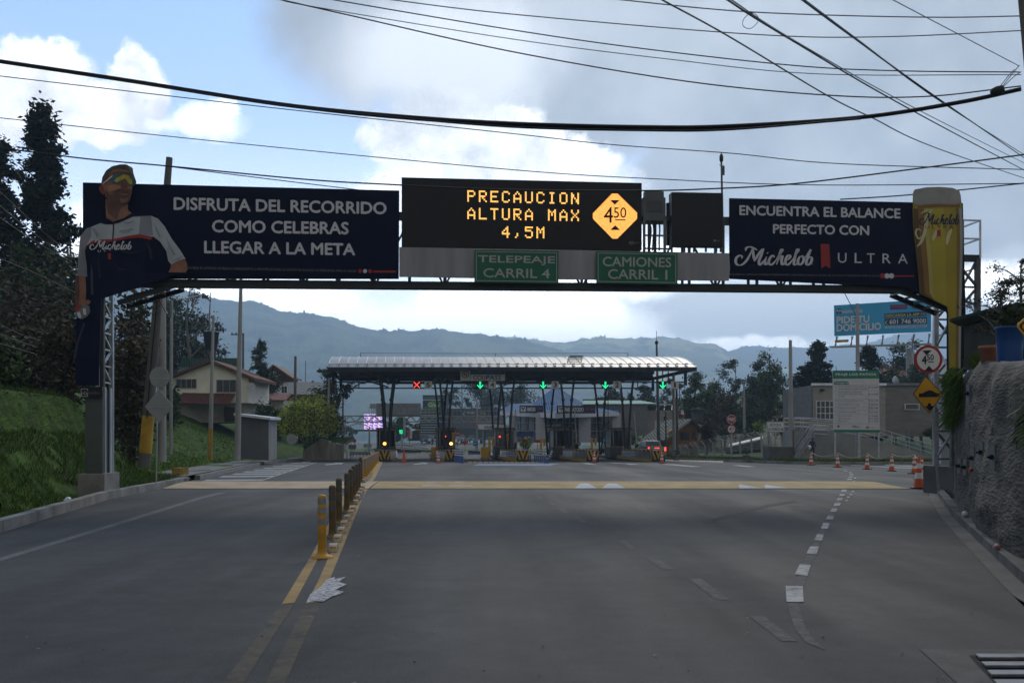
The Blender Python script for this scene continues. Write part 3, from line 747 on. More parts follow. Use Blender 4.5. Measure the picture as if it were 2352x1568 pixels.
 for i in range(7):
  for back in (.08, .98):
   l, r = (a, c) if i % 2 else (c, a)
   m.bar(Vector((l.x, l.y, zs[i])) + gn * back, Vector((r.x, r.y, zs[i + 1])) + gn * back, .06, .06, g_steel)
   m.bar(Vector((r.x, r.y, zs[i] + .3)) + gn * back, Vector((l.x, l.y, zs[i + 1] - .25)) + gn * back, .035, .035, g_steel)
   m.bar(Vector((a.x, a.y, zs[i])) + gn * back, Vector((c.x, c.y, zs[i])) + gn * back, .05, .05, g_steel)
  f0, f1 = (.08, .98) if i % 2 else (.98, .08)
  for p in (a, c): m.bar(Vector((p.x, p.y, zs[i])) + gn * f0, Vector((p.x, p.y, zs[i + 1])) + gn * f1, .05, .05, g_galv)
 m.build('tower_lattice', t)
 m = MB()
 for back in (.08, .98): m.bar(Vector((a.x, a.y, zt)) + gn * back - ge * .2, Vector((c.x, c.y, zt)) + gn * back + ge * .05, .12, .18, g_dark)
 for back in (0, 1.05):
  zr = GB.pt(2230, 506).z; zm = GB.pt(2230, 548).z
  for z in (zr, zm): m.bar(Vector((a.x, a.y, z)) + gn * back, Vector((c.x, c.y, z)) + gn * back + ge * .05, .04, .04, g_galv)
  for p in (a, a + ge * .25, c + ge * .03): m.bar(Vector((p.x, p.y, zt)) + gn * back, Vector((p.x, p.y, zr)) + gn * back, .045, .045, g_galv)
 for z in (zr, zm): m.bar(Vector((c.x, c.y, z)) + ge * .03, Vector((c.x, c.y, z)) + gn * 1.05 + ge * .03, .04, .04, g_galv)
 m.build('tower_platform', t)
 m = MB()
 for back in (.10, .80):
  m.bar(q(2078, 668, back), q(2185, 712, back), .10, .12, g_dark); m.bar(q(2090, 660, back), q(2185, 690, back), .05, .05, g_steel)
 for k in range(5): m.bar(q(lerp(2080, 2180, k / 4), lerp(668, 710, k / 4), .1), q(lerp(2080, 2180, k / 4), lerp(668, 710, k / 4), .80), .05, .05, g_galv)
 m.build('knee_brace', t)
 m = MB(); w = [GB.pt(2176, 1000) - gn * .3, GB.pt(2262, 1000) - gn * .3, GB.pt(2262, 1000) + gn * 1.3, GB.pt(2176, 1000) + gn * 1.3]
 m.prism([Vector((p.x, p.y, zg(28) - .1)) for p in w][::-1], (0, 0, .86), conc_d); m.build('plinth', t)
 # post with beacon on the beam, right of the message sign
 b2 = thing('beacon_mast', 'thin grey mast with a small beacon standing on the gantry beside the right billboard', 'mast', q(1672, 570, .5))
 m = MB(); m.tube([q(1673, 575, .5), q(1672, 452, .5), q(1670, 360, .5)], [.035, .03, .026], g_steel); m.build('pole', b2)
 m = MB(); m.lathe([(.03, 0), (.05, .02), (.055, .10), (.05, .16), (.02, .22), (.005, .24)], g_dark, q(1670, 360, .5), 10); m.build('beacon', b2)
 m = MB(); m.cbox(q(1672, 392, .45), .09, .07, .24, g_steel); m.build('junction_box', b2)
 m = MB(); m.bar(q(1665, 366, .5), q(1670, 372, .5), .01, .01, g_dark); m.bar(q(1676, 366, .5), q(1671, 372, .5), .01, .01, g_dark); m.build('antenna', b2)
gantry()
F1 = lambda x, y: ((280 + x / 2.7038) / 1.7415, (600 + y / 2.7038) / 1.7415)
F2 = lambda x, y: ((280 + x / 1.6857) / 1.7415, (1050 + y / 1.6857) / 1.7415)
def left_billboard():
 BB = Board(190, 900, 24.88, GY)
 t = thing('billboard', 'dark blue billboard with a printed cyclist cut-out and three lines of white slogan', 'billboard', BB.pt(550, 640))
 m = MB(); BB.slab(m, [(190, 419), (190, 640), (916, 640), (917, 437.6)], navy, .06, 0); m.build('panel', t)
 m = MB()
 out = [F1(*p) for p in [(1290, 1300), (1285, 1240), (1258, 1185), (1200, 1090), (1110, 970), (1030, 830), (960, 750), (880, 715), (690, 690), (640, 660), (690, 400), (722, 352), (690, 260), (680, 200), (600, 168), (500, 178), (410, 235), (368, 300), (352, 390), (330, 430), (372, 500), (400, 560), (405, 740), (190, 850), (125, 935), (100, 1150), (88, 1380)]]
 out += [F2(*p) for p in [(52, 280), (50, 330), (46, 500), (42, 640), (42, 825), (196, 829), (205, 600), (215, 246)]] + [(400, 634), (430, 634)]
 BB.slab(m, out[::-1], navy2, .05, .07); cut = m.build('cyclist_cutout', t)
 m = MB(); L = [.07]
 def lay(pts, mat, f=F1):
  L[0] += .0035; BB.poly(m, [f(*p) for p in pts][::-1], mat, L[0])
 lay([(120, 940), (185, 855), (240, 838), (240, 940), (190, 1040), (172, 1100), (180, 1180), (205, 1300), (200, 1375), (90, 1360), (100, 1150)], print_jl)
 lay([(240, 838), (345, 795), (400, 810), (470, 810), (690, 725), (885, 718), (915, 945), (760, 925), (640, 935), (470, 975), (350, 980), (250, 995), (185, 1045), (240, 940)], print_jw)
 lay([(885, 718), (960, 750), (1030, 830), (1110, 970), (1200, 1090), (1258, 1185), (1180, 1215), (1115, 1258), (1070, 1205), (1050, 1100), (985, 1000), (915, 945)], print_jw)
 lay([(770, 728), (885, 722), (905, 930), (755, 915)], print_jl)
 lay([(345, 778), (385, 750), (480, 785), (600, 745), (680, 690), (860, 700), (882, 718), (690, 727), (540, 795), (470, 812), (400, 812), (350, 800)], navy2)
 lay([(185, 1045), (250, 990), (350, 975), (470, 972), (640, 935), (760, 918), (905, 945), (885, 978), (760, 955), (640, 965), (470, 1000), (350, 1005), (255, 1018), (200, 1040), (178, 1068)], print_r)
 lay([(478, 788), (492, 788), (478, 1040), (464, 1040)], print_k)
 lay([(900, 960), (985, 1010), (1050, 1110), (1062, 1200), (1110, 1258), (1090, 1335), (800, 1340), (830, 1100)], navy)
 lay([(172, 1070), (190, 1120), (225, 1200), (238, 1290), (200, 1380), (195, 1250)], navy)
 lay([(240, 1230), (262, 1330), (268, 1568), (240, 1568), (236, 1350)], M('blue_print', (0.0286, 0.0390, 0.0650), .5, var=.1))
 lay([(396, 560), (405, 742), (480, 785), (600, 745), (682, 690), (640, 662), (640, 560)], skin1)
 lay([(400, 590), (430, 700), (520, 760), (560, 640), (640, 600), (640, 560), (396, 540)], skin2)
 lay([(352, 400), (368, 300), (420, 222), (500, 180), (600, 172), (680, 205), (700, 300), (690, 400), (684, 470), (662, 560), (620, 605), (540, 600), (450, 560), (400, 520), (384, 450)], skin1)
 lay([(395, 430), (450, 500), (530, 448), (620, 440), (686, 450), (662, 560), (620, 605), (540, 600), (450, 560), (400, 520)], skin2)
 lay([(330, 430), (340, 395), (366, 392), (385, 420), (392, 470), (378, 500), (345, 470)], skin3)
 lay([(352, 392), (365, 310), (405, 238), (470, 190), (560, 170), (622, 170), (680, 200), (692, 260), (722, 352), (694, 310), (650, 240), (560, 212), (480, 222), (440, 290), (400, 375)], hair_p)
 lay([(640, 180), (682, 205), (694, 262), (722, 352), (708, 336), (680, 270), (650, 215)], print_dim)
 lay([(450, 335), (478, 290), (560, 268), (660, 282), (716, 330), (718, 392), (692, 412), (650, 398), (632, 350), (605, 330), (572, 362), (528, 380), (478, 372)], M('lens_print_teal', (0.0166, 0.0832, 0.0832), .3, var=.3, scale=6))
 lay([(492, 350), (530, 312), (600, 280), (648, 292), (690, 345), (688, 392), (654, 380), (612, 318), (560, 348), (520, 366)], M('lens_print_yellow', (0.2964, 0.2496, 0.0234), .3, var=.3, scale=8))
 lay([(370, 388), (470, 310), (482, 290), (460, 300), (374, 374)], print_w)
 lay([(532, 455), (590, 448), (650, 462), (655, 478), (600, 468), (545, 466)], M('lip_print', (0.1040, 0.0286, 0.0260), .5, var=0))
 lay([(470, 262), (540, 248), (640, 256), (700, 285), (700, 296), (640, 272), (540, 262), (480, 276)], skin2)
 lay([(604, 330), (622, 326), (634, 372), (628, 398), (612, 396)], skin3)
 lay([(430, 400), (500, 392), (560, 402), (575, 430), (520, 446), (455, 470), (425, 440)], M('cheek_print', (.27, .135, .085), .55, var=.15, scale=5))
 lay([(640, 398), (684, 418), (684, 440), (645, 436)], M('cheek_print', (0, 0, 0)))
 lay([(548, 484), (600, 486), (648, 492), (630, 512), (580, 510)], M('chin_print', (.16, .085, .06), .55, var=.2, scale=6))
 lay([(560, 540), (620, 545), (650, 525), (640, 570), (610, 592), (570, 585)], M('chin_print', (0, 0, 0)))
 lay([(346, 405), (360, 402), (372, 430), (366, 468), (354, 470), (362, 436)], skin2)
 fold = M('fold_print', (.20, .215, .25), .55, var=.2, scale=4)
 for pts in ([(255, 850), (300, 870), (330, 930), (318, 968), (300, 930), (268, 880)], [(560, 790), (640, 800), (720, 780), (700, 800), (640, 815)], [(930, 800), (960, 860), (1000, 960), (985, 960), (945, 880)], [(1060, 960), (1110, 1060), (1160, 1150), (1140, 1150), (1085, 1060)], [(130, 1000), (150, 1080), (140, 1250), (125, 1250), (128, 1100)], [(1120, 1215), (1190, 1180), (1235, 1165), (1200, 1200)]): lay(pts, fold)
 fd2 = M('navy_fold_print', (.006, .009, .022), .5, var=.1)
 for pts in ([(520, 1060), (600, 1100), (700, 1120), (820, 1090), (700, 1140), (600, 1125)], [(480, 1230), (560, 1290), (680, 1310), (560, 1320)], [(840, 990), (900, 1080), (920, 1200), (895, 1200), (870, 1090)], [(330, 1120), (345, 1250), (360, 1400), (340, 1400), (325, 1260)]): lay(pts, fd2)
 lay([(575, 395), (600, 372), (630, 380), (640, 412), (610, 425), (580, 415)], skin2)
 lay([(1112, 1258), (1180, 1217), (1258, 1190), (1285, 1240), (1292, 1300), (1270, 1338), (1085, 1336), (1110, 1292)], skin1)
 lay([(57, 92), (123, 103), (128, 200), (122, 290), (65, 312), (52, 280)], skin1, F2)
 lay([(57, 92), (80, 98), (84, 200), (80, 300), (65, 312), (52, 280)], skin2, F2)
 lay([(52, 318), (92, 290), (118, 285), (150, 300), (156, 342), (132, 372), (100, 388), (60, 372)], print_dim, F2)
 lay([(118, 285), (122, 265), (140, 257), (158, 268), (156, 282), (142, 290)], skin1, F2)
 for k in range(4): lay([(66 + k * 20, 345 - k * 12), (84 + k * 20, 338 - k * 12), (98 + k * 17, 362 - k * 8), (92 + k * 17, 384 - k * 11), (78 + k * 17, 378 - k * 11)], (print_w, print_dim)[k % 2], F2)
 lay([(50, 318), (92, 290), (104, 300), (66, 335), (54, 338)], print_r, F2)
 lay([(112, 410), (62, 560), (48, 650), (60, 650), (80, 545), (124, 420)], M('blue_print_b', (0.0182, 0.0260, 0.0520), .5, var=.1), F2)
 L[0] += .0035
 f = lambda x0, x1, lt, lb, rt, rb: dict(zip(('u0', 'u1', 'lt', 'lb', 'rt', 'rb'), (F1(x0, 0)[0], F1(x1, 0)[0], F1(0, lt)[1], F1(0, lb)[1], F1(0, rt)[1], F1(0, rb)[1])))
 BB.text(m, 'DANIEL', mat=print_k, lift=L[0], bold=.02, **f(570, 720, 893, 912, 868, 888)); BB.text(m, 'COL', mat=print_k, lift=L[0], bold=.02, **f(596, 686, 910, 926, 896, 912))
 u0, v0 = F1(250, 985); u1, v1 = F1(690, 1095); script_logo(BB, m, u0, u1, v0 + 2, v1, print_w, L[0], 2.6)
 BB.text(m, 'U  L  T  R  A', mat=print_w, lift=L[0], **f(335, 605, 1100, 1126, 1070, 1096))
 u0, v0 = F1(443, 1135); u1, v1 = F1(475, 1200); BB.rect(m, u0, v0, u1, v1, print_r, L[0])
 o = m.build('printed_cyclist', t)
 m = MB()
 BB.text(m, 'DISFRUTA DEL RECORRIDO', 400, 887, 454, 481.5, print_w, .012, .14, 465.5, 492)
 m.build('slogan_line', t); m = MB(); BB.text(m, 'COMO CELEBRAS', 488, 800, 506, 533, print_w, .012, .14, 511, 538)
 m.build('slogan_line', t); m = MB(); BB.text(m, 'LLEGAR A LA META', 470, 815, 554, 581, print_w, .012, .14, 560, 586)
 m.build('slogan_line', t)
 m = MB(); BB.text(m, 'PROHÍBESE EL EXPENDIO DE BEBIDAS EMBRIAGANTES A MENORES DE EDAD. EL EXCESO DE ALCOHOL ES PERJUDICIAL PARA LA SALUD.', 428, 820, 612, 620.5, print_dim, .085, .01, 619.5, 628)
 for k in range(3): BB.disc(m, 827 + k * 11.5, 622.5 + k * .2, 4.6, 4.6, (print_r, print_w, print_r)[k], .012)
 BB.rect(m, 857, 621.5, 909, 626, print_r, .012); m.build('fine_print', t)
left_billboard()
G4 = lambda x, y: ((2860 + x / 1.903) / 1.7415, (700 + y / 1.903) / 1.7415)
def right_billboard():
 BB = Board(190, 900, 24.88, GY)
 t = thing('billboard', 'dark blue billboard with a printed glass of beer and a red ribbon logo', 'billboard', BB.pt(1900, 640))
 m = MB(); BB.slab(m, [(1676, 455), (1676.5, 640), (2080, 660), G4(1556, 908), G4(1760, 1003), G4(1772, 1060), G4(1772, 1500), G4(1920, 1500), G4(1905, 900), G4(1888, 215), G4(1503, 208)][::-1][::-1], navy, .06, 0); m.build('panel', t)
 left = [(1503, 160), (1500, 260), (1503, 360), (1512, 480), (1528, 600), (1545, 760), (1556, 905), (1660, 955), (1760, 1003), (1772, 1060), (1775, 1250), (1777, 1490)]
 right = [(1858, 160), (1872, 260), (1879, 360), (1880, 480), (1878, 600), (1874, 760), (1871, 905), (1869, 955), (1868, 1003), (1867, 1060), (1865, 1250), (1862, 1490)]
 m = MB(); foam = [(1503, 165), (1504, 138), (1514, 115), (1600, 99), (1700, 96), (1800, 104), (1848, 124), (1860, 165)]
 BB.slab(m, [G4(*p) for p in (foam + right[1:] + left[1:][::-1])][::-1], M('beer_print', (0.2561, 0.2120, 0.0158), .45, var=.08, scale=1), .05, .07); m.build('glass_cutout', t)
 m = MB(); cols = [(0, .10, (.10, .045, .012)), (.10, .22, (.22, .115, .012)), (.22, .30, (.42, .36, .10)), (.30, .62, (.38, .31, .016)), (.62, .86, (.33, .25, .012)), (.86, .93, (.20, .13, .015)), (.93, .985, (.34, .34, .34)), (.985, 1, (.07, .05, .02))]
 def at(i, f):
  a, c = left[i], right[i]; return G4(lerp(a[0], c[0], f), lerp(a[1], c[1], f))
 for i in range(1, len(left) - 1):
  for j, (f0, f1, c) in enumerate(cols):
   a0, a1 = left[i][0], left[i + 1][0]
   if left[i][1] > 900:   # below the cut the left edge eats the strips
    full = 1556 + (left[i][1] - 905) * .02;
    def cl(k, f):
     x = lerp(1560, right[k][0], f); x = max(x, left[k][0]); y = lerp(left[k][1], right[k][1], (x - left[k][0]) / max(1, right[k][0] - left[k][0])); return G4(x, y)
    pts = [cl(i, f0), cl(i + 1, f0), cl(i + 1, f1), cl(i, f1)]
   else: pts = [at(i, f0), at(i + 1, f0), at(i + 1, f1), at(i, f1)]
   BB.poly(m, pts, M('beer_print_%d' % j, tuple(.78 * q for q in c), .45, var=.12, scale=1.5), .074 + .0004 * j)
 BB.poly(m, [G4(*p) for p in (foam + [(1864, 215), (1830, 232), (1700, 226), (1560, 238), (1502, 222)])][::-1], M('foam_print', (0.2555, 0.2479, 0.2405), .6, var=.12, scale=2.5), .0785)
 BB.poly(m, [G4(*p) for p in [(1530, 236), (1600, 228), (1700, 224), (1830, 230), (1850, 224), (1850, 250), (1700, 246), (1540, 256)]][::-1], M('amber_print', (0.1664, 0.0832, 0.0125), .5, var=.1), .0795)
 o = m.build('printed_glass', t)
 m = MB(); u0, v0 = G4(1548, 282); u1, v1 = G4(1842, 382); script_logo(BB, m, u0, u1, v0 + 3, v1, M('navy_ink', (.012, .016, .045), .5, var=0), .083, 2.8)
 u0, v0 = G4(1590, 388); u1, v1 = G4(1805, 412); BB.text(m, 'U L T R A', u0, u1, v0, v1, M('navy_ink', (0, 0, 0)), .083)
 m.build('glass_lettering', t); m = MB(); BB.poly(m, [G4(*p) for p in [(1678, 420), (1678, 478), (1692, 466), (1706, 476), (1706, 422)]], print_r, .083); m.build('ribbon', t); m = MB()
 cream = M('cream_ink', (0.4576, 0.4160, 0.2496), .5, var=0)
 for st, w in (([(1560, 430), (1530, 415), (1518, 450), (1540, 490), (1560, 470)], 3.5), ([(1640, 270), (1600, 330), (1590, 420), (1560, 510), (1525, 550)], 6), ([(1690, 415), (1665, 455), (1645, 505)], 7), ([(1790, 415), (1765, 470), (1752, 535)], 7), ([(1550, 300), (1600, 275), (1650, 268)], 3)):
  BB.stroke(m, [G4(*p) for p in st], w, cream, .081)
 m.build('glass_script', t)
 tx = lambda body, x0, x1, lt, lb, rt, rb, mat=print_w, bold=.0, nm=None: BB.text(mm, body, G4(x0, 0)[0], G4(x1, 0)[0], G4(0, lt)[1], G4(0, lb)[1], mat, .012, bold, G4(0, rt)[1], G4(0, rb)[1])
 mm = MB(); tx('ENCUENTRA EL BALANCE', 187, 1408, 233, 304, 258, 330, bold=.14); mm.build('slogan_line', t); mm = MB(); tx('PERFECTO CON', 443, 1170, 376, 444, 388, 458, bold=.14); mm.build('slogan_line', t)
 mm = MB(); u0, v0 = G4(154, 546); u1, v1 = G4(738, 686); script_logo(BB, mm, u0, u1, v0, v1, print_w, .012, 5.2); mm.build('script_word', t); mm = MB()
 tx('U', 935, 1000, 592, 667, 594, 669); tx('L', 1062, 1117, 594, 669, 595, 670); tx('T', 1155, 1215, 596, 670, 597, 671); tx('R', 1274, 1337, 598, 671, 600, 673); tx('A', 1392, 1466, 600, 673, 602, 675)
 tx('TM', 728, 746, 676, 683, 676, 683); mm.build('word', t); mm = MB()
 BB.poly(mm, [G4(*p) for p in [(803, 525), (808, 712), (840, 690), (877, 712), (869, 526)]], print_r, .012); mm.build('ribbon', t)
 mm = MB(); tx('PROHÍBESE EL EXPENDIO DE BEBIDAS EMBRIAGANTES A MENORES DE EDAD. EL EXCESO DE ALCOHOL ES PERJUDICIAL PARA LA SALUD.', 115, 1252, 746, 766, 758, 778, print_dim, .01)
 for k in range(3): BB.disc(mm, *G4(1274 + k * 34, 768), 6, 6, (print_r, print_w, print_w)[k], .012)
 u0, v0 = G4(1362, 764); u1, v1 = G4(1515, 774); BB.rect(mm, u0, v0, u1, v1, print_r, .012); mm.build('fine_print', t)
right_billboard()
# ---- message sign and the things beside it
led = M('amber_leds', (.02, .01, 0), .5, var=0, emit=(1.0, .52, .12), estr=1.5); led2 = M('orange_leds', (.02, .01, 0), .5, var=0, emit=(1.0, .36, .07), estr=.95)
blk = M('black_panel', (.007, .007, .008), .55, var=.15, scale=2); blk2 = M('black_case', (.012, .012, .013), .5, var=.15)
FONT57 = {'P': '11110 10001 10001 11110 10000 10000 10000', 'R': '11110 10001 10001 11110 10100 10010 10001', 'E': '11111 10000 10000 11110 10000 10000 11111', 'C': '01110 10001 10000 10000 10000 10001 01110',
   'A': '00100 01010 10001 10001 11111 10001 10001', 'U': '10001 10001 10001 10001 10001 10001 01110', 'I': '01110 00100 00100 00100 00100 00100 01110', 'O': '01110 10001 10001 10001 10001 10001 01110',
   'N': '10001 11001 11001 10101 10011 10011 10001', 'L': '10000 10000 10000 10000 10000 10000 11111', 'T': '11111 00100 00100 00100 00100 00100 00100', 'M': '10001 11011 10101 10101 10001 10001 10001',
   'X': '10001 10001 01010 00100 01010 10001 10001', '4': '00010 00110 01010 10010 11111 00010 00010', ',': '00000 00000 00000 00000 00100 00100 01000', '5': '11111 10000 11110 00001 00001 10001 01110', ' ': '00000 ' * 7}
S3 = lambda x, y: ((1560 + x / 1.68) / 1.7415, (660 + y / 1.68) / 1.7415)
def message_sign():
 BB = Board(190, 900, 24.80, GY)
 t = thing('message_sign', 'wide black electronic message sign lit with an amber height warning', 'sign', BB.pt(1200, 570))
 m = MB(); BB.slab(m, [S3(78, 83), S3(78, 548), S3(1692, 570), S3(1692, 121)], blk, .35, 0); m.build('cabinet', t)
 m = MB()
 for row, (txt, col0, yt, yb, st, sb) in enumerate((('PRECAUCION', 0, 171, 248, 17.5, 17.5), ('ALTURA MAX', 0, 288, 365, 14.5, 14), ('4,5M', 3, 409, 487, 11, 10))):
  for ci, ch in enumerate(txt):
   x0 = 520 + (col0 + ci) * 77.4
   for r, bits in enumerate(FONT57[ch].split()):
    for c_, bit in enumerate(bits):
     if bit == '1':
      for a in range(2):
       for e in range(2):
        x = x0 + (c_ + a / 2) * 10.6; k = (x - 520) / 750; top, bot = yt + st * k, yb + sb * k
        y = lerp(top, bot, (r + e / 2) / 7); h = (bot - top) / 14 * .84
        BB.poly(m, [S3(x, y), S3(x, y + h), S3(x + 4.6, y + h), S3(x + 4.6, y)], led, .012)
 m.build('lit_text', t)
 m = MB(); pl = [(1490, 193), (1530, 193), (1660, 320), (1660, 362), (1527, 496), (1495, 496), (1363, 360), (1363, 325)]
 BB.poly(m, [S3(*p) for p in pl][::-1], led2, .010)
 def ins(x, y):
  return abs(x - 1512) + abs(y - 344) < 166 and 1364 < x < 1659 and 195 < y < 494
 for i in range(45):
  for j in range(46):
   x, y = 1363 + i * 6.65, 195 + j * 6.6
   if ins(x + 2, y + 2) and rnd.random() < .93: BB.poly(m, [S3(x, y), S3(x, y + 4), S3(x + 4, y + 4), S3(x + 4, y)], led, .014)
 for pts in ([(1478, 237), (1510, 268), (1543, 237)], [(1480, 437), (1546, 437), (1512, 406)], [(1512, 366), (1512, 373), (1582, 373), (1582, 366)]): BB.poly(m, [S3(*p) for p in pts], blk, .018)
 for tx, x0, x1, y0, y1, bd in (('4', 1437, 1497, 283, 388, .03), ('50', 1503, 1587, 286, 356, .02)):
  (u0, v0), (u1, v1) = S3(x0, y0), S3(x1, y1); BB.text(m, tx, u0, u1, v0, v1, blk, .018, bd)
 m.build('lit_diamond', t)
 m = MB(); (u0, v0), (u1, v1) = S3(1605, 514), S3(1636, 535); BB.rect(m, u0, v0, u1, v1, print_dim, .012)
 (u0, v0), (u1, v1) = S3(1609, 520), S3(1633, 532); BB.text(m, 'ae', u0, u1, v0, v1, blk, .016, .02); (u0, v0), (u1, v1) = S3(1638, 518), S3(1674, 534); BB.text(m, 'sys', u0, u1, v0, v1, print_dim, .012, .01); m.build('maker_mark', t)
 # plain dark sign on the right
 t = thing('message_sign', 'small square unlit black message sign right of the lit one', 'sign', BB.pt(1600, 568))
 m = MB(); BB.slab(m, [S3(1893, 182), S3(1893, 541), S3(2236, 546), S3(2236, 188)], blk, .30, 0); m.build('cabinet', t)
 m = MB(); BB.slab(m, [S3(1880, 235), S3(1880, 520), S3(2246, 530), S3(2246, 240)], blk2, .12, -.31); m.build('rear_case', t)
 m = MB(); (u0, v0), (u1, v1) = S3(2174, 502), S3(2192, 516); BB.rect(m, u0, v0, u1, v1, print_dim, .012); (u0, v0), (u1, v1) = S3(2194, 505), S3(2218, 517); BB.text(m, 'sys', u0, u1, v0, v1, print_dim, .012, .01); m.build('maker_mark', t)
 m = MB();
 for x in (1900, 1985, 2050, 2130, 2200, 2230):
  a, c = S3(x, 540), S3(x, 580); m.bar(BB.pt(*a) + gn * .1, BB.pt(*c) + gn * .1, .05, .05, g_dark)
 m.build('mounting_frame', t)
 # grey cabinet with cables
 t = thing('equipment_cabinet', 'grey equipment cabinet on a rack with hanging black cables, between the two black signs', 'cabinet', BB.pt(1510, 575))
 gm = M('cabinet_grey', (0.0832, 0.0884, 0.0936), .5, .2, var=.15)
 m = MB(); BB.slab(m, [S3(1703, 215), S3(1703, 372), S3(1852, 376), S3(1852, 218)], gm, .25, 0); BB.slab(m, [S3(1715, 172), S3(1715, 215), S3(1842, 218), S3(1842, 176)], gm, .22, -.02); m.build('box', t)
 m = MB(); BB.slab(m, [S3(1725, 240), S3(1725, 312), S3(1830, 314), S3(1830, 242)], M('cabinet_panel', (0.0572, 0.0598, 0.0624), .5, .2, var=.1), .01, .012); m.build('door', t)
 m = MB()
 for x in (1708, 1846): m.bar(BB.pt(*S3(x, 372)), BB.pt(*S3(x, 585)), .07, .05, g_steel)
 for y in (472, 560): m.bar(BB.pt(*S3(1700, y)), BB.pt(*S3(1890, y + 4)), .04, .04, g_dark)
 m.build('rack', t)
 m = MB()
 for k, x in enumerate((1740, 1762, 1775, 1808)): m.tube(catmull([BB.pt(*S3(x, 374)), BB.pt(*S3(x + 14 - k * 3, 430)), BB.pt(*S3(x + 10 - k * 3, 500)), BB.pt(*S3(x + 2, 575))], 6), .022, blk, 6)
 m.build('cables', t)
 # pale fascia
 o = MB(); BB.slab(o, [S3(62, 551), S3(62, 750), S3(1200, 768), S3(2278, 776), S3(2286, 690), S3(2280, 592), S3(1200, 570)], M('fascia_grey', (0.2184, 0.2236, 0.2392), .45, .25, var=.14, scale=.7, stretch=(6, 1, .6)), .05, -.01)
 tag(o.build('fascia_panel', None, BB.pt(1300, 640)), 'long pale grey metal fascia panel under the electronic signs', 'panel')
 green = M('sign_green', (0.0099, 0.1037, 0.0593), .5, var=.08); ref = M('reflective_letter', (0.3182, 0.3370, 0.3182), .5, var=.1)
 BG = Board(190, 900, 24.70, GY)
 for lab, x0, x1, y0, y1, dy, lines in (('green lane sign reading TELEPEAJE CARRIL 4', 568, 1132, 570, 788, 8, (('TELEPEAJE', 592, 1108, 611, 671), ('CARRIL 4', 628, 1072, 697, 757))),
           ('green lane sign reading CAMIONES CARRIL 1', 1387, 1932, 580, 794, 8, (('CAMIONES', 1430, 1888, 620, 683), ('CARRIL 1', 1466, 1862, 703, 767)))):
  t = thing('lane_sign', lab, 'sign', BG.pt(*S3((x0 + x1) / 2, y1)), 'green lane signs on the gantry')
  m = MB(); BG.slab(m, [S3(x0, y0), S3(x0, y1), S3(x1, y1 + dy), S3(x1, y0 + dy)], green, .03, 0); m.build('plate', t)
  m = MB(); i = 10
  for (a, c, d_, e) in ((x0 + i, y0 + i, x1 - i, y0 + i + 4), (x0 + i, y1 - i - 4, x1 - i, y1 - i)):
   BG.poly(m, [S3(a, c), S3(a, e), S3(d_, e + dy), S3(d_, c + dy)], ref, .006)
  for a in (x0 + i, x1 - i - 4):
   k = dy * (a - x0) / (x1 - x0); BG.poly(m, [S3(a, y0 + i + 4 + k), S3(a, y1 - i - 4 + k), S3(a + 4, y1 - i - 4 + k), S3(a + 4, y0 + i + 4 + k)], ref, .006)
  m.build('border', t)
  for tx, a, c, y, y2 in lines:
   m = MB()
   k0, k1 = dy * (a - x0) / (x1 - x0) - dy / 2, dy * (c - x0) / (x1 - x0) - dy / 2
   BG.text(m, tx, S3(a, 0)[0], S3(c, 0)[0], S3(0, y + k0)[1], S3(0, y2 + k0)[1], ref, .006, .08, S3(0, y + k1)[1], S3(0, y2 + k1)[1]); m.build('lettering', t)
 # advertiser's plate on the tower cladding
 BP = Board(210, 900, 24.86, GY - .05)
 t = thing('name_plate', 'small black name plate with pale lettering on the left gantry tower', 'sign', BP.pt(210, 913))
 m = MB(); BP.slab(m, [(184, 889.5), (186, 914), (235.5, 912), (234, 887.5)], blk, .02, 0); m.build('plate', t)
 m = MB(); BP.text(m, 'i-Co', 187.5, 202, 899, 906, print_w, .006, .03); BP.text(m, 'medios', 203, 229, 898, 905, print_dim, .006, 0)
 for r in ((186, 892.5, 202, 893.6), (186, 892.5, 187, 910.5), (187, 909.5, 202, 910.5), (201, 893.6, 202, 898), (201, 906.5, 202, 909.5)): BP.rect(m, *r, print_w, .006)
 m.build('lettering', t)
message_sign()
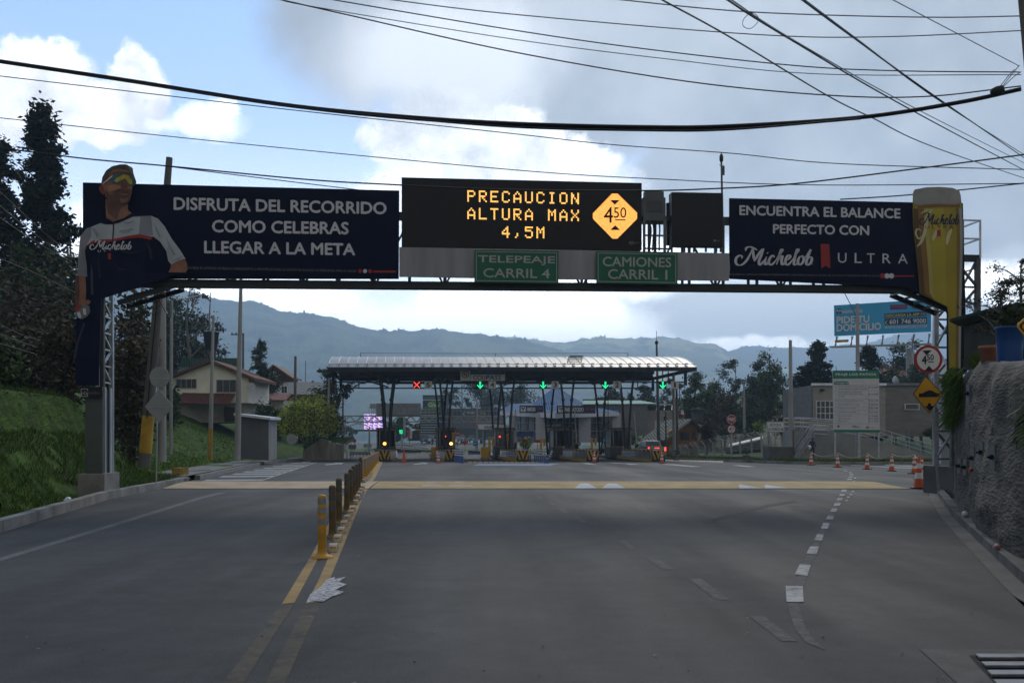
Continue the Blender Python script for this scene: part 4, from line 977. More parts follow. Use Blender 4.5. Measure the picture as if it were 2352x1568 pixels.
# ------------------------------------------------------------------ right: shotcrete wall, terrain behind it
WB = [(14, 7.6), (9.5, 7.9), (6.6, 8.6), (5.75, 9.8), (5.9, 11.2), (6.8, 14.2), (8.7, 19.2), (9.9, 22.3), (10.6, 23.6), (11.6, 24.4), (13.5, 25.0), (18, 26)]
def wall_top(y): return interp([(7, 2.3), (12.5, 2.50), (19, 2.98), (22, 3.02), (24, 2.9), (26, 2.9)], y)
def shot_mat():
 m = bpy.data.materials.new('shotcrete'); m.use_nodes = True; nt = m.node_tree; N = nt.nodes; L = nt.links; b = N['Principled BSDF']
 b.inputs['Roughness'].default_value = .9; b.inputs['Specular IOR Level'].default_value = .25
 tc = N.new('ShaderNodeTexCoord')
 def nz(sc, det, st=(1, 1, 1)):
  mp = N.new('ShaderNodeMapping'); mp.inputs['Scale'].default_value = st; L.new(tc.outputs['Object'], mp.inputs[0])
  n = N.new('ShaderNodeTexNoise'); n.inputs['Scale'].default_value = sc; n.inputs['Detail'].default_value = det; n.inputs['Roughness'].default_value = .65; L.new(mp.outputs[0], n.inputs['Vector']); return n.outputs[0]
 r = N.new('ShaderNodeValToRGB'); L.new(nz(1.6, 9, (.7, .4, 1)), r.inputs[0]); e = r.color_ramp.elements
 e[0].position = .33; e[0].color = (.046, .041, .035, 1); e[1].position = .66; e[1].color = (.105, .096, .084, 1)
 r2 = N.new('ShaderNodeValToRGB'); L.new(nz(3.0, 9, (.6, .35, 1)), r2.inputs[0]); e = r2.color_ramp.elements
 e[0].position = .58; e[0].color = (0, 0, 0, 1); e[1].position = .72; e[1].color = (.28, .28, .28, 1)
 mx = N.new('ShaderNodeMix'); mx.data_type = 'RGBA'; L.new(r2.outputs[0], mx.inputs[0]); L.new(r.outputs[0], mx.inputs[6]); mx.inputs[7].default_value = (.23, .215, .19, 1)
 vo = N.new('ShaderNodeTexVoronoi'); vo.inputs['Scale'].default_value = 24; mv = N.new('ShaderNodeMapping'); mv.inputs['Scale'].default_value = (.4, .22, 1); L.new(tc.outputs['Object'], mv.inputs[0]); L.new(mv.outputs[0], vo.inputs['Vector'])
 mr = N.new('ShaderNodeMapRange'); L.new(vo.outputs['Distance'], mr.inputs[0]); mr.inputs[1].default_value = .05; mr.inputs[2].default_value = .28; mr.inputs[3].default_value = .34; mr.inputs[4].default_value = 1.0
 mm = N.new('ShaderNodeMix'); mm.data_type = 'RGBA'; mm.blend_type = 'MULTIPLY'; mm.inputs[0].default_value = 1; L.new(mx.outputs[2], mm.inputs[6]); L.new(mr.outputs[0], mm.inputs[7])
 L.new(mm.outputs[2], b.inputs['Base Color'])
 bp = N.new('ShaderNodeBump'); bp.inputs['Strength'].default_value = .5; bp.inputs['Distance'].default_value = .03; L.new(vo.outputs['Distance'], bp.inputs['Height'])
 bp2 = N.new('ShaderNodeBump'); bp2.inputs['Strength'].default_value = .35; bp2.inputs['Distance'].default_value = .03; L.new(nz(30, 5, (.4, .22, 1)), bp2.inputs['Height']); L.new(bp.outputs[0], bp2.inputs['Normal']); L.new(bp2.outputs[0], b.inputs['Normal'])
 return m
shot = shot_mat()
def wall_path(n):
 q = catmull([Vector((x, y, 0)) for x, y in WB], 24); L_ = [0]
 for a, c in zip(q, q[1:]): L_.append(L_[-1] + (c - a).length)
 out = []
 for i in range(n + 1):
  s = L_[-1] * i / n
  for k in range(len(L_) - 1):
   if L_[k + 1] >= s - 1e-9: break
  f = (s - L_[k]) / max(1e-9, L_[k + 1] - L_[k]); p = q[k].lerp(q[k + 1], f); t = (q[k + 1] - q[k]).normalized(); out.append((p, Vector((-t.y, t.x, 0)), s))
 return out
def shot_wall():
 W = wall_path(230); nh = 46; vs = []
 for p, nrm, s in W:
  H_ = wall_top(p.y) + .06 * fbm(s * .6, 1, 3, 3)
  for j in range(nh + 7):
   if j <= nh:
    h = j / nh; back = .16 * h ** 1.4 + .05 * math.sin(s * 1.3) * h
    z = H_ * h - .1 * (1 - h)
    if h > .86: back += ((h - .86) / .14) ** 2 * .14
   else: k = (j - nh) / 6; back = .30 + k * 1.1; z = H_ - .02 + .05 * k; h = 1
   off = .10 * fbm(s * .5, z * .6, 7, 3) + .04 * fbm(s * .9, z * 2.2, 1, 3) + .022 * mnoise.noise(Vector((s * 2.6, z * 9, 2)))
   off -= .16 * math.exp(-((s - 24.6) / .16) ** 2) + .10 * math.exp(-((s - 21.9) / .10) ** 2) * (z < 2)
   q = p - nrm * back + nrm * off; vs.append((q.x, q.y, z + zg(p.y)))
 n = nh + 7; fs = [(i * n + j, (i + 1) * n + j, (i + 1) * n + j + 1, i * n + j + 1) for i in range(len(W) - 1) for j in range(n - 1)]
 b = MB(); b.faces(vs, [f[::-1] for f in fs], shot, True)
 o = b.build('retaining_wall', None, (8, 18, 0)); tag(o, 'rough dark grey sprayed-concrete retaining wall on the right kerb', 'wall'); return W
WALL = shot_wall()
# soil-nail plates
plate_m = M('nail_plate_steel', (.22, .235, .26), .5, .2, var=.25, scale=8)
from mathutils.bvhtree import BVHTree
wo = bpy.data.objects['retaining_wall']; WBV = BVHTree.FromPolygons([v.co + wo.location for v in wo.data.vertices], [p.vertices[:] for p in wo.data.polygons])
def nail(u, v, hp, red, lab):
 hit = WBV.ray_cast(CAM, Vector(((u - CX) / F, 1, (HY - v) / F)))[0]
 nrm = Vector((-.93, -.36, 0)); c = hit + nrm * .05; h = hp / F * c.y
 t = thing('anchor_plate', lab, 'anchor plate', c, 'soil nail plates on the grey wall')
 m = MB(); m.bar(c - Vector((0, 0, h / 2)), c + Vector((0, 0, h / 2)), .085, .02, plate_m, up=nrm); m.build('plate', t)
 m = MB(); m.tube([c, c + nrm * .10], .018, blk2, 8); m.tube([c + nrm * .015, c + nrm * .05], .038, blk2, 6); m.build('nail_head', t)
 if red: m = MB(); m.tube([c - Vector((0, 0, h * .55)), c + nrm * .08 - Vector((0, 0, h * .55))], .035, M('orange_cap', (.35, .10, .04), .6, var=.2), 8); m.build('orange_cap', t)
for q in ((2229, 903, 43, 0, 'topmost steel plate bolted to the grey wall'), (2239, 1051, 50, 1, 'steel plate with an orange cap, in the middle row of the wall'), (2260, 1038, 48, 0, 'steel plate second from the right on the wall'),
   (2287, 1049, 56, 0, 'largest and rightmost steel plate on the wall'), (2208, 1069, 34, 0, 'leftmost small steel plate on the wall'), (2222, 1072, 36, 0, 'small low steel plate beside the leftmost one')): nail(*q)
def right_top():
 b = MB(); vs = []; W = wall_path(60); n = 8
 for p, nrm, s in W:
  for j in range(n):
   k = j / (n - 1); q = p - nrm * (.75 + 16 * k ** 1.6); H_ = wall_top(p.y) + .0
   vs.append((q.x, q.y, H_ - .06 + .10 * (k > 0) + min(1.2, 2.2 * k) * (.35 + .2 * fbm(q.x * .5, q.y * .5, 3, 3)) + zg(p.y)))
 fs = [(i * n + j, (i + 1) * n + j, (i + 1) * n + j + 1, i * n + j + 1) for i in range(len(W) - 1) for j in range(n - 1)]
 b.faces(vs, [f[::-1] for f in fs], soil_grass, True); struct(b.build('right_hillside'))
right_top()
pts = []
for i in range(21000):
 p, nrm, s = WALL[rnd.randrange(150, 222)]
 if p.y < 17.3: continue
 r = rnd.random(); e = rnd.uniform(-.12, .5); z = wall_top(p.y) + zg(p.y) + .02
 q = p - nrm * (.36 + max(0, e)) + Vector((rnd.uniform(-.1, .1), rnd.uniform(-.1, .1), 0))
 hang = e < .12
 if hang: q = p + nrm * (-.16 + rnd.uniform(0, .30)); z -= rnd.uniform(0, 1.1) ** 1.3 * smoothstep(17.3, 21.5, p.y); pts.append((Vector((q.x, q.y, z)), Vector((nrm.x * .55, nrm.y * .55, -.75))))
 else: pts.append((Vector((q.x, q.y, z)), Vector((nrm.x * .3, nrm.y * .3, .9))))
blades('overhanging_grass', pts, [gr1, gr1, gr2, gr3], .14, .42, .010, .35, 'long green grass hanging over the far end of the grey wall')
pts = []
for i in range(1500):
 p, nrm, s = WALL[rnd.randrange(60, 120)]
 if not 10.6 < p.y < 12.6: continue
 z = rnd.uniform(1.5, 2.3); q = p + nrm * (-.30 * (z / 2.5) ** 1.4 + .08)
 pts.append((Vector((q.x, q.y, z)), Vector((nrm.x * .5, nrm.y * .5, -.6))))
blades('wall_weeds', pts, [gr1, gr2], .10, .28, .010, .4, 'tuft of green weeds hanging on the wall at the right edge')
pts = []
for i in range(3800):
 y = rnd.uniform(9.9, 24.5); k = interp([(x[1], x[0]) for x in WB[3:]], y); e = XR(y) + .62
 if k - e < .06: continue
 x = rnd.uniform(e, k + .05)
 if fbm(x * 2, y * 2, 4, 3) < (-.1 if y > 19 else .22): continue
 pts.append((Vector((x, y, .02)), Vector((0, 0, 1))))
blades('verge_weeds', pts, [gr1, gr2, gr3], .04, .15, .008, .6, 'low weeds growing between the kerb and the grey wall')
b = MB(); vs = []
for y in (9.8, 12, 14, 17, 19, 22.5, 24.5):
 k = interp([(x[1], x[0]) for x in WB[3:]], y); vs += [(XR(y) + .50, y, .02), (max(k, XR(y) + .55) + .4, y, .03)]
b.faces(vs, [(2 * i, 2 * i + 1, 2 * i + 3, 2 * i + 2) for i in range(6)], M('verge_soil', (.055, .05, .04), .95, var=.5, scale=4, bump=.8, bscale=18)); struct(b.build('verge'))
# litter by the wall and on the left bank
for (u, v, r, c, lab) in ((2216, 1189, .09, (.45, .42, .42), 'crumpled white litter at the foot of the grey wall'), (2290, 1263, .06, (.40, .20, .20), 'small pinkish litter scrap on the right kerb'),
       (156, 1155, .10, (.60, .65, .72), 'white crumpled bag on the left kerb grass')):
 p = G(u, v, .12); m = MB(); k = 9
 vs = [(p.x + r * rnd.uniform(.5, 1) * math.cos(a) * math.sin(e), p.y + r * rnd.uniform(.5, 1) * math.sin(a) * math.sin(e), p.z + r * .7 * (1 + math.cos(e))) for e in (.3, 1.0, 1.7, 2.5) for a in [2 * math.pi * i / k for i in range(k)]]
 m.faces(vs, [(i * k + j, i * k + (j + 1) % k, (i + 1) * k + (j + 1) % k, (i + 1) * k + j) for i in range(3) for j in range(k)] + [tuple(range(k))], M('litter_%d' % u, c, .6, var=.2, scale=20))
 tag(m.build('litter', None, p), lab, 'litter')
# ------------------------------------------------------------------ the toll plaza
SK = -.112
def T(x, y, z): return Vector((x + SK * (y - 93), y, z))        # plaza coordinates: rows run along the road
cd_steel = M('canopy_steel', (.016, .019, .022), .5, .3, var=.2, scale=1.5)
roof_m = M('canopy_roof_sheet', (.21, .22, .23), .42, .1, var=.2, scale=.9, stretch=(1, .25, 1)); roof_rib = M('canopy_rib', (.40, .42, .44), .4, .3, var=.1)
ISL = [(10.7, 1), (5.17, 2), (-.41, 3), (-6.14, 4), (-11.7, 5)]      # island axis x at y=93 and the lane beside it
zt_tie = 6.5
def canopy():
 t = thing('toll_canopy', 'long toll plaza canopy with a pale curved roof on black V-shaped columns', 'canopy', T(0, 93, -.75))
 y0, y1, xa, xb = 90.5, 107.5, -17.0, 16.5; n = 22
 arc = [(lerp(y0, y1, i / n), 7.73 + 1.53 * (1 - (2 * i / n - 1) ** 2)) for i in range(n + 1)]
 m = MB(); vs = []
 for (y, z) in arc: vs += [T(xa, y, z), T(xb, y, z)]
 m.faces(vs, [(2 * i, 2 * i + 1, 2 * i + 3, 2 * i + 2) for i in range(n)], roof_m, True)
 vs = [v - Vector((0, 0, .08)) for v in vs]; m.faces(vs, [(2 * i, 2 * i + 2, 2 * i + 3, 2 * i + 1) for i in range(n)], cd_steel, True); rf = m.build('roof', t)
 nr = 39; m = MB()
 for i in range(nr + 1):
  x = lerp(xa, xb, i / nr); m.tube([T(x, y, z + .02) for y, z in arc[:15]], .032, roof_rib, 5, False)
 rb = m.build('ribs', t); rb.parent = rf
 m = MB()
 for i in range(nr):
  x = lerp(xa, xb, i / nr) + .1; y, z = arc[1]; m.cbox(T(x, y - .15, z + .02), .26, .20, .13, M('pale_clip', (.75, .76, .78), .3, .3, var=.05))
 o = m.build('roof_clips', t)
 m = MB(); m.bar(T(xa, 90.9, 8.02), T(xb, 90.9, 8.02), .05, .05, g_steel); m.build('roof_rail', t)
 m = MB()
 m.bar(T(xa, 90.5, 7.55), T(xb, 90.5, 7.55), .30, .34, cd_steel); m.bar(T(xa, 107.5, 7.55), T(xb, 107.5, 7.55), .30, .34, cd_steel)
 for x in (xa + .1, xb - .1): m.bar(T(x, 90.5, 7.55), T(x, 107.5, 7.55), .2, .3, cd_steel)
 m.build('edge_beam', t)
 # trusses
 m = MB()
 for (y, za, zb) in ((93, 7.25, 6.85), (105, 7.25, 6.85)):
  for z, w in ((7.42, .16), (7.02, .16), (6.5, .13)):
   xl, xr = (-11.9, 11.4) if z > 6.6 else (xa + .2, xb - .2)
   m.bar(T(xl, y, z), T(xr, y, z), .14, w, cd_steel)
  for x in (xa + .3, xb - .3): m.bar(T(x, y, 7.5), T(x, y, 6.2), .26, .26, cd_steel)
  m.bar(T(xa + 2.8, y, 7.35), T(-11.7, y, 6.62), .14, .16, cd_steel); m.bar(T(xb - 3.2, y, 7.35), T(11.0, y, 6.75), .14, .16, cd_steel)
  m.bar(T(xa + 2.2, y, 7.5), T(xa + 2.2, y, 6.5), .10, .10, cd_steel); m.bar(T(xb - 1.9, y, 7.5), T(xb - 1.9, y, 6.5), .10, .10, cd_steel)
 for i in range(14):
  y = 93.6 + i * .85
  m.bar(T(-11.5, y, 7.32), T(11.2, y, 7.32), .12, .14, cd_steel)
 for (x, k) in ISL:
  for y in [93 + j * 1.2 for j in range(11)]:
   m.bar(T(x - 1.3, y, 7.3), T(x + 1.3, y, 7.3), .1, .3, cd_steel)
  for dx in (-.9, 0, .9): m.bar(T(x + dx, 93, 7.1), T(x + dx, 105, 7.1), .14, .5, cd_steel)
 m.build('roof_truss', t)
 for (x, k) in ISL:
  for y in (93.0, 105.0):
   m = MB(); z0 = -.75 + (1.2 if y < 100 else 1.0)
   for sg in (-1, 1):
    m.bar(T(x + sg * .06, y, -.7), T(x + sg * .42, y, 5.0), .19, .19, cd_steel); m.bar(T(x + sg * .42, y, 5.0), T(x + sg * .70, y, 7.3), .19, .19, cd_steel)
    m.cbox(T(x + sg * .40, y, 4.75), .30, .30, .22, cd_steel)
   m.build('column', t)
 # lightning wire with stubs
 m = MB()
 for i, x in enumerate((-14.4, -1, 12.2)):
  y, z = arc[n // 2]; m.bar(T(x, y, z), T(x, y, z + .45), .05, .05, cd_steel); m.cbox(T(x, y, z), 1.0, .4, .06, cd_steel)
 y, z = arc[n // 2]; m.tube([T(-14.4, y, z + .45), T(-1, y, z + .40), T(12.2, y, z + .45)], .02, cd_steel, 5); m.build('lightning_wire', t)
 m = MB()
 for i in range(9):
  y, z = arc[i + 2]; m.bar(T(5.0 + i * .17, y, z + .1), T(6.3 + i * .17, y, z + .1), .07, .05, g_dark)
 for k in (5.0, 6.3): m.tube([T(k + (i - 2) * .17, arc[i][0], arc[i][1] + .09) for i in range(2, 11)], .03, g_dark, 5)
 m.build('roof_ladder', t)
 for i, (x, y) in enumerate(((-13.9, 93), (12.4, 93))):
  m = MB(); m.bar(T(x, y, 7.4), T(x, y, 6.5), .03, .03, cd_steel); m.lathe([(.30, 0), (.22, .06), (.05, .12)], cd_steel, T(x, y, 6.35), 12); m.build('pendant_lamp', t)
 m = MB(); x = 8.9
 for sx in (-.16, .16): m.bar(T(x + sx, 93.4, .8), T(x + sx, 93.4, 6.6), .05, .05, cd_steel)
 for i in range(22): m.bar(T(x - .16, 93.4, .9 + i * .26), T(x + .16, 93.4, .9 + i * .26), .03, .03, cd_steel)
 m.build('ladder', t)
canopy()
# lane signals + number plates
gled = M('green_leds', (0, .02, .01), .5, var=0, emit=(.02, 1.0, .38), estr=1.5); rled = M('red_leds', (.02, 0, 0), .5, var=0, emit=(1.0, .06, .04), estr=1.8)
plate_w = M('number_plate_white', (.85, .84, .80), .6, var=.08)
A6 = lambda x: (1900 + x / 2.851) / 1.7415
A5 = lambda x: (1200 + x / 2.851) / 1.7415
VV = lambda y: (1350 + y / 2.851) / 1.7415
TB = Board(1176, 880, 92.75, 0)
def signals():
 lane = [(5, A5(1287), A5(1375), A5(1418), A5(1506)), (4, A5(2010), A5(2100), A5(2150), A5(2236)), (3, A6(735), A6(820), A6(873), A6(955)), (2, A6(1445), A6(1530), A6(1577), A6(1662)), (1, A6(2100), A6(2185), A6(2235), A6(2322))]
 for (k, a, c, e, f) in lane:
  t = thing('lane_signal', 'green down-arrow lane signal hanging beside plate %d' % k if k != 5 else 'red cross lane signal hanging beside plate 5', 'lane signal', TB.pt((a + c) / 2, VV(580)), 'lane signals under the canopy')
  m = MB(); TB.slab(m, [(a, VV(497)), (a, VV(580)), (c, VV(580)), (c, VV(497))], blk2, .18, 0); m.bar(TB.pt((a + c) / 2, VV(497)) + Vector((0, .1, 0)), TB.pt((a + c) / 2, VV(360)) + Vector((0, .1, 0)), .09, .09, cd_steel); m.build('housing', t)
  m = MB(); cu, cv = (a + c) / 2, VV(538); h = (VV(580) - VV(497)) / 2 * .90
  if k == 5:
   for sg in (-1, 1):
    w = h * .16; TB.poly(m, [(cu - h - w * 0, cv - sg * h + w * sg), (cu + h - w, cv + sg * h), (cu + h, cv + sg * h - w * sg), (cu - h + w, cv - sg * h)][::sg], rled, .012 + .003 * sg)
  else:
   w = h * .15
   for i in range(8):
    y0 = cv - h + i * h * .2
    for s_ in (-1, 1): TB.rect(m, cu + s_ * w - w * .62, y0, cu + s_ * w + w * .62, y0 + h * .17, gled, .012)
   for i in range(6):
    for s_ in (-1, 1):
     x = cu + s_ * h * .82 * (1 - i / 5.2); y = cv + h * .05 + h * .86 * i / 5.2
     TB.rect(m, x - w * .8, y - h * .05, x + w * .8, y + h * .17, gled, .012)
  m.build('lit_symbol', t)
  t = thing('lane_number_plate', 'square pale plate with black number %d hanging under the canopy' % k, 'sign', TB.pt((e + f) / 2, VV(580)), 'lane number plates under the canopy')
  m = MB(); TB.slab(m, [(e, VV(496)), (e, VV(580)), (f, VV(580)), (f, VV(496))], plate_w, .03, 0); m.build('plate', t)
  m = MB(); TB.text(m, str(k), lerp(e, f, .27 if k > 1 else .42), lerp(e, f, .73 if k > 1 else .62), VV(511), VV(565), print_k, .012, .12); m.build('number', t)
 # COLPASS board
 u0, u1 = 1057, 1160; v0, v1 = 846, 874
 t = thing('lane_board', 'white and blue board reading SOLO TELEPEAJE COL PASS over lane 4', 'sign', TB.pt(1108, v1))
 m = MB(); TB.slab(m, [(u0, v0), (u0, v1), (u1, v1), (u1, v0)], print_k, .08, .04, plate_w); m.build('panel', t)
 m = MB(); TB.rect(m, 1080.5, v0 + .6, u1 - .6, 859.6, M('sign_blue', (.02, .14, .32), .5, var=.05), .052); TB.rect(m, 1080, v0, 1080.6, v1, print_k, .053)
 TB.text(m, 'SOLO TELEPEAJE', 1086, 1153, 849, 855.6, print_w, .056, .01); TB.text(m, 'COL', 1087, 1113, 862, 872, M('orange_print', (.42, .13, .04), .5, var=.05), .056, .05); TB.text(m, 'PASS', 1117, 1151, 861.5, 872, M('navy_letter', (.03, .05, .13), .5, var=0), .056, .05, shear=.2)
 for i in range(4): TB.rect(m, 1111 + i * .4, 863 + i * 2, 1116, 863.7 + i * 2, M('navy_letter', (0, 0, 0)), .055)
 TB.ring(m, 1069, 860, 6.6, 8.0, print_r, .056); TB.stroke(m, [(1064, 855), (1074, 865)], 1.4, print_r, .058, 2, False)
 for k in range(3): TB.stroke(m, [(1065, 858 + k * 2), (1069, 856 + k * 2.4), (1073, 857 + k * 2.2)], .8, print_k, .055, 3, False)
 m.build('print', t)
signals()
# booths
booth_m = M('booth_cladding', (.13, .12, .11), .55, .3, var=.15, scale=2); booth_d = M('booth_dark', (.075, .072, .068), .6, .2, var=.15, scale=2)
glass_d = M('dark_glass', (.006, .007, .008), .08, 0, var=0, spec=.6); frame_al = M('booth_frame', (.24, .235, .22), .45, .6, var=.15)
def booth(u0, u1, lab, front):
 y = 96.3; x0, x1 = (u0 - CX) / F * y, (u1 - CX) / F * y; w = x1 - x0; zb = -.75 + .15; zt = zb + 2.72
 t = thing('toll_booth', lab, 'toll booth', (x0 + w / 2, y, zb), 'toll booths')
 q = lambda a, b_, z: Vector((x0 + a + SK * b_, y + b_, z))
 m = MB(); D_ = 2.6
 m.prism([q(0, 0, zb), q(w, 0, zb), q(w, D_, zb), q(0, D_, zb)][::-1], (0, 0, 1.02), booth_d); m.build('base_wall', t)
 m = MB()
 for a, b_ in ((0.04, .04), (w - .04, .04), (w - .04, D_ - .04), (.04, D_ - .04), (w * .16, .04)): m.bar(q(a, b_, zb + 1.02), q(a, b_, zt - .1), .09, .09, frame_al)
 m.bar(q(0, .04, zb + 1.04), q(w, .04, zb + 1.04), .09, .05, frame_al); m.build('frame', t)
 m = MB(); m.prism([q(.06, .06, zb + 1.06), q(w - .06, .06, zb + 1.06), q(w - .06, D_ - .06, zb + 1.06), q(.06, D_ - .06, zb + 1.06)][::-1], (0, 0, zt - .12 - zb - 1.06), glass_d); m.build('window', t)
 m = MB(); m.prism([q(-.14, -.18, zt - .1), q(w + .14, -.18, zt - .1), q(w + .14, D_ + .18, zt - .1), q(-.14, D_ + .18, zt - .1)][::-1], (0, 0, .12), booth_m); m.prism([q(-.05, -.08, zt + .02), q(w + .05, -.08, zt + .02), q(w + .05, D_, zt + .02), q(-.05, D_, zt + .02)][::-1], (0, 0, .14), booth_d); m.build('roof', t)
booth(A5(875), A5(1088), 'grey toll booth with dark glass between lane 5 and the left road', 1)
booth(A5(1562), A5(1772), 'grey toll booth with dark glass beside the blue and white posts', 1)
booth(A6(228), A6(448), 'grey toll booth with dark glass below plate 4', 1)
booth(A6(890), A6(1122), 'grey toll booth with dark glass below plate 3', 1)
booth(A6(1540), A6(1782), 'grey toll booth with dark glass below plate 2, beside the pickup', 1)
# islands with crash barriers
yel = M('yellow_paint', (.42, .24, .02), .5, var=.18, scale=3); blkp = M('black_paint', (.012, .012, .012), .5, var=.1); rail_m = M('guardrail_zinc', (.30, .31, .32), .38, .75, var=.25, scale=2)
isl_c = M('island_concrete', (.20, .195, .18), .85, var=.25, scale=2)
def chevron(bd_pts, mat_a, mat_b, n, m, o, e1, e2, lift, slant):
 """diagonal stripes on the rectangle o + a*e1 + b*e2"""
 nr = e1.cross(e2).normalized() * lift
 def clip(poly):
  for ax, lim, sg in ((0, 0, 1), (0, 1, -1), (1, 0, 1), (1, 1, -1)):
   out = []
   for i in range(len(poly)):
    a, c = poly[i], poly[(i + 1) % len(poly)]; fa, fc = (a[ax] - lim) * sg, (c[ax] - lim) * sg
    if fa >= 0: out.append(a)
    if fa * fc < 0: k = fa / (fa - fc); out.append((a[0] + (c[0] - a[0]) * k, a[1] + (c[1] - a[1]) * k))
   poly = out
   if not poly: return []
  return poly
 m.face([o + nr, o + e1 + nr, o + e1 + e2 + nr, o + e2 + nr], mat_a)
 for i in range(-n * 2, n * 3):
  if i % 2: continue
  p = clip([(i / n, 0), ((i + 1) / n, 0), ((i + 1) / n + slant, 1), (i / n + slant, 1)])
  if len(p) >= 3: m.face([o + e1 * a + e2 * b_ + nr * 1.6 for a, b_ in p], mat_b)
NOSE = [(12.34, 1), (6.83, 2), (.95, 3), (-5.1, 4), (-10.7, 5)]
isl_lab = {1: 'beside the pickup truck', 2: 'below plate 2', 3: 'behind the blue posts', 4: 'with an amber light beside lane 4', 5: 'where the yellow post row ends'}
def island(xn, k):
 y0 = 83.6; zb = zg(84)
 q = lambda a, b_, z: Vector((xn + a + SK * b_, y0 + b_, zb + z))
 t = thing('toll_island', 'striped toll island with guardrails, ' + isl_lab[k], 'toll island', q(0, 0, 0), 'toll islands')
 m = MB(); m.prism([q(-.42, .3, 0), q(.42, .3, 0), q(.95, 4, 0), q(.95, 12, 0), q(-.95, 12, 0), q(-.95, 4, 0)][::-1], (0, 0, .34), yel); m.build('yellow_base', t)
 m = MB(); m.prism([q(-1.0, 11.8, 0), q(1.0, 11.8, 0), q(1.0, 30, 0), q(-1.0, 30, 0)][::-1], (0, 0, .18), isl_c); m.build('kerb', t)
 for sg in (-1, 1):
  for z in (.36, .54, .72):
   m = MB()
   prof = [(0, -.10), (.045, -.06), (.0, -.015), (.0, .015), (.045, .06), (0, .10)]
   A_, B2 = q(sg * .44, .35, z), q(sg * .98, 4.2, z); C_ = q(sg * .98, 9.6, z); o = Vector((sg, 0, 0))
   for (a, c) in ((A_, B2), (B2, C_)):
    vs = [p + o * h + Vector((0, 0, dz)) for p in (a, c) for h, dz in prof]; n = len(prof)
    m.faces(vs, [(i, i + 1, n + i + 1, n + i) for i in range(n - 1)], rail_m)
   m.build('guardrail', t)
  for b_ in (.6, 2.4, 4.4, 6.2, 8.0, 9.4): m = MB(); m.cbox(q(sg * interp([(.3, .36), (4.2, .90)], b_), b_, .3), .12, .12, .54, g_dark); m.build('rail_post', t)
 m = MB(); m.prism([q(-.40, .3, .84), q(.40, .3, .84), q(.92, 4.2, .84), q(.92, 9.6, .84), q(-.92, 9.6, .84), q(-.92, 4.2, .84)][::-1], (0, 0, .10), blkp)
 for sg in (-1, 1):
  for (a0, b0, a1, b1, n) in ((.44, .35, .96, 4.2, 8), (.96, 4.2, .96, 9.6, 9)):
   o, e1 = q(sg * a0, b0, .80), q(sg * a1, b1, .80) - q(sg * a0, b0, .80); e2 = Vector((0, 0, .20))
   if sg > 0: chevron(None, yel, blkp, n, m, o, e1, e2, .012, .10)
   else: chevron(None, yel, blkp, n, m, o + e1, -e1, e2, .012, -.10)
 m.build('striped_top', t)
 m = MB(); w = .50
 m.prism([q(-w, .16, .18), q(w, .16, .18), q(w, .24, .18), q(-w, .24, .18)][::-1], (0, 0, .76), blkp)
 o = q(-w, .15, .18); chevron(None, yel, blkp, 2.5 and 3, m, o, Vector((w, 0, 0)), Vector((0, 0, .76)), .004, -.55); chevron(None, yel, blkp, 3, m, q(0, .15, .18), Vector((w, 0, 0)), Vector((0, 0, .76)), .004, .55)
 m.build('chevron_panel', t)
 m = MB(); m.box(q(-.55, 0, 0).x, q(.55, 0, 0).x, y0 + .1, y0 + .9, zb, zb + .18, g_dark); m.build('foot', t)
 if k >= 4:
  m = MB(); m.tube([q(0, .35, .9), q(0, .35, 1.5)], .05, g_dark, 8)
  m.build('lamp_post', t)
  am = M('amber_lamp', (.3, .12, .02), .4, var=0, emit=(1, .36, .06), estr=3.0) if k == 5 else M('bright_amber_lamp', (.3, .15, .05), .4, var=0, emit=(1, .52, .17), estr=2.4)
  m = MB(); m.lathe([(.02, -.18), (.10, -.14), (.14, -.05), (.14, .05), (.10, .14), (.02, .18)], am, q(0, .30, 1.52), 14, True, Matrix.Rotation(R(90), 3, 'X')); m.build('warning_lamp', t)
for x, k in NOSE: island(x, k)
# barriers, yellow posts, boxes on the islands
def arm(name_u0, v0, u1, v1, d, lab):
 a, c = P(name_u0, v0, d), P(u1, v1, d)
 t = thing('barrier_arm', lab, 'barrier', (a.x, a.y, zg(d)), 'toll barriers')
 m = MB(); m.tube([a, c], [.055, .04], M('barrier_white', (.60, .60, .58), .5, var=.1), 8); m.build('arm', t)
 m = MB(); m.cbox(Vector((a.x, a.y, zg(d) + .17)), .34, .42, a.z - zg(d) - .1, blk2); m.cbox(Vector((a.x, a.y, a.z + .02)), .40, .46, .16, M('barrier_orange', (.38, .12, .05), .5, var=.1)); m.build('cabinet', t)
arm(A6(458), VV(1212), A6(461), VV(815), 101, 'raised thin white barrier arm of lane 4, beside the round green bush')
arm(A6(1160), VV(1222), A6(1135), VV(830), 101, 'raised white barrier arm of lane 3, leaning left before the blue-roofed shop')
arm(A6(1846), VV(1230), A6(1812), VV(835), 101, 'raised white barrier arm of lane 2 behind the pickup')
arm(A5(1730), VV(1090), A5(1718), VV(795), 102, 'raised white barrier arm beside the second booth from the left')
arm(A5(1035), VV(1222), A5(1440), VV(1228), 99, 'lowered white barrier arm closing lane 5')
def ypost(u, v0, v1, d, lab):
 a = P(u, v1, d); h = (v1 - v0) / F * d
 t = thing('yellow_post', lab, 'post', a, 'yellow posts on the toll islands')
 m = MB(); m.box(a.x - .11, a.x + .11, a.y - .11, a.y + .11, a.z, a.z + h, yel); m.build('shaft', t)
 m = MB(); m.box(a.x - .13, a.x + .13, a.y - .13, a.y + .13, a.z + h, a.z + h + .05, print_w); m.build('cap', t)
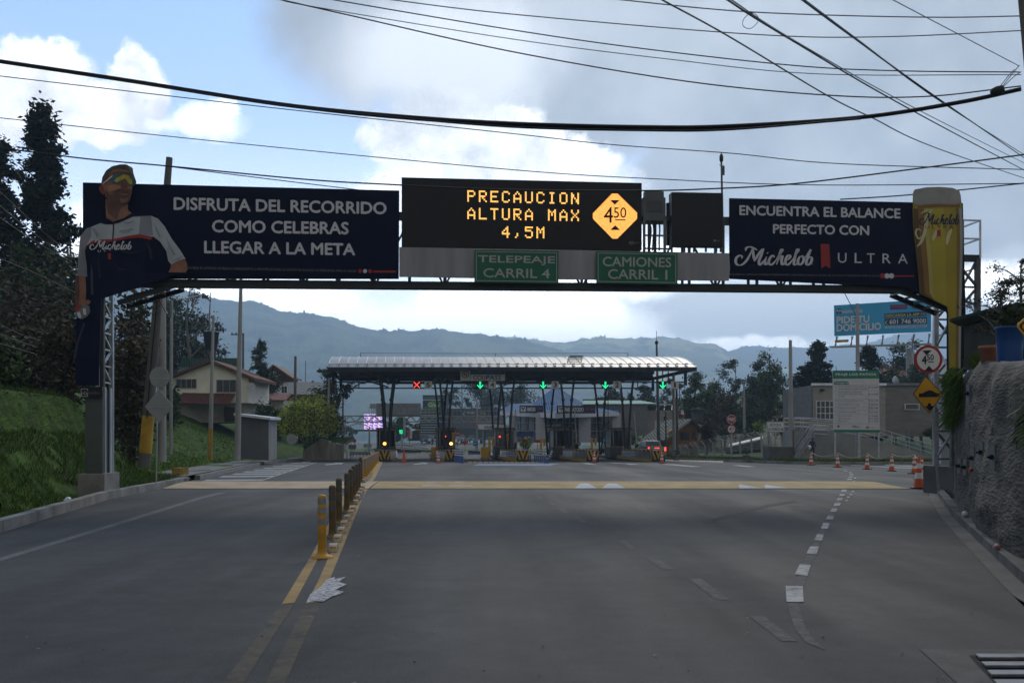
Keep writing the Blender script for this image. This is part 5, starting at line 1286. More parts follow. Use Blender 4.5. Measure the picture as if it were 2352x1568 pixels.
for (x, y0, y1, f, lab) in ((165, 1138, 1365, A6, 'tall yellow square post left of the booth below plate 4'), (206, 1138, 1235, A6, 'short yellow post directly left of the booth below plate 4'), (370, 1103, 1255, A6, 'yellow post standing on the guardrail behind the blue posts'),
       (752, 1145, 1390, A6, 'tall yellow post left of the booth below plate 3'), (790, 1145, 1235, A6, 'shorter yellow post left of the booth below plate 3'), (1018, 1240, 1390, A6, 'yellow post at the left end of the guardrail below plate 2'),
       (1332, 1150, 1380, A6, 'tall yellow post behind the orange cone of lane 2'), (1374, 1150, 1230, A6, 'shorter yellow post behind the orange cone of lane 2'), (1700, 1245, 1390, A6, 'yellow post at the left end of the pickup lane guardrail'), (1746, 1085, 1250, A5, 'yellow post right of the second booth from the left')):
 ypost(f(x), VV(y0), VV(y1), 94, lab)
for (x0, x1, f, lab) in ((68, 160, A6, 'yellow concrete block beside the tall yellow post, right of the parking sign'), (1492, 1556, A5, 'yellow concrete block left of the second booth')):
 p = P((f(x0) + f(x1)) / 2, VV(1392), 93); w = (f(x1) - f(x0)) / F * 93
 m = MB(); m.box(p.x - w / 2, p.x + w / 2, 93, 95.2, p.z, p.z + 1.15, yel); m.box(p.x - w / 2 - .03, p.x + w / 2 + .03, 92.9, 95.3, p.z - .1, p.z + .22, isl_c); m.box(p.x - w / 2 + .05, p.x + w / 2 - .05, 93.05, 95.1, p.z + 1.15, p.z + 1.18, M('block_top', (.30, .19, .05), .6, var=.2)); tag(m.build('yellow_block', None, p), lab, 'concrete block', 'yellow blocks on the toll islands')
# traffic light showing green
def tlight(u, v0, v1, lit):
 p = P(u, VV(1260), 101); z0, z1 = P(u, v1, 101).z, P(u, v0, 101).z
 t = thing('traffic_light', 'small black traffic light showing green between the booths of lanes 3 and 2', 'traffic light', Vector((p.x, p.y, zg(101))))
 m = MB(); m.cbox(Vector((p.x, 101, z0)), .42, .3, z1 - z0, blk2); m.tube([(p.x, 101.1, zg(101)), (p.x, 101.1, z0)], .05, blk2, 8); m.build('housing', t)
 m = MB(); m.lathe([(.01, 0), (.17, .01), (.17, .04), (.01, .05)], gled, (p.x, 100.84, z0 + .26), 14, True, Matrix.Rotation(R(90), 3, 'X')); m.build('green_lamp', t)
 m = MB(); m.lathe([(.01, 0), (.17, .01), (.17, .04), (.01, .05)], M('unlit_lamp', (.03, .01, .01), .3, var=0), (p.x, 100.84, z0 + .72), 14, True, Matrix.Rotation(R(90), 3, 'X')); m.build('red_lamp', t)
tlight(A6(1490), VV(1130), VV(1200), 'g')
for (u, v, lab) in ((A6(282), VV(1128), 'red lane lamp glowing in the booth below plate 4'), (A5(1655), VV(1126), 'red lane lamp glowing on the second booth from the left')):
 p = P(u, v, 96.1); m = MB(); m.lathe([(.01, -.05), (.10, -.02), (.10, .02), (.01, .05)], rled, p, 12, True, Matrix.Rotation(R(90), 3, 'X')); m.cbox(p + Vector((0, .12, -.14)), .26, .18, .28, blk2); tag(m.build('signal_lamp', None, p), lab, 'lamp', 'red lamps on the booths')
# ---- cones
cone_o = M('cone_orange', (.55, .095, .025), .5, var=.12, scale=3); cone_w = M('cone_reflective', (.62, .62, .60), .45, var=.1); cone_b = M('cone_base_rubber', (.015, .015, .015), .7, var=.2)
def cone(bands, base=cone_b):
 t = thing('traffic_cone', 'x', 'traffic cone', (0, 0, 0), 'traffic cones')
 m = MB(); m.prism([(-.22, -.22, 0), (.22, -.22, 0), (.22, .22, 0), (-.22, .22, 0)][::-1], (0, 0, .045), base); m.build('base', t)
 m = MB(); r = lambda z: lerp(.155, .035, (z - .04) / .86)
 m.lathe([(r(.04), .04), (r(.90), .90)], cone_o, (0, 0, 0), 20, False); m.lathe([(.036, .90), (.03, .94), (.01, .95)], cone_o, (0, 0, 0), 14); body = m.build('body', t)
 for a, c in bands:
  m = MB(); m.lathe([(r(a) + .003, a), (r(c) + .003, c)], cone_w, (0, 0, 0), 20, False); m.build('reflective_band', t)
 return t
proto = cone([(.30, .47), (.60, .75)]); red = cone([(.20, .32), (.44, .56), (.68, .78)], M('cone_red_base', (.35, .04, .03), .6, var=.1)); plain = cone([], M('cone_red_base', (.35, .04, .03), .6))
b3 = cone([(.26, .40), (.52, .64), (.74, .82)])
used = set()
def put_cone(src, u, v, lab, h):
 p = G(u, v); s = h / .95
 o = src if src.name not in used else copy_tree(src)
 used.add(src.name); o.location = p; o.scale = (s, s, s); o.rotation_euler = (0, 0, rnd.uniform(-.4, .4)); o['label'] = lab; return o
CONES = []
for src, u, v, lab, h in ((plain, 928, 1062, 'plain orange cone without bands in lane 5', 1.05), (red, 1006.5, 1063, 'red cone with several white bands, beside the blue posts', .98), (b3, A6(1360), 1062, 'orange banded cone in front of the lane 2 chevron', 1.0), (b3, A6(2131), 1063.4, 'orange banded cone behind the pickup at the kerb markers', 1.0),
       (b3, 1863, 1068, 'orange and white cone at the foot of the stairs', .92), (b3, 1924, 1073, 'orange and white cone below the toll price board', .92), (b3, 1992, 1077.5, 'orange and white cone right of the price board posts', .92), (b3, 2048.5, 1081.5, 'orange and white cone third from the right of the chained row', .92),
       (b3, 2100, 1088, 'orange and white cone tied behind the big cone, left one', .92), (b3, 2117.5, 1102, 'orange and white cone half hidden right of the big cone', .92), (proto, 2111, 1122, 'biggest orange and white cone at the end of the speed hump', 1.0)):
 CONES.append(put_cone(src, u, v, lab, h))
chain_m = M('chain_yellow', (.32, .27, .17), .6, var=.3, scale=12)
tops = [CONES[i].location + Vector((0, 0, .90)) for i in range(4, 10)]
cl = ['plastic chain sagging between the stairs cone and the price board cone', 'plastic chain sagging under the price board posts', 'plastic chain sagging between the cones right of the price board', 'plastic chain from the chained row to the tied cones', 'short plastic chain between the two tied cones']
for i, (a, c) in enumerate(zip(tops, tops[1:])):
 sag = .28 if i < 3 else .12
 pp = [a.lerp(c, k / 14) - Vector((0, 0, sag * 4 * (k / 14) * (1 - k / 14))) for k in range(15)]
 m = MB(); m.tube(pp, .016, chain_m, 5); tag(m.build('cone_chain', None, a), cl[i], 'chain', 'chains between the cones')
p = G(1810, 1068) ; a = CONES[4].location + Vector((0, 0, .9)); c = P(1845, 1040, 72)
# ---- delineator posts on the double yellow line + lane separators
dp_y = M('post_yellow', (.40, .21, .015), .5, var=.22, scale=5); dp_g = M('post_reflective_grey', (.20, .21, .23), .4, var=.2, scale=6); dp_dark = M('post_grimy', (.11, .072, .022), .6, var=.4, scale=4); dp_band = M('post_grimy_band', (.07, .07, .07), .5, var=.3, scale=5)
def delineator(mb_, mg_):
 t = thing('delineator_post', 'x', 'delineator post', (0, 0, 0), 'delineator posts on the yellow line')
 m = MB(); m.lathe([(.150, 0), (.145, .015), (.085, .035), (.062, .07), (.058, .12)], mb_, (0, 0, 0), 18); m.build('foot', t)
 m = MB(); m.lathe([(.056, .06), (.053, .79), (.047, .805), (.02, .815)], mb_, (0, 0, 0), 18); m.build('tube', t)
 for z in (.43, .575, .695): m = MB(); m.lathe([(.0575, z), (.0565, z + .075)], mg_, (0, 0, 0), 18, False); m.build('reflective_band', t)
 return t
dA, dB = delineator(dp_y, dp_g), delineator(dp_dark, dp_band)
usedp = set()
def put(src, loc, lab, rz=0.0, s=1.0):
 o = src if src.name not in usedp else copy_tree(src); usedp.add(src.name)
 o.location = loc; o.rotation_euler = (rnd.gauss(0, .012), rnd.gauss(0, .012), rz); o['label'] = lab; o.scale = (s, s, s); return o
LX_T = [(12.95, -2.47), (15.57, -2.80), (17.94, -3.11), (20.05, -3.34), (33, -5.0), (88, -11.75)]
y, k = 12.95, 0
while y < 84 and k < 30:
 lab = ('nearest yellow post of the centre row, with three grey bands' if k == 0 else '%s post from the near end of the yellow line row' % ORD[k] if k < 20 else 'far post of the yellow line row near the toll island')
 far = y > 33
 put(dA if (k == 0 or far) else dB, Vector((interp(LX_T, y), y, zg(y) + .008 + (.14 if 31.2 < y < 34.3 else 0))), lab, 0, 1.0 if not far else 1.05); k += 1
 y += 2.45 if y < 31 else 2.5
sep_w = M('separator_pale', (.30, .24, .17), .55, var=.25, scale=8); sep_y = M('separator_yellow', (.40, .22, .05), .55, var=.25, scale=8)
def separator():
 t = thing('lane_separator', 'x', 'lane separator', (0, 0, 0), 'lane separators along the yellow posts')
 m = MB(); pf = [(-.22, 0), (-.20, .04), (-.10, .095), (.10, .095), (.20, .04), (.22, 0)]
 m.prism([(-.055, y_, z_) for y_, z_ in pf], (.11, 0, 0), sep_w); m.build('body', t)
 for s in (-1, 1):
  m = MB(); m.box(-.045, .045, s * .15 - .03, s * .15 + .03, .055, .078, sep_y, Matrix.Rotation(0, 4, 'X')); m.build('reflector', t)
 return t
sA = separator(); y, k = 13.7, 0
while y < 46:
 put(sA, Vector((interp(LX_T, y) + .11, y, zg(y) + .008 + (.14 if 31.0 < y < 34.4 else 0))), 'nearest pale lane separator block beside the first yellow post' if k == 0 else '%s pale separator block along the yellow posts' % ORD[k] if k < 20 else 'distant pale separator block along the yellow posts', R(6.5))
 k += 1; y += 1.22 if y < 20 else 1.9
# blue/white flexible posts
fb = M('post_blue', (.02, .055, .18), .5, var=.12); fw = M('post_white', (.60, .60, .60), .45, var=.08)
def blue_post():
 t = thing('flexible_post', 'x', 'flexible post', (0, 0, 0), 'blue and white flexible posts')
 m = MB(); m.lathe([(.13, 0), (.12, .03), (.06, .05), (.055, 1.05), (.02, 1.07)], fb, (0, 0, 0), 14); m.build('tube', t)
 for z in (.55, .74, .92): m = MB(); m.lathe([(.060, z), (.060, z + .09)], fw, (0, 0, 0), 14, False); m.build('white_band', t)
 return t
bp_ = blue_post()
for k in range(8):
 u = lerp(A5(1752), A5(1858), k / 7); put(bp_, G(u, VV(lerp(1412, 1432, k / 7))), 'blue banded post %s from the left in the row by the red cone' % ORD[k])
for k, (x, y) in enumerate(((568, 1400), (590, 1402), (612, 1404), (632, 1406), (678, 1410), (700, 1412), (722, 1420), (745, 1420), (768, 1422))):
 put(bp_, G(A6(x), VV(y)), 'blue banded post %s from the left before the lane 4 guardrail' % ORD[k])
put(bp_, G(A6(795), VV(1430)), 'blue banded post standing just left of the fallen one')
o = put(bp_, G(A6(822), VV(1434)), 'blue banded post leaning over to the right'); o.rotation_euler = (0, R(22), 0)
# ------------------------------------------------------------------ vegetation builders
bark = M('bark', (.055, .045, .035), .9, var=.4, scale=5, bump=.6, bscale=18); bark_pale = M('pale_bark', (.17, .155, .13), .85, var=.35, scale=4)
def leafm(n, c, v=.35): return M('leaves_' + n, c, .75, var=v, scale=.7, spec=.15)
L_DK = [leafm('dark', (.028, .048, .025)), leafm('dark_b', (.045, .070, .031)), leafm('dark_c', (.068, .090, .038))]
L_CON = [leafm('conifer', (.010, .019, .012)), leafm('conifer_b', (.016, .028, .015))]
L_BR = [leafm('brown', (.065, .050, .032)), leafm('brown_b', (.042, .040, .024)), leafm('brown_c', (.085, .072, .040))]
L_MID = [leafm('mid', (.065, .105, .034)), leafm('mid_b', (.07, .11, .03)), leafm('mid_c', (.020, .034, .015))]
L_LT = [leafm('light', (.36, .42, .05)), leafm('light_b', (.20, .27, .045)), leafm('light_c', (.035, .055, .016))]
L_EUC = [leafm('euc', (.050, .066, .044)), leafm('euc_b', (.075, .092, .056))]
L_RED = [leafm('wine', (.085, .018, .030)), leafm('wine_b', (.050, .012, .020))]
def leaves(V, FF, MM, c, r, n, size, ks, flat=1.0, shell=.45):
 for _ in range(n):
  d = Vector((rnd.gauss(0, .52), rnd.gauss(0, .52), rnd.gauss(0, .52)))
  p = c + Vector((d.x * r[0], d.y * r[1], d.z * r[2]))
  s = size * rnd.uniform(.55, 1.35)
  a = Vector((rnd.gauss(0, 1), rnd.gauss(0, 1), rnd.gauss(0, .7) * flat)).normalized(); b_ = a.cross(Vector((rnd.gauss(0, 1), rnd.gauss(0, 1), rnd.gauss(0, 1)))).normalized()
  i = len(V); V += [tuple(p - a * s), tuple(p + b_ * s * .45), tuple(p + a * s), tuple(p - b_ * s * .45)]
  FF.append((i, i + 1, i + 2, i + 3)); MM.append(rnd.choice(ks))
def crown(root, spec, mats, name='crown'):
 """spec: list of (centre, radii, count, leaf size)"""
 b = MB(); ks = [b.mi(m) for m in mats]; V, FF, MM = [], [], []
 for c, r, n, s in spec: leaves(V, FF, MM, c, r, n, s, ks)
 b.v, b.f, b.m, b.sm = V, FF, MM, [False] * len(FF); return b.build(name, root)
def tree(name, label, cat, base, h, w, kind, mats, dens=1.0, leaf=.16, group=None, lean=0.0, seed=None, bare=.0):
 global rnd
 keep = rnd; rnd = random.Random(seed if seed is not None else int(abs(base.x * 31 + base.y * 17 + h * 7)))
 t = thing(name, label, cat, base, group)
 m = MB(); tip = base + Vector((lean * h, 0, h)); spec = []
 bk = bark_pale if kind in ('euc', 'sparse') else bark
 tr = max(.05, h * .018)
 m.tube(catmull([base, base.lerp(tip, .35) + Vector((rnd.gauss(0, .02) * h, 0, 0)), base.lerp(tip, .7) + Vector((rnd.gauss(0, .02) * h, 0, 0)), tip], 5), [lerp(tr, tr * .15, i / 15) for i in range(16)], bk, 7)
 if kind == 'conifer':
  nb = int(26 * dens) + 8
  for i in range(nb):
   f = rnd.uniform(.12, .98); reach = w / 2 * (1 - f) ** .75 * rnd.uniform(.45, 1.25) + .25; a = rnd.uniform(0, 6.283)
   p0 = base.lerp(tip, f); up = rnd.uniform(-.25, .25)
   p1 = p0 + Vector((math.cos(a) * reach, math.sin(a) * reach, up * reach)); m.tube([p0, p0.lerp(p1, .5) - Vector((0, 0, .06 * reach)), p1], [tr * .3, tr * .2, tr * .06], bk, 4, False)
   k = max(2, int(reach / .55))
   for j in range(k):
    q = p0.lerp(p1, (j + .8) / k); rr = (.30 + .25 * (1 - j / k)) * (h / 16) ** .5
    spec.append((q, (rr * 1.15, rr * 1.15, rr * .8), int(34 * dens), leaf))
  for i in range(6): spec.append((base.lerp(tip, .88 + .02 * i), (.22, .22, .4), 26, leaf * .8))
 elif kind in ('euc', 'sparse'):
  nb = 9 if kind == 'euc' else 13
  for i in range(nb):
   f = rnd.uniform(.30, .95); a = rnd.uniform(0, 6.283); reach = w / 2 * rnd.uniform(.5, 1.15) * (1.1 - .5 * f)
   p0 = base.lerp(tip, f); p1 = p0 + Vector((math.cos(a) * reach, math.sin(a) * reach, reach * rnd.uniform(.3, .95))); mid = p0.lerp(p1, .5) + Vector((0, 0, reach * .12))
   m.tube(catmull([p0, mid, p1], 4), [lerp(tr * .45, tr * .08, j / 8) for j in range(9)], bk, 5, False)
   for j in range(3):
    q = mid.lerp(p1, rnd.uniform(.2, 1.1)); e = q + Vector((rnd.gauss(0, .25), rnd.gauss(0, .25), rnd.uniform(-.1, .35))) * reach * .6
    m.tube([q, e], [tr * .10, tr * .04], bk, 4, False)
    if rnd.random() > bare:
     rr = reach * rnd.uniform(.18, .34); spec.append((e, (rr, rr, rr * .75), int(46 * dens), leaf))
 else:
  nb = 12 if kind == 'broad' else 9
  for i in range(nb):
   f = rnd.uniform(.25, .85); a = rnd.uniform(0, 6.283); reach = w / 2 * rnd.uniform(.45, .95)
   p0 = base.lerp(tip, f * .8); p1 = p0 + Vector((math.cos(a) * reach, math.sin(a) * reach, h * rnd.uniform(.05, .22)))
   m.tube([p0, p0.lerp(p1, .5) + Vector((0, 0, .05 * h)), p1], [tr * .4, tr * .25, tr * .08], bk, 5, False)
   rr = w * rnd.uniform(.15, .26); spec.append((p1, (rr, rr, rr * .8), int(150 * dens), leaf)); spec.append((p0.lerp(p1, .5), (rr * .8, rr * .8, rr * .7), int(70 * dens), leaf))
  for i in range(7):
   rr = w * rnd.uniform(.13, .22); c = base.lerp(tip, rnd.uniform(.55, .98)) + Vector((rnd.gauss(0, w * .10), rnd.gauss(0, w * .10), 0)); spec.append((c, (rr, rr, rr * .85), int(130 * dens), leaf))
 m.build('trunk', t); crown(t, spec, mats); rnd = keep; return t
def bush(name, label, base, w, h, mats, n=900, leaf=.12, lumps=9, group=None, cat='bush', stems=True):
 global rnd
 keep = rnd; rnd = random.Random(int(abs(base.x * 37 + base.y * 11 + w * 5)))
 t = thing(name, label, cat, base, group); spec = []
 for i in range(lumps):
  a = rnd.uniform(0, 6.283); k = rnd.uniform(0, .62)
  c = base + Vector((math.cos(a) * w / 2 * k, math.sin(a) * w / 2 * k, h * rnd.uniform(.3, .78))); rr = rnd.uniform(.16, .27)
  spec.append((c, (w * rr, w * rr, h * rr * 1.1), n // lumps, leaf))
 m = MB()
 for i in range(5):
  c = rnd.choice(spec)[0]; m.tube([base + Vector((rnd.gauss(0, .08), rnd.gauss(0, .08), -.1)), base.lerp(c, .6) + Vector((0, 0, .1 * h)), c], [.05, .035, .012], bark, 5, False)
 m.build('stem', t); crown(t, spec, mats, 'crown'); rnd = keep; return t
def at(u, v, d): return P(u, v, d)
def lz(u, d):
 x = (u - CX) / F * d; return Vector((x, d, left_z(x, d) - .1))
# ------------------------------------------------------------------ left: big conifers and the wooded slope
def tall(u, vtop, d, wpx, kind, mats, label, dens=1.0, leaf=.16, name='tree', cat='tree', lean=0.0, vbase=None, bare=0.0, seed=None, group=None):
 b = lz(u, d) if vbase is None else P(u, vbase, d)
 top = P(u, vtop, d); return tree(name, label, cat, b, top.z - b.z, wpx / F * d, kind, mats, dens, leaf, group, lean, seed, bare)
tall(96, 238, 58, 175, 'conifer', L_CON, 'tallest ragged dark conifer rising behind the left billboard edge', 2.6, .19, 'conifer', seed=3)
tall(8, 320, 60, 120, 'conifer', L_CON, 'narrow dark conifer at the left edge beside the tallest one', 2.0, .18, 'conifer', seed=5)
tall(60, 400, 66, 120, 'sparse', L_CON, 'thin open tree between the two dark conifers on the left', 1.1, .16, seed=8)
tall(160, 515, 62, 110, 'broad', L_CON, 'dark round tree right of the tallest conifer beside the billboard', 1.0, .18, seed=9)
tall(112, 560, 56, 170, 'broad', L_DK, 'dark broad tree at the foot of the tallest conifer', 1.2, .19, seed=11)
tall(24, 560, 54, 150, 'broad', L_DK, 'dark broad tree at the left edge under the narrow conifer', 1.2, .19, seed=12)
lb = [(30, 640, 46, 190, L_BR, 'large brownish bush high on the left bank at the picture edge'), (130, 655, 44, 170, L_BR, 'large brownish bush on the left bank behind the cyclist arm'), (70, 735, 36, 190, L_BR, 'wide reddish brown bush above the grass bank on the left'), (160, 745, 34, 150, L_BR, 'reddish brown bush directly left of the gantry leg'),
  (10, 790, 31, 120, L_MID, 'green bush at the left edge above the grass bank'), (225, 720, 40, 120, L_DK, 'dark bush behind the printed cyclist hand'), (290, 690, 44, 130, L_BR, 'dark brown bush right of the left gantry tower'), (322, 690, 50, 100, L_DK, 'tall dark bush behind the leaning concrete pole'),
  (300, 770, 37, 130, L_BR, 'low dark bush above the grass between gantry and leaning pole'), (388, 735, 100, 60, L_DK, 'dark bush behind the pale pole on the left'), (396, 905, 84, 30, L_MID, 'greyish bush left of the cream house')]
for (u, vt, d, w, mats, lab) in lb:
 b0 = lz(u, d); h = P(u, vt, d).z - b0.z; bush('bush', lab, b0, w / F * d, h * 1.12, mats, int(2600), .13 * d / 40, 14, 'bushes on the left slope')
tall(412, 690, 112, 110, 'broad', L_DK, 'dense dark tree behind the cream house roof on the left', 1.1, .2, seed=21)
tall(452, 735, 114, 110, 'broad', L_DK, 'dark spreading tree above the black water tank', .9, .2, seed=22)
tall(440, 640, 110, 150, 'euc', L_EUC, 'tall open eucalyptus with bare branches below the gantry', .8, .17, seed=24, bare=.25)
tall(484, 672, 112, 110, 'euc', L_EUC, 'open eucalyptus leaning right over the water tank', .9, .17, seed=26, bare=.2)
tall(385, 640, 106, 90, 'euc', L_EUC, 'thin dark eucalyptus seen through the gantry knee brace', 1.2, .17, seed=27)
# ------------------------------------------------------------------ poles and signs on the left
pole_c = M('pole_concrete', (.30, .29, .275), .8, var=.22, scale=1.2, bump=.3, bscale=12, stretch=(1, 1, .3)); pole_d = M('pole_concrete_dark', (.11, .105, .10), .85, var=.3, scale=1.5, stretch=(1, 1, .3)); pole_y = M('pole_yellow_band', (.42, .25, .03), .6, var=.25, scale=3)
def pole(label, a, b, r0, r1, mat=pole_c, band=None, name='utility_pole', cat='pole', group=None):
 t = thing(name, label, cat, a, group); m = MB(); n = 8; m.tube([a.lerp(b, i / n) for i in range(n + 1)], [lerp(r0, r1, i / n) for i in range(n + 1)], mat, 14); m.build('shaft', t)
 if band:
  f0, f1 = band; m = MB(); m.tube([a.lerp(b, f0), a.lerp(b, f1)], [lerp(r0, r1, f0) + .006, lerp(r0, r1, f1) + .006], pole_y, 16, False); m.build('painted_band', t)
 return t
a, b = P(331, 1072, 31.5), P(389, 362, 31.5)
t = pole('leaning dark concrete pole with a yellow painted band, rising behind the left billboard', a, b, .19, .10, pole_d, (.045, .165))
m = MB()
for k in range(5):
 o = P(352 + k * 2, 700 - k * 8, 31.2); m.tube([o + Vector((.22 * math.cos(q * .7), -.1, .16 * math.sin(q * .7) + .05 * q * (k - 2) / 4)) for q in range(10)], .010, blk, 4)
m.tube(catmull([P(366, 690, 31.2), P(390, 730, 31.2), P(392, 690, 31.3), P(385, 640, 31.3)], 6), .012, blk, 4); m.build('cable_coil', t)
m = MB(); m.cbox(P(362, 690, 31.2), .14, .1, .14, M('orange_box', (.35, .16, .02), .5, var=.1)); m.build('junction_box', t)
m = MB(); m.tube([P(337, 960, 31.25), P(350, 800, 31.25), P(366, 640, 31.25)], .02, blk, 5); m.build('down_cable', t)
pole('thick pale concrete pole behind the leaning one, beside two sign backs', P(371, 1060, 38), P(373, 560, 38), .17, .13)
pole('slim grey lamp pole beside the grey shelter', P(545, 1056, 63), P(553.5, 640, 63), .20, .10)
pole('slightly leaning pole with a yellow foot before the cream house', lz(482, 74) + Vector((0, 0, 0)), P(490, 724, 74), .18, .09, pole_c, (.01, .235))
pole('short grey pole far back beside the left pine branch', P(323, 700, 60), P(330, 640, 60), .10, .08)
pole('slim far pole behind the leaning pole, among the dark trees', lz(392, 70), P(394, 690, 70), .13, .10)
t = thing('road_sign', 'round sign and diamond sign seen from behind on one thin post', 'sign', lz(358, 30.6))
sgn_b = M('sign_back', (.30, .31, .32), .5, .4, var=.12, scale=2); D_ = 30.6; SB = Board(362, 900, D_)
m = MB(); m.tube([lz(358, D_), P(363, 845, D_)], .028, g_galv, 8); m.build('post', t)
m = MB(); SB.slab(m, [(367 + 23 * math.cos(-k * math.pi / 14), 866 + 24 * math.sin(-k * math.pi / 14)) for k in range(28)], sgn_b, .01, .03); m.build('round_plate', t)
m = MB(); SB.slab(m, [(366, 893), (333, 934), (366, 970), (399, 934)], sgn_b, .01, .03); m.build('diamond_plate', t)
for v, w in ((868, 22), (934, 26)): m = MB(); SB.rect(m, 367 - w, v, 367 + w, v + 1.6, g_galv, .05); m.build('bracket', t)
t = thing('yellow_block', 'chipped yellow concrete block on the grass by the left kerb', 'concrete block', P(411, 1090, 37)); p = P(395, 1091, 36.5)
m = MB(); w = 33 / F * 36.5; m.prism([p, p + Vector((w * .62, -.1, 0)), p + Vector((w, .25, .02)), p + Vector((w * .4, .5, 0))][::-1], (0, 0, .27), M('yellow_block_paint', (.36, .23, .06), .75, var=.4, scale=6, bump=.4)); m.build('block', t)
m = MB(); p = P(392, 1101, 35.2); m.prism([p, p + Vector((.55, -.1, 0)), p + Vector((.6, .3, 0)), p + Vector((.05, .4, 0))][::-1], (0, 0, .06), conc); tag(m.build('concrete_cover', None, p), 'low concrete cover slab on the grass below the yellow block', 'cover slab')
# grey shelter
def shelter():
 d = 70; t = thing('shelter', 'windowless grey roadside shelter with a pale sloping roof slab', 'shelter', P(590, 1055, d))
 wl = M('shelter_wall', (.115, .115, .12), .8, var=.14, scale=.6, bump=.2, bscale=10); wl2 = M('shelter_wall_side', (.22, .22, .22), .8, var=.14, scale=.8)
 a, b, c, e = P(548, 1052, d), P(617, 1057, d), P(617, 964, d), P(548, 954, d)
 f, g = P(636, 1053, d + 3.2), P(636, 964, d + 3.2)
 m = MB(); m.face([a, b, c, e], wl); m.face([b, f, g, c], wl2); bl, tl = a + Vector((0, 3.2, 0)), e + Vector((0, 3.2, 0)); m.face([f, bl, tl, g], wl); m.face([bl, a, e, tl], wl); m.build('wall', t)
 m = MB(); o = Vector((-.25, -.35, 0)); q = [e + o, c + Vector((.2, -.35, 0)), g + Vector((.25, .2, 0)), tl + Vector((-.25, .2, 0))]; m.prism(q, (0, 0, .17), M('roof_slab_pale', (.55, .58, .60), .6, var=.12)); m.build('roof', t)
shelter()
# ------------------------------------------------------------------ houses on the left
stucco = M('cream_stucco', (.80, .74, .64), .85, var=.10, scale=.8, bump=.2, bscale=20); tile = None
def tilemat(name, c, sc):
 m = bpy.data.materials.new(name); m.use_nodes = True; nt = m.node_tree; N = nt.nodes; L = nt.links; b = N['Principled BSDF']; b.inputs['Roughness'].default_value = .75; b.inputs['Specular IOR Level'].default_value = .12
 tc = N.new('ShaderNodeTexCoord'); w = N.new('ShaderNodeTexWave'); w.inputs['Scale'].default_value = sc; w.inputs['Distortion'].default_value = .6; w.bands_direction = 'X'; L.new(tc.outputs['Object'], w.inputs[0])
 n = N.new('ShaderNodeTexNoise'); n.inputs['Scale'].default_value = 3; L.new(tc.outputs['Object'], n.inputs[0])
 r = N.new('ShaderNodeValToRGB'); L.new(w.outputs[0], r.inputs[0]); r.color_ramp.elements[0].color = (*[x * .45 for x in c], 1); r.color_ramp.elements[1].color = (*[x * 1.2 for x in c], 1)
 mx = N.new('ShaderNodeMix'); mx.data_type = 'RGBA'; mx.blend_type = 'MULTIPLY'; mx.inputs[0].default_value = .6; L.new(r.outputs[0], mx.inputs[6]); L.new(n.outputs[0], mx.inputs[7]); L.new(mx.outputs[2], b.inputs['Base Color'])
 bp = N.new('ShaderNodeBump'); bp.inputs['Strength'].default_value = .8; bp.inputs['Distance'].default_value = .05; L.new(w.outputs[0], bp.inputs['Height']); L.new(bp.outputs[0], b.inputs['Normal']); return m
t_red = tilemat('red_clay_tiles', (.17, .068, .048), 1.6); t_red2 = tilemat('pink_clay_tiles', (.34, .15, .12), 1.4); t_green = tilemat('green_corrugated_roof', (.10, .19, .16), 1.8); t_grey = tilemat('grey_corrugated_roof', (.24, .24, .22), 1.2); t_blue = tilemat('blue_metal_roof', (.035, .14, .31), 1.1)
win_fr = M('white_window_frame', (.55, .55, .54), .5, var=.08); win_gl = M('window_glass', (.012, .014, .018), .12, 0, var=.2, spec=.6); curt = M('blue_curtain', (.025, .04, .075), .7, var=.3, scale=4)
def window(root, u0, v0, u1, v1, d, nv, glass=win_gl, grille=False, nh=1, fr=win_fr):
 """framed window: frame > pane (and a mesh of bars)"""
 B_ = Board((u0 + u1) / 2, (v0 + v1) / 2, d); f = MB(); e = .055 * F / d
 for r in ((u0, v0, u1, v0 + e), (u0, v1 - e, u1, v1), (u0, v0 + e, u0 + e, v1 - e), (u1 - e, v0 + e, u1, v1 - e)): B_.slab(f, [(r[0], r[1]), (r[0], r[3]), (r[2], r[3]), (r[2], r[1])], fr, .10, .06)
 for k in range(1, nv): x = lerp(u0, u1, k / nv); B_.slab(f, [(x - e / 2, v0 + e), (x - e / 2, v1 - e), (x + e / 2, v1 - e), (x + e / 2, v0 + e)], fr, .08, .045)
 for k in range(1, nh): y = lerp(v0, v1, k / nh) ; B_.slab(f, [(u0 + e, y - e / 2), (u0 + e, y + e / 2), (u1 - e, y + e / 2), (u1 - e, y - e / 2)], fr, .08, .043)
 fo = f.build('window', root); g = MB(); B_.rect(g, u0 + e * .5, v0 + e * .5, u1 - e * .5, v1 - e * .5, glass, .012); go = g.build('pane', root); go.parent = fo
 if grille:
  q = MB(); w = u1 - u0; h = v1 - v0; s = 4.2
  for sg in (1, -1):
   k = -h
   while k < w + h:
    p0 = [u0 + k, v0] if sg > 0 else [u0 + k, v1]; p1 = [u0 + k + h, v1] if sg > 0 else [u0 + k + h, v0]
    if p1[0] > u0 and p0[0] < u1:
     if p0[0] < u0: f_ = (u0 - p0[0]) / h; p0 = [u0, lerp(p0[1], p1[1], f_)]
     if p1[0] > u1: f_ = (p1[0] - u1) / h; p1 = [u1, lerp(p1[1], p0[1], f_)]
     q.bar(B_.pt(*p0, .075), B_.pt(*p1, .075), .022, .022, frame_al)
    k += s
  qo = q.build('grille', root); qo.parent = fo
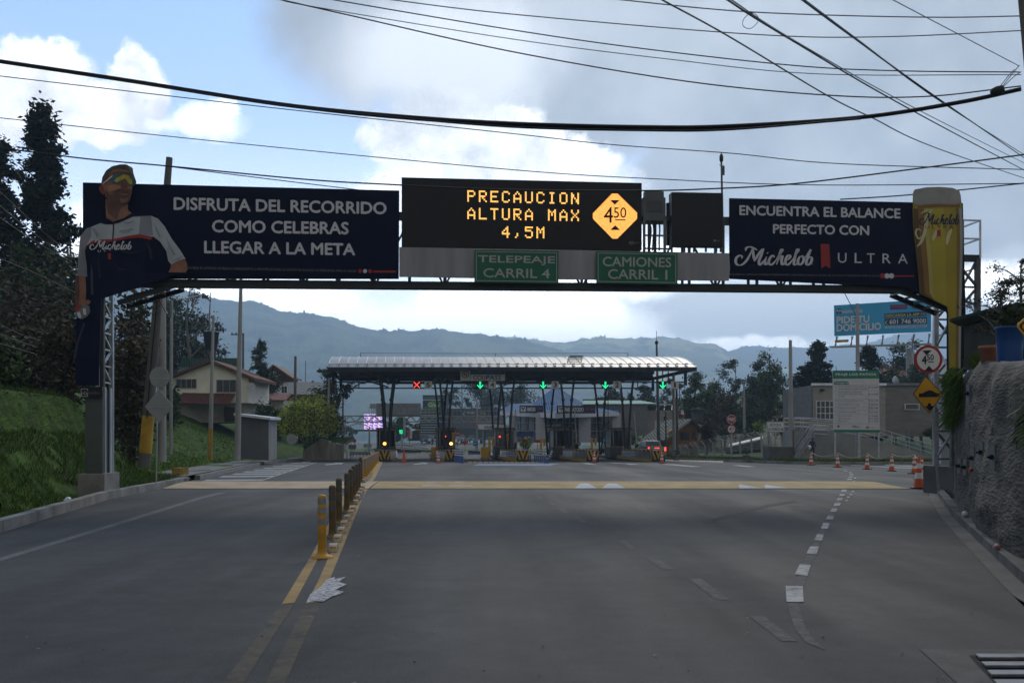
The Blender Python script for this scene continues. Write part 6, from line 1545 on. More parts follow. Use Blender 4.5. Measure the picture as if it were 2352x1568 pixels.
def house_one():
 d = 95; t = thing('cream_house', 'cream two-storey house with red roof edges and a green corrugated roof behind', 'house', P(486, 955, d)); B_ = Board(486, 900, d)
 m = MB(); B_.slab(m, [(396, 866), (396, 925), (571, 925), (571, 866), (486, 829)], stucco, 8, 0); m.build('wall', t)
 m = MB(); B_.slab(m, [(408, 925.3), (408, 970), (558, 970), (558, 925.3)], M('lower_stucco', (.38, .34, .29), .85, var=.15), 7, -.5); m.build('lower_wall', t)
 m = MB(); dz = Vector((0, 0, -.30)); off = Vector((0, 8.8, 0))
 for (a, c) in (((387, 866), (486, 826)), ((486, 826), (588, 868))):
  p, q = B_.pt(*a, .6), B_.pt(*c, .6); m.prism([p, q, q + dz, p + dz], off, t_red)
 m.build('roof', t)
 m = MB()
 for (a, c) in (((388, 869), (486, 829.5)), ((486, 829.5), (587, 871))): m.bar(B_.pt(*a, .62), B_.pt(*c, .62), .10, .16, M('brown_bargeboard', (.14, .06, .035), .7, var=.2))
 m.build('bargeboard', t)
 m = MB(); B2 = Board(480, 840, d + 7); m.face([B2.pt(416, 822), B2.pt(412, 842), B2.pt(545, 842), B2.pt(545, 822)], t_green)
 p = [B2.pt(412, 842) - Vector((0, 2.6, .7)), B2.pt(545, 842) - Vector((0, 2.6, .7))]; m.face([B2.pt(412, 842), p[0], p[1], B2.pt(545, 842)], t_green); m.build('green_roof', t)
 window(t, 404, 870, 452, 892, d, 4, win_gl, True); window(t, 497, 871.5, 543, 901, d, 3, curt, True)
 m = MB(); a, c = B_.pt(420, 904, .05), B_.pt(541, 906, .05); e, f = B_.pt(418, 929, 2.2), B_.pt(540, 931, 2.2); m.prism([a, e, f, c], (0, 0, .10), t_red); m.build('lean_to_roof', t)
 m = MB(); B_.slab(m, [(515, 935), (515, 968), (539, 968), (539, 935)], M('dark_door', (.05, .03, .025), .6, var=.2), .05, .0); m.build('door', t)
 m = MB(); m.lathe([(.01, 0), (.35, .02), (.42, .10), (.43, .13)], sgn_b, B_.pt(581, 890, .6), 14, True, Matrix.Rotation(R(70), 3, 'X')); m.build('satellite_dish', t)
house_one()
t = thing('water_tank', 'black plastic water tank on a stand above the cream house', 'water tank', P(485, 830, 103))
m = MB(); c = P(485, 802, 103); m.lathe([(.60, 0), (.62, .05), (.78, 1.62), (.86, 1.66), (.86, 1.76), (.80, 1.80), (.3, 1.92), (.02, 1.95)], M('tank_black', (.012, .012, .013), .5, var=.2), c, 20); m.build('tank', t)
m = MB()
for sx, sy in ((-.6, -.6), (.6, -.6), (.6, .6), (-.6, .6)): m.bar(c + Vector((sx, sy, -3.5)), c + Vector((sx, sy, 0)), .10, .10, g_dark)
m.cbox(c - Vector((0, 0, .08)), 1.5, 1.5, .08, g_dark); m.build('stand', t)
def house_two():
 d = 118; t = thing('ochre_house', 'ochre house with a grey corrugated roof and a brown gable behind it', 'house', P(670, 985, d)); B_ = Board(670, 900, d)
 m = MB(); B_.slab(m, [(640, 905), (640, 985), (736, 985), (736, 905)], M('ochre_wall', (.30, .19, .07), .85, var=.15), 7, 0); m.build('wall', t)
 m = MB(); a, c = B_.pt(626, 907, .8), B_.pt(738, 908, .8); e, f = B_.pt(632, 874, -5), B_.pt(738, 874, -5); m.prism([a, c, f, e], (0, 0, .1), t_grey); m.build('roof', t)
 window(t, 660, 930, 678, 952, d, 2); window(t, 646, 886, 660, 903, d - .6, 2)
 B2 = Board(630, 860, d + 6); m = MB(); B2.slab(m, [(606, 868), (606, 890), (664, 890), (664, 866), (628, 838)], M('brown_gable', (.07, .04, .03), .8, var=.2), 5, 0); m.build('gable', t)
 m = MB()
 for a, c in (((598, 864), (629, 837)), ((629, 837), (672, 866))): p, q = B2.pt(*a, .5), B2.pt(*c, .5); m.prism([p, q, q + Vector((0, 0, -.2)), p + Vector((0, 0, -.2))], (0, 6, 0), M('brown_roof', (.13, .07, .05), .8, var=.25))
 m.build('gable_roof', t)
 window(t, 628, 853, 634, 868, d + 5.9, 1)
house_two()
def annex():
 d = 108; t = thing('small_house', 'small white house with a pinkish tiled roof between the cream and ochre houses', 'house', P(620, 975, d)); B_ = Board(620, 930, d)
 m = MB(); B_.slab(m, [(598, 918), (598, 975), (650, 975), (650, 918)], M('white_wall', (.46, .44, .42), .85, var=.12), 5, 0); m.build('wall', t)
 m = MB(); a, c = B_.pt(590, 921, .5), B_.pt(656, 921, .5); e, f = B_.pt(604, 903, -3), B_.pt(656, 903, -3); m.prism([a, c, f, e], (0, 0, .12), t_red2); m.build('roof', t)
 window(t, 606, 930, 620, 950, d, 2)
 m = MB(); a, c = B_.pt(585, 948, 2), B_.pt(662, 955, 2); e, f = B_.pt(600, 938, -1), B_.pt(662, 944, -1); m.prism([a, c, f, e], (0, 0, .08), t_green); m.build('lean_to_roof', t)
annex()
tall(596, 780, 104, 55, 'conifer', L_DK, 'dark narrow cypress right of the cream house', 1.6, .16, 'cypress', vbase=985, seed=31)
for u, vt, vb, d, w, mats, lab in ((600, 925, 1000, 92, 60, L_DK, 'dark bush under the pinkish tiled roof'), (640, 935, 1010, 88, 50, L_DK, 'dark bush right of the grey shelter'), (570, 890, 960, 100, 40, L_MID, 'yellow green bush at the corner of the cream house'), (622, 845, 920, 112, 60, L_DK, 'dark tree clump before the brown gable')):
 bush('bush', lab, P(u, vb, d), w / F * d, (vb - vt) / F * d, mats, 1300, .17, 9, 'bushes by the left houses')
def topiary(u, vt, vb, d, w, lab):
 global rnd
 b0 = P(u, vb, d); h = (vb - vt) / F * d; W = w / F * d; t = thing('round_tree', lab, 'tree', b0, 'round yellow green trees'); spec = []; keep = rnd; rnd = random.Random(u)
 for i in range(40):
  a = rnd.uniform(0, 6.28); e = rnd.uniform(-.95, 1); k = math.sqrt(max(0, 1 - e * e)) if e > 0 else 1 - .15 * e * e
  c = b0 + Vector((math.cos(a) * W * .36 * k, math.sin(a) * W * .36 * k, h * (.50 + .38 * e))); spec.append((c, (W * .17, W * .17, h * .15), 190, .11))
 m = MB(); m.tube([b0 - Vector((0, 0, .3)), b0 + Vector((0, 0, h * .5))], [.22, .12], bark, 8); m.build('trunk', t); crown(t, spec, L_LT + L_LT[:1]); rnd = keep
topiary(690, 915, 1010, 86, 105, 'rounded yellow green clipped tree, left and lower of the two')
topiary(722, 903, 1015, 90, 110, 'rounded yellow green clipped tree, right and taller of the two')
tall(770, 830, 97, 90, 'sparse', L_DK, 'open dark leafy tree behind the left end of the toll canopy', .9, .17, vbase=1010, seed=41)
tall(752, 850, 99, 60, 'broad', L_DK, 'low dark leafy tree left of the canopy end post', .5, .16, vbase=1000, seed=42)
bush('bush', 'dark bush on the slope above the concrete retaining wall', P(765, 1020, 93), 2.6, 3.4, L_DK, 1500, .15, 9)
t = thing('retaining_wall', 'stained concrete retaining wall rising to a point beside the left road', 'wall', P(740, 1055, 88)); B_ = Board(740, 1030, 88)
m = MB(); B_.slab(m, [(696, 1034), (696, 1056), (787, 1057), (787, 1021), (760, 1016), (737, 1007)], M('stained_concrete', (.20, .18, .15), .9, var=.35, scale=1.2, stretch=(2.5, 1, .35), bump=.3), .4, 0); m.build('wall', t)
m = MB(); m.face([B_.pt(696, 1034, -.4), B_.pt(737, 1007, -.4), B_.pt(787, 1021, -.4), B_.pt(787, 1005, -6), B_.pt(660, 1000, -6)], soil_grass); struct(m.build('slope_grass'))
m = MB(); m.bar(P(670, 1030, 84), P(670, 1000, 84), .06, .06, g_galv); t = thing('road_sign', 'small round sign back on the slope below the clipped trees', 'sign', P(670, 1030, 84)); m.build('post', t)
m = MB(); SB2 = Board(670, 1008, 83.9); SB2.slab(m, [(670 + 12 * math.cos(-k * math.pi / 10), 1008 + 12 * math.sin(-k * math.pi / 10)) for k in range(20)], sgn_b, .02, 0); m.build('plate', t)
pole('grey support pole under the left corner of the canopy', P(752, 1054, 93), P(756, 868, 93), .13, .11)
pole('dark wooden pole behind the ochre house', P(677, 985, 112), P(678.5, 818, 112), .17, .14, pole_d)
pole('thin far antenna pole left of the canopy', P(701, 905, 125), P(702, 828, 125), .05, .03, g_dark, None, 'antenna', 'antenna')
t = pole('far power pole with a crossarm beside the lamp pole', P(558, 900, 112), P(558.5, 765, 112), .13, .10, pole_d)
m = MB(); m.bar(P(530, 768, 112), P(561, 768, 112), .12, .12, g_dark)
for u in (533, 542, 551): m.tube([P(u, 767, 112), P(u, 763, 112)], .06, g_dark, 6)
m.build('crossarm', t)
def street_lamp(u, vb, vt, ul, vl, d, lab):
 a, b = P(u, vb, d), P(u + .5, vt, d); t = thing('street_lamp', lab, 'street lamp', a, 'distant street lamps'); m = MB(); m.tube([a, b], [.13, .09], pole_c, 8); m.build('pole', t)
 e = P(ul, vl, d); m = MB(); m.tube(catmull([b, b.lerp(e, .5) + Vector((0, 0, .12)), e], 4), .045, g_galv, 6); m.build('arm', t)
 m = MB(); k = (e - b).normalized(); m.bar(e - k * .1, e + k * .75, .30, .13, sgn_b); m.build('lamp_head', t)
street_lamp(787, 1056, 907, 815, 888, 104, 'grey street lamp right of the open tree, before the far gantry')
street_lamp(848, 1048, 980, 830, 974, 128, 'small far street lamp left of the pink and blue screen')
street_lamp(1095, 1050, 917, 1064, 904, 128, 'street lamp leaning left over the stone shopping building')
street_lamp(1268, 1050, 987, 1262, 985, 122, 'short street lamp before the blue-roofed shop')
# ------------------------------------------------------------------ right: kerb, verge, terrain
KR = [(14.4, 100), (15.1, 95), (18.6, 81.3), (20.3, 73.5), (21.6, 72.0), (30, 71.5), (46, 71)]
def right_z(x, y):
 k = interp([(p[1], p[0]) for p in KR[:4]][::-1], y) if y > 73.5 else 20
 return zg(y) + .19 + smoothstep(104, 165, y) * 5.6 * smoothstep(18, 44, x) + .10 * fbm(x * .25, y * .25, 1, 3) * min(1, max(0, (y - 80) / 20)) + max(0, y - 165) * .10 * smoothstep(18, 44, x)
kl = [Vector((x, y, zg(y))) for x, y in KR]
kerb('plaza_kerb', [p for p in kl], .25, .19, conc, 1.0, 1)
b = MB(); nx, ny = 26, 34; vs = []
for j in range(ny + 1):
 for i in range(nx + 1):
  t = i / nx; y0_ = 0
  x = 13.5 + (t ** 1.5) * 90; yk = interp([(p[0], p[1]) for p in KR], x) if x < 46 else 71
  y = yk + .22 + (j / ny) ** 1.9 * 150; vs.append((x, y, right_z(x, y) - .02))
b.faces(vs, [(j * (nx + 1) + i, j * (nx + 1) + i + 1, (j + 1) * (nx + 1) + i + 1, (j + 1) * (nx + 1) + i) for j in range(ny) for i in range(nx)], M('verge_grass_ground', (.040, .066, .018), .95, var=.45, scale=.9, bump=.7, bscale=8, bdist=.08), True); struct(b.build('right_lawn'))
pts = []
for i in range(14000):
 x = rnd.uniform(15, 32); yk = interp(KR, x); y = yk + .3 + rnd.random() ** 1.6 * (3.2 if x > 20 else 16); pts.append((Vector((x, y, right_z(x, y))), Vector((0, 0, 1))))
blades('plaza_grass', pts, [gr1, gr1, gr3], .06, .26, .025, .5, 'green grass verge behind the plaza kerb on the right')
st = M('stud_white', (.60, .55, .45), .6, var=.2)
t0 = MB(); t0.lathe([(.20, 0), (.17, .08), (.09, .13), (.01, .145)], st, (0, 0, 0), 14); s0 = t0.build('kerb_stud', None, (0, 0, 0)); tag(s0, 'pale domed kerb stud in the row beside the right verge', 'road stud', 'pale domed studs by the kerb')
for k in range(20):
 o = s0 if k == 0 else s0.copy()
 if k: COL.objects.link(o)
 o.location = G(lerp(1530, 1657, k / 19), lerp(1058.6, 1062.2, k / 19))
# ---- fence of bent concrete posts
def fence():
 Bq = lambda x, y: ((2580 + x / 2.851) / 1.7415, (1350 + y / 2.851) / 1.7415)
 base = [(320, 1375), (418, 1370), (508, 1370), (565, 1370), (605, 1350), (695, 1370), (785, 1350), (878, 1315), (985, 1300), (1090, 1290), (1218, 1275), (1333, 1265), (1430, 1240), (1570, 1235)]
 tops = [(302, 1300), (408, 1262), (497, 1262), (553, 1240), (597, 1235), (683, 1222), (775, 1200), (868, 1170), (975, 1160), (1080, 1150), (1210, 1140), (1325, 1125), (1428, 1120), (1556, 1120)]
 t = thing('post_fence', 'wire fence on bent concrete posts along the right verge', 'fence', P(*Bq(900, 1320), 92)); ps = []
 for i, (a, c) in enumerate(zip(base, tops)):
  d = lerp(101, 82, i / 13); p, q = P(*Bq(*a), d), P(*Bq(*c), d); ps.append((p, q)); m = MB(); m.bar(p - Vector((0, 0, .3)), q, .13, .13, pole_c); m.bar(q - Vector((0, 0, .03)), q + Vector((-.36, .1, .38)), .11, .11, pole_c); m.build('fence_post', t)
 m = MB()
 for (a, c), (e, f) in zip(ps, ps[1:]):
  for k in range(9): m.tube([a.lerp(c, k / 8), e.lerp(f, k / 8)], .008, g_galv, 3, False)
  for k in range(14):
   m.tube([a.lerp(e, k / 14), c.lerp(f, k / 14)], .006, g_galv, 3, False)
  for k in (.12, .24, .36): m.tube([c + Vector((-k, .1, k)), f + Vector((-k, .1, k))], .008, g_galv, 3, False)
 m.build('wire_mesh', t)
fence()
# ---- signs on the verge
sred = M('sign_red', (.32, .018, .022), .45, var=.08); swh = M('sign_white', (.60, .60, .58), .5, var=.06); syel = M('sign_amber', (.52, .26, .015), .45, var=.08); sgrn = M('sign_board_green', (.015, .16, .085), .5, var=.06)
def rsign():
 d = 86; B_ = Board(1680, 980, d); t = thing('road_sign', 'red PARE octagon above a round 4.50 height sign on one post', 'sign', P(1681, 1055, d))
 m = MB(); m.tube([P(1681, 1055, d + .05), P(1680, 955, d + .05)], .05, g_galv, 8); m.build('post', t)
 oc = lambda r: [(1680 + r * math.cos(math.pi / 8 + k * math.pi / 4), 962.5 + r * math.sin(math.pi / 8 + k * math.pi / 4)) for k in range(8)][::-1]
 m = MB(); B_.slab(m, oc(11), swh, .02, .03); B_.poly(m, oc(10.2), sred, .034); m.build('octagon_plate', t)
 m = MB(); B_.text(m, 'PARE', 1673, 1687.5, 958.5, 966.5, swh, .04, .08); m.build('lettering', t)
 m = MB(); B_.disc(m, 1680, 985, 10.4, 10.4, sred, .03); B_.disc(m, 1680, 985, 8.2, 8.2, swh, .034); m.build('round_plate', t)
 m = MB(); B_.text(m, '4', 1674, 1679, 981.5, 989, print_k, .04, .08); B_.text(m, '50', 1679.5, 1686.5, 981.5, 986, print_k, .04, .05); B_.rect(m, 1680, 987, 1686, 987.7, print_k, .04)
 for s in (-1, 1): B_.poly(m, [(1677, 985 + s * 6.6), (1683, 985 + s * 6.6), (1680, 985 + s * 4)][::(1 if s > 0 else -1)], print_k, .04)
 m.build('symbol', t)
rsign()
def motos():
 d = 79; B_ = Board(1781, 980, d); t = thing('road_sign', 'white board reading MOTOS A LA DERECHA on a thin post', 'sign', P(1781, 1059, d))
 m = MB(); m.tube([P(1781, 1059, d + .05), P(1781, 972, d + .05)], .05, g_galv, 8); m.build('post', t)
 m = MB(); B_.slab(m, [(1761, 968), (1761, 992), (1801, 992), (1801, 968)], swh, .02, .03); m.build('plate', t)
 m = MB(); B_.text(m, 'MOTOS A', 1768.5, 1794, 972.3, 978.6, print_k, .036, .05); B_.text(m, 'LA DERECHA', 1763.5, 1799, 982, 988.5, print_k, .036, .05)
 for r in ((1762, 968.7, 1800.2, 969.3), (1762, 990.9, 1800.2, 991.5), (1762, 969.3, 1762.5, 990.9), (1799.7, 969.3, 1800.2, 990.9)): B_.rect(m, *r, print_k, .035)
 m.build('lettering', t)
motos()
C5 = lambda x, y: ((3250 + x / 3.074) / 1.7415, (1450 + y / 3.074) / 1.7415)
def price_board():
 d = 73.5; B_ = Board(1965, 920, d, -.02); t = thing('price_board', 'tall white toll price board headed PEAJE LOS PATIOS with green bands', 'sign board', P(1966, 1056, d))
 for u in (1918, 1972, 2018): m = MB(); m.bar(P(u, 1058, d + .1), P(u, 990, d + .1), .11, .11, g_galv); m.build('post', t)
 m = MB(); pv = [C5(248, 97), C5(260, 853), C5(826, 856), C5(817, 97)]; B_.slab(m, pv, M('price_board_white', (.50, .50, .51), .5, var=.06), .08, .02); m.build('panel', t)
 m = MB(); B_.poly(m, [C5(248, 97), C5(250, 198), C5(819, 195), C5(817, 97)], sgrn, .026); m.build('green_band', t); m = MB(); B_.poly(m, [C5(259, 822), C5(260, 853), C5(826, 856), C5(825, 826)], sgrn, .026); m.build('green_band', t); m = MB(); B_.poly(m, [C5(263, 268), C5(262, 245), C5(275, 228), C5(430, 228), C5(446, 248), C5(446, 268)][::-1], sgrn, .026); m.build('category_tab', t)
 m = MB()
 def tx(s, x0, x1, y0, y1, mat=print_k, b=0): (u0, v0), (u1, v1) = C5(x0, y0), C5(x1, y1); B_.text(m, s, u0, u1, v0, v1, mat, .032, b)
 tx('PEAJE LOS PATIOS', 284, 780, 130, 166, swh, .10); tx('Categoria', 272, 438, 236, 262, swh, .06)
 rows = [('I', 305, ['Autos, Camperos, Camionetas y', 'microbuses con llanta sencilla'], 285, '$ 10.600'), ('II', 388, ['Buses, Busetas, Camiones', 'pequeños, doble llanta de', '2 Ejes'], 355, '$ 16.900'), ('III', 466, ['Camiones de 2 Ejes grandes'], 458, '$ 26.100'), ('IV', 516, ['Camiones de 3 y 4 Ejes'], 508, '$ 38.200'),
   ('V', 560, ['Camiones de 5 Ejes'], 552, '$ 52.300'), ('VI', 607, ['Camiones de 6 Ejes'], 599, '$ 62.700'), ('', 656, ['Eje Adicional'], 646, '$ 9.600'), ('', 688, ['Eje Remolque'], 680, '$ 9.300'), ('', 722, ['Eje Grúa'], 712, '$ 7.100')]
 for num, yc, lines, y, price in rows:
  if num: tx(num, 284, 284 + 7 * len(num), yc - 7, yc + 7)
  for i, l in enumerate(lines): tx(l, 324, 324 + 11.6 * len(l), y + i * 26, y + i * 26 + 17)
  tx(price, 694, 804, yc - 9, yc + 9, print_k, .03)
 for y in (275, 343, 445, 492, 540, 585, 632, 748): (u0, v0), (u1, v1) = C5(268, y), C5(808, y + 2); B_.rect(m, u0, v0, u1, v1, print_dim, .030)
 for x in (316, 684): (u0, v0), (u1, v1) = C5(x, 275), C5(x + 2, 748); B_.rect(m, u0, v0, u1, v1, print_dim, .031)
 u, v = C5(318, 782); B_.disc(m, u, v, 2.8, 2.8, sgrn, .030); tx('ANI', 652, 692, 780, 808, print_r, .08); tx('POB', 488, 540, 772, 798, M('navy_letter', (0, 0, 0)), .08); (u0, v0), (u1, v1) = C5(542, 785), C5(580, 797); B_.rect(m, u0, v0, u1, v1, M('teal_print', (.1, .3, .3), .5, var=0), .03); tx('infraestructura', 708, 765, 790, 802, M('navy_letter', (0, 0, 0)))
 m.build('lettering', t)
price_board()
pole('tall grey pole behind the price board', P(1971, 1056, 75), P(1969.5, 697, 75), .19, .12)
pole('tall pale pole left of the big dark conifer', P(1817, 1026, 78), P(1815.5, 781, 78), .20, .12)
pole('grey power pole before the brown mound on the right', P(1710, 992, 112), P(1709, 884, 112), .15, .11)
pole('pale pole with plate 1 hanging in front, right of the pickup', P(1549, 1052, 97), P(1547, 858, 97), .18, .13)
pole('darker slim pole touching the pale one beside the chalet', P(1556.5, 1052, 98), P(1554, 888, 98), .13, .10, pole_d)
t = pole('tall grey mast with a camera rising through the canopy beside lane 1', P(1513, 1018, 108), P(1508, 782, 108), .20, .10, g_steel)
m = MB(); m.tube([P(1508, 782, 108), P(1508, 760, 108)], .03, g_dark, 5); m.cbox(P(1508, 790, 107.9), .32, .3, .3, g_dark); m.build('antenna', t)
m = MB(); m.bar(P(1509, 868, 107.8), P(1497, 866, 107.8), .08, .08, g_dark); m.lathe([(.02, -.25), (.2, -.15), (.22, 0), (.12, .2), (.02, .25)], g_dark, P(1496, 863, 107.8), 12); m.build('dome_camera', t)
pole('dark thin lamp post beside the chalet', P(1530, 1028, 105), P(1529, 945, 105), .09, .07, pole_d)
# ---- the buildings across the plaza
D = 134
def slab_building(name, label, pts, d, depth, mat, cat='building'):
 c = Board(pts[0][0], pts[0][1], d); t = thing(name, label, cat, c.pt(sum(p[0] for p in pts) / len(pts), max(p[1] for p in pts))); m = MB(); c.slab(m, pts, mat, depth, 0); m.build('wall', t); return t, c
slat = M('grey_slatted_wall', (.26, .26, .27), .6, .2, var=.1); mauve = M('mauve_render', (.33, .29, .27), .85, var=.10, scale=.5); teal_r = tilemat('pale_green_roof', (.34, .55, .47), .8)
t, B_ = slab_building('market_building', 'long low building with a pale green roof and a grey slatted corner', [(1340, 928), (1340, 1000), (1487, 1000), (1487, 928)], D + 6, 14, M('market_wall', (.20, .20, .20), .8, var=.12))
m = MB(); m.face([B_.pt(1337, 928, .6), B_.pt(1512, 927, .6), B_.pt(1490, 914, -9), B_.pt(1352, 914, -9)], teal_r); m.prism([B_.pt(1350, 914, -9), B_.pt(1500, 913, -9), B_.pt(1500, 911, -9), B_.pt(1350, 911, -9)], (0, 1, 0), g_dark); m.build('roof', t)
m = MB();
for k in range(26): B_.slab(m, [(1424, 929 + k * 2.2), (1424, 930.5 + k * 2.2), (1487, 930.5 + k * 2.2), (1487, 929 + k * 2.2)], slat, .06, .10)
m.build('slat_cladding', t)
m = MB(); B_.slab(m, [(1487, 941.5), (1487, 1000), (1655, 1000), (1655, 941.5)], mauve, 12, -1); m.build('side_wall', t)
m = MB(); B_.slab(m, [(1487, 932), (1487, 941), (1540, 941), (1530, 930)], g_dark, 9, -2);
for k in range(9): u = 1492 + k * 18; m.bar(B_.pt(u, 941.5, -1), B_.pt(u + 6, 928, -3), .12, .12, g_dark)
m.bar(B_.pt(1487, 926.5, -1), B_.pt(1600, 930, -1), .16, .2, M('pale_beam', (.5, .5, .5), .6, var=.05)); m.build('roof_frame', t)
m = MB(); B_.slab(m, [(1560, 943), (1560, 957), (1597, 957), (1597, 943)], M('brick_patch', (.19, .075, .045), .85, var=.25, scale=3), .1, -.9); m.build('brick_panel', t)
window(t, 1523, 955, 1533, 966, D + 6.9, 1); window(t, 1636, 968, 1648, 978, D + 6.9, 2)
m = MB(); B_.slab(m, [(1506, 965), (1506, 997), (1521, 997), (1521, 965)], swh, .1, -.85); m.build('white_panel', t)
for (x0, y0, x1, y1, lab) in ((1597, 930, 1624, 944, 'teal tarpaulin shed on the roof of the low building, right one'), (1572, 942, 1600, 949, 'low teal tarpaulin strip on the roof of the low building')):
 B2 = Board(x0, y0, D + 4); m = MB(); B2.slab(m, [(x0, y0), (x0, y1), (x1, y1), (x1, y0 - 1)], M('teal_tarp', (.04, .22, .21), .6, var=.25, scale=1.5), 2.4, 0); tag(m.build('tarpaulin_shed', None, B2.pt(x0, y1)), lab, 'shed')
t = thing('water_tank', 'dark grey ribbed water tank beside the chalet roof', 'water tank', P(1602, 976, 124)); c = P(1602, 974, 124)
m = MB(); m.lathe([(.66, 0), (.70, .5), (.68, .55), (.74, 1.1), (.72, 1.15), (.80, 1.7), (.88, 1.78), (.86, 1.9), (.3, 2.0), (.02, 2.02)], M('tank_grey', (.045, .048, .055), .55, var=.2), c, 18); m.build('tank', t); m = MB(); m.cbox(c - Vector((0, 0, 3)), 1.5, 1.5, 3, mauve); m.build('stand', t)
t = thing('flag', 'green white and red striped flag hanging above the chalet roof', 'flag', P(1569, 960, 113)); m = MB(); m.tube([P(1570, 962, 113), P(1566, 922, 113)], .03, g_galv, 6); m.build('flagpole', t)
m = MB(); B2 = Board(1568, 940, 112.9)
for (pp, mt) in (([(1566, 931), (1565.5, 941), (1570, 942), (1569, 933)], sgrn), ([(1565.5, 941), (1564, 951), (1572, 952), (1570, 942)], swh), ([(1564, 951), (1566, 957.5), (1573.5, 959), (1572, 952)], sred)): B2.slab(m, pp, mt, .03)
m.build('cloth', t)
def chalet():
 d = 110; B_ = Board(1570, 1000, d); wood = M('orange_wood', (.25, .115, .028), .7, var=.25, scale=3, stretch=(1, 1, 8)); t = thing('chalet', 'small orange wooden chalet with a steep mossy roof', 'house', P(1572, 1052, d))
 m = MB(); B_.slab(m, [(1532, 1003), (1532, 1053), (1600, 1053), (1606, 985), (1585, 964)], wood, 7, 0); m.build('wall', t)
 m = MB(); off = Vector((-1.6, 7.5, 0)); mo = tilemat('mossy_roof', (.15, .16, .12), 1.4)
 for a, c in (((1524, 1010), (1585, 961.5)), ((1585, 961.5), (1612, 988))): p, q = B_.pt(*a, .7), B_.pt(*c, .7); m.prism([p, q, q + Vector((0, 0, -.2)), p + Vector((0, 0, -.2))], off, mo)
 m.build('roof', t)
 m = MB(); m.bar(B_.pt(1524, 1011, .75), B_.pt(1585, 963, .75), .12, .22, M('pale_bargeboard', (.30, .31, .27), .7, var=.1)); m.bar(B_.pt(1585, 963, .75), B_.pt(1611, 989, .75), .12, .22, M('dark_bargeboard', (.05, .045, .035), .7, var=.1)); m.build('bargeboard', t)
 window(t, 1562, 991, 1584, 1012, d, 1, win_gl, False, 1, wood); window(t, 1588, 991, 1600, 1012, d, 1, win_gl, False, 1, wood)
 m = MB();
 for k in range(12): m.bar(B_.pt(1560 + k * 4.2, 1012, .9), B_.pt(1560 + k * 4.2, 1026, .9), .07, .05, wood)
 m.bar(B_.pt(1558, 1012, .9), B_.pt(1610, 1012, .9), .1, .1, wood); B_.slab(m, [(1556, 1026), (1556, 1029), (1612, 1029), (1612, 1026)], M('dark_wood', (.06, .035, .018), .8, var=.2), 1.2, 1.0); m.build('balcony', t)
 m = MB(); B_.slab(m, [(1536, 990), (1536, 1004), (1544, 1004), (1544, 986)], M('chimney_yellow', (.34, .20, .04), .8, var=.1), 1.0, .3); m.build('chimney', t)
 m = MB(); B_.slab(m, [(1537, 1020), (1537, 1050), (1545, 1050), (1545, 1020)], M('chimney_yellow', (0, 0, 0)), .06, .05); m.build('door', t)
chalet()
def farma_sign(bd, m, u0, u1, v0, v1, lift, logo=True):
 h = v1 - v0; x = u0
 if logo:
  bd.rect(m, u0, v0, u0 + h, v1, swh, lift)
  for du in (-.2, .2): bd.disc(m, u0 + h * (.5 + du), v0 + h * .3, h * .16, h * .22, navy2, lift + .01, 10)
  bd.rect(m, u0 + h * .42, v0 + h * .45, u0 + h * .58, v0 + h * .92, navy2, lift + .01); x = u0 + h * 1.25
 bd.text(m, 'FARMATODO', x, u1, v0 + h * .12, v1 - h * .08, swh, lift, .08)
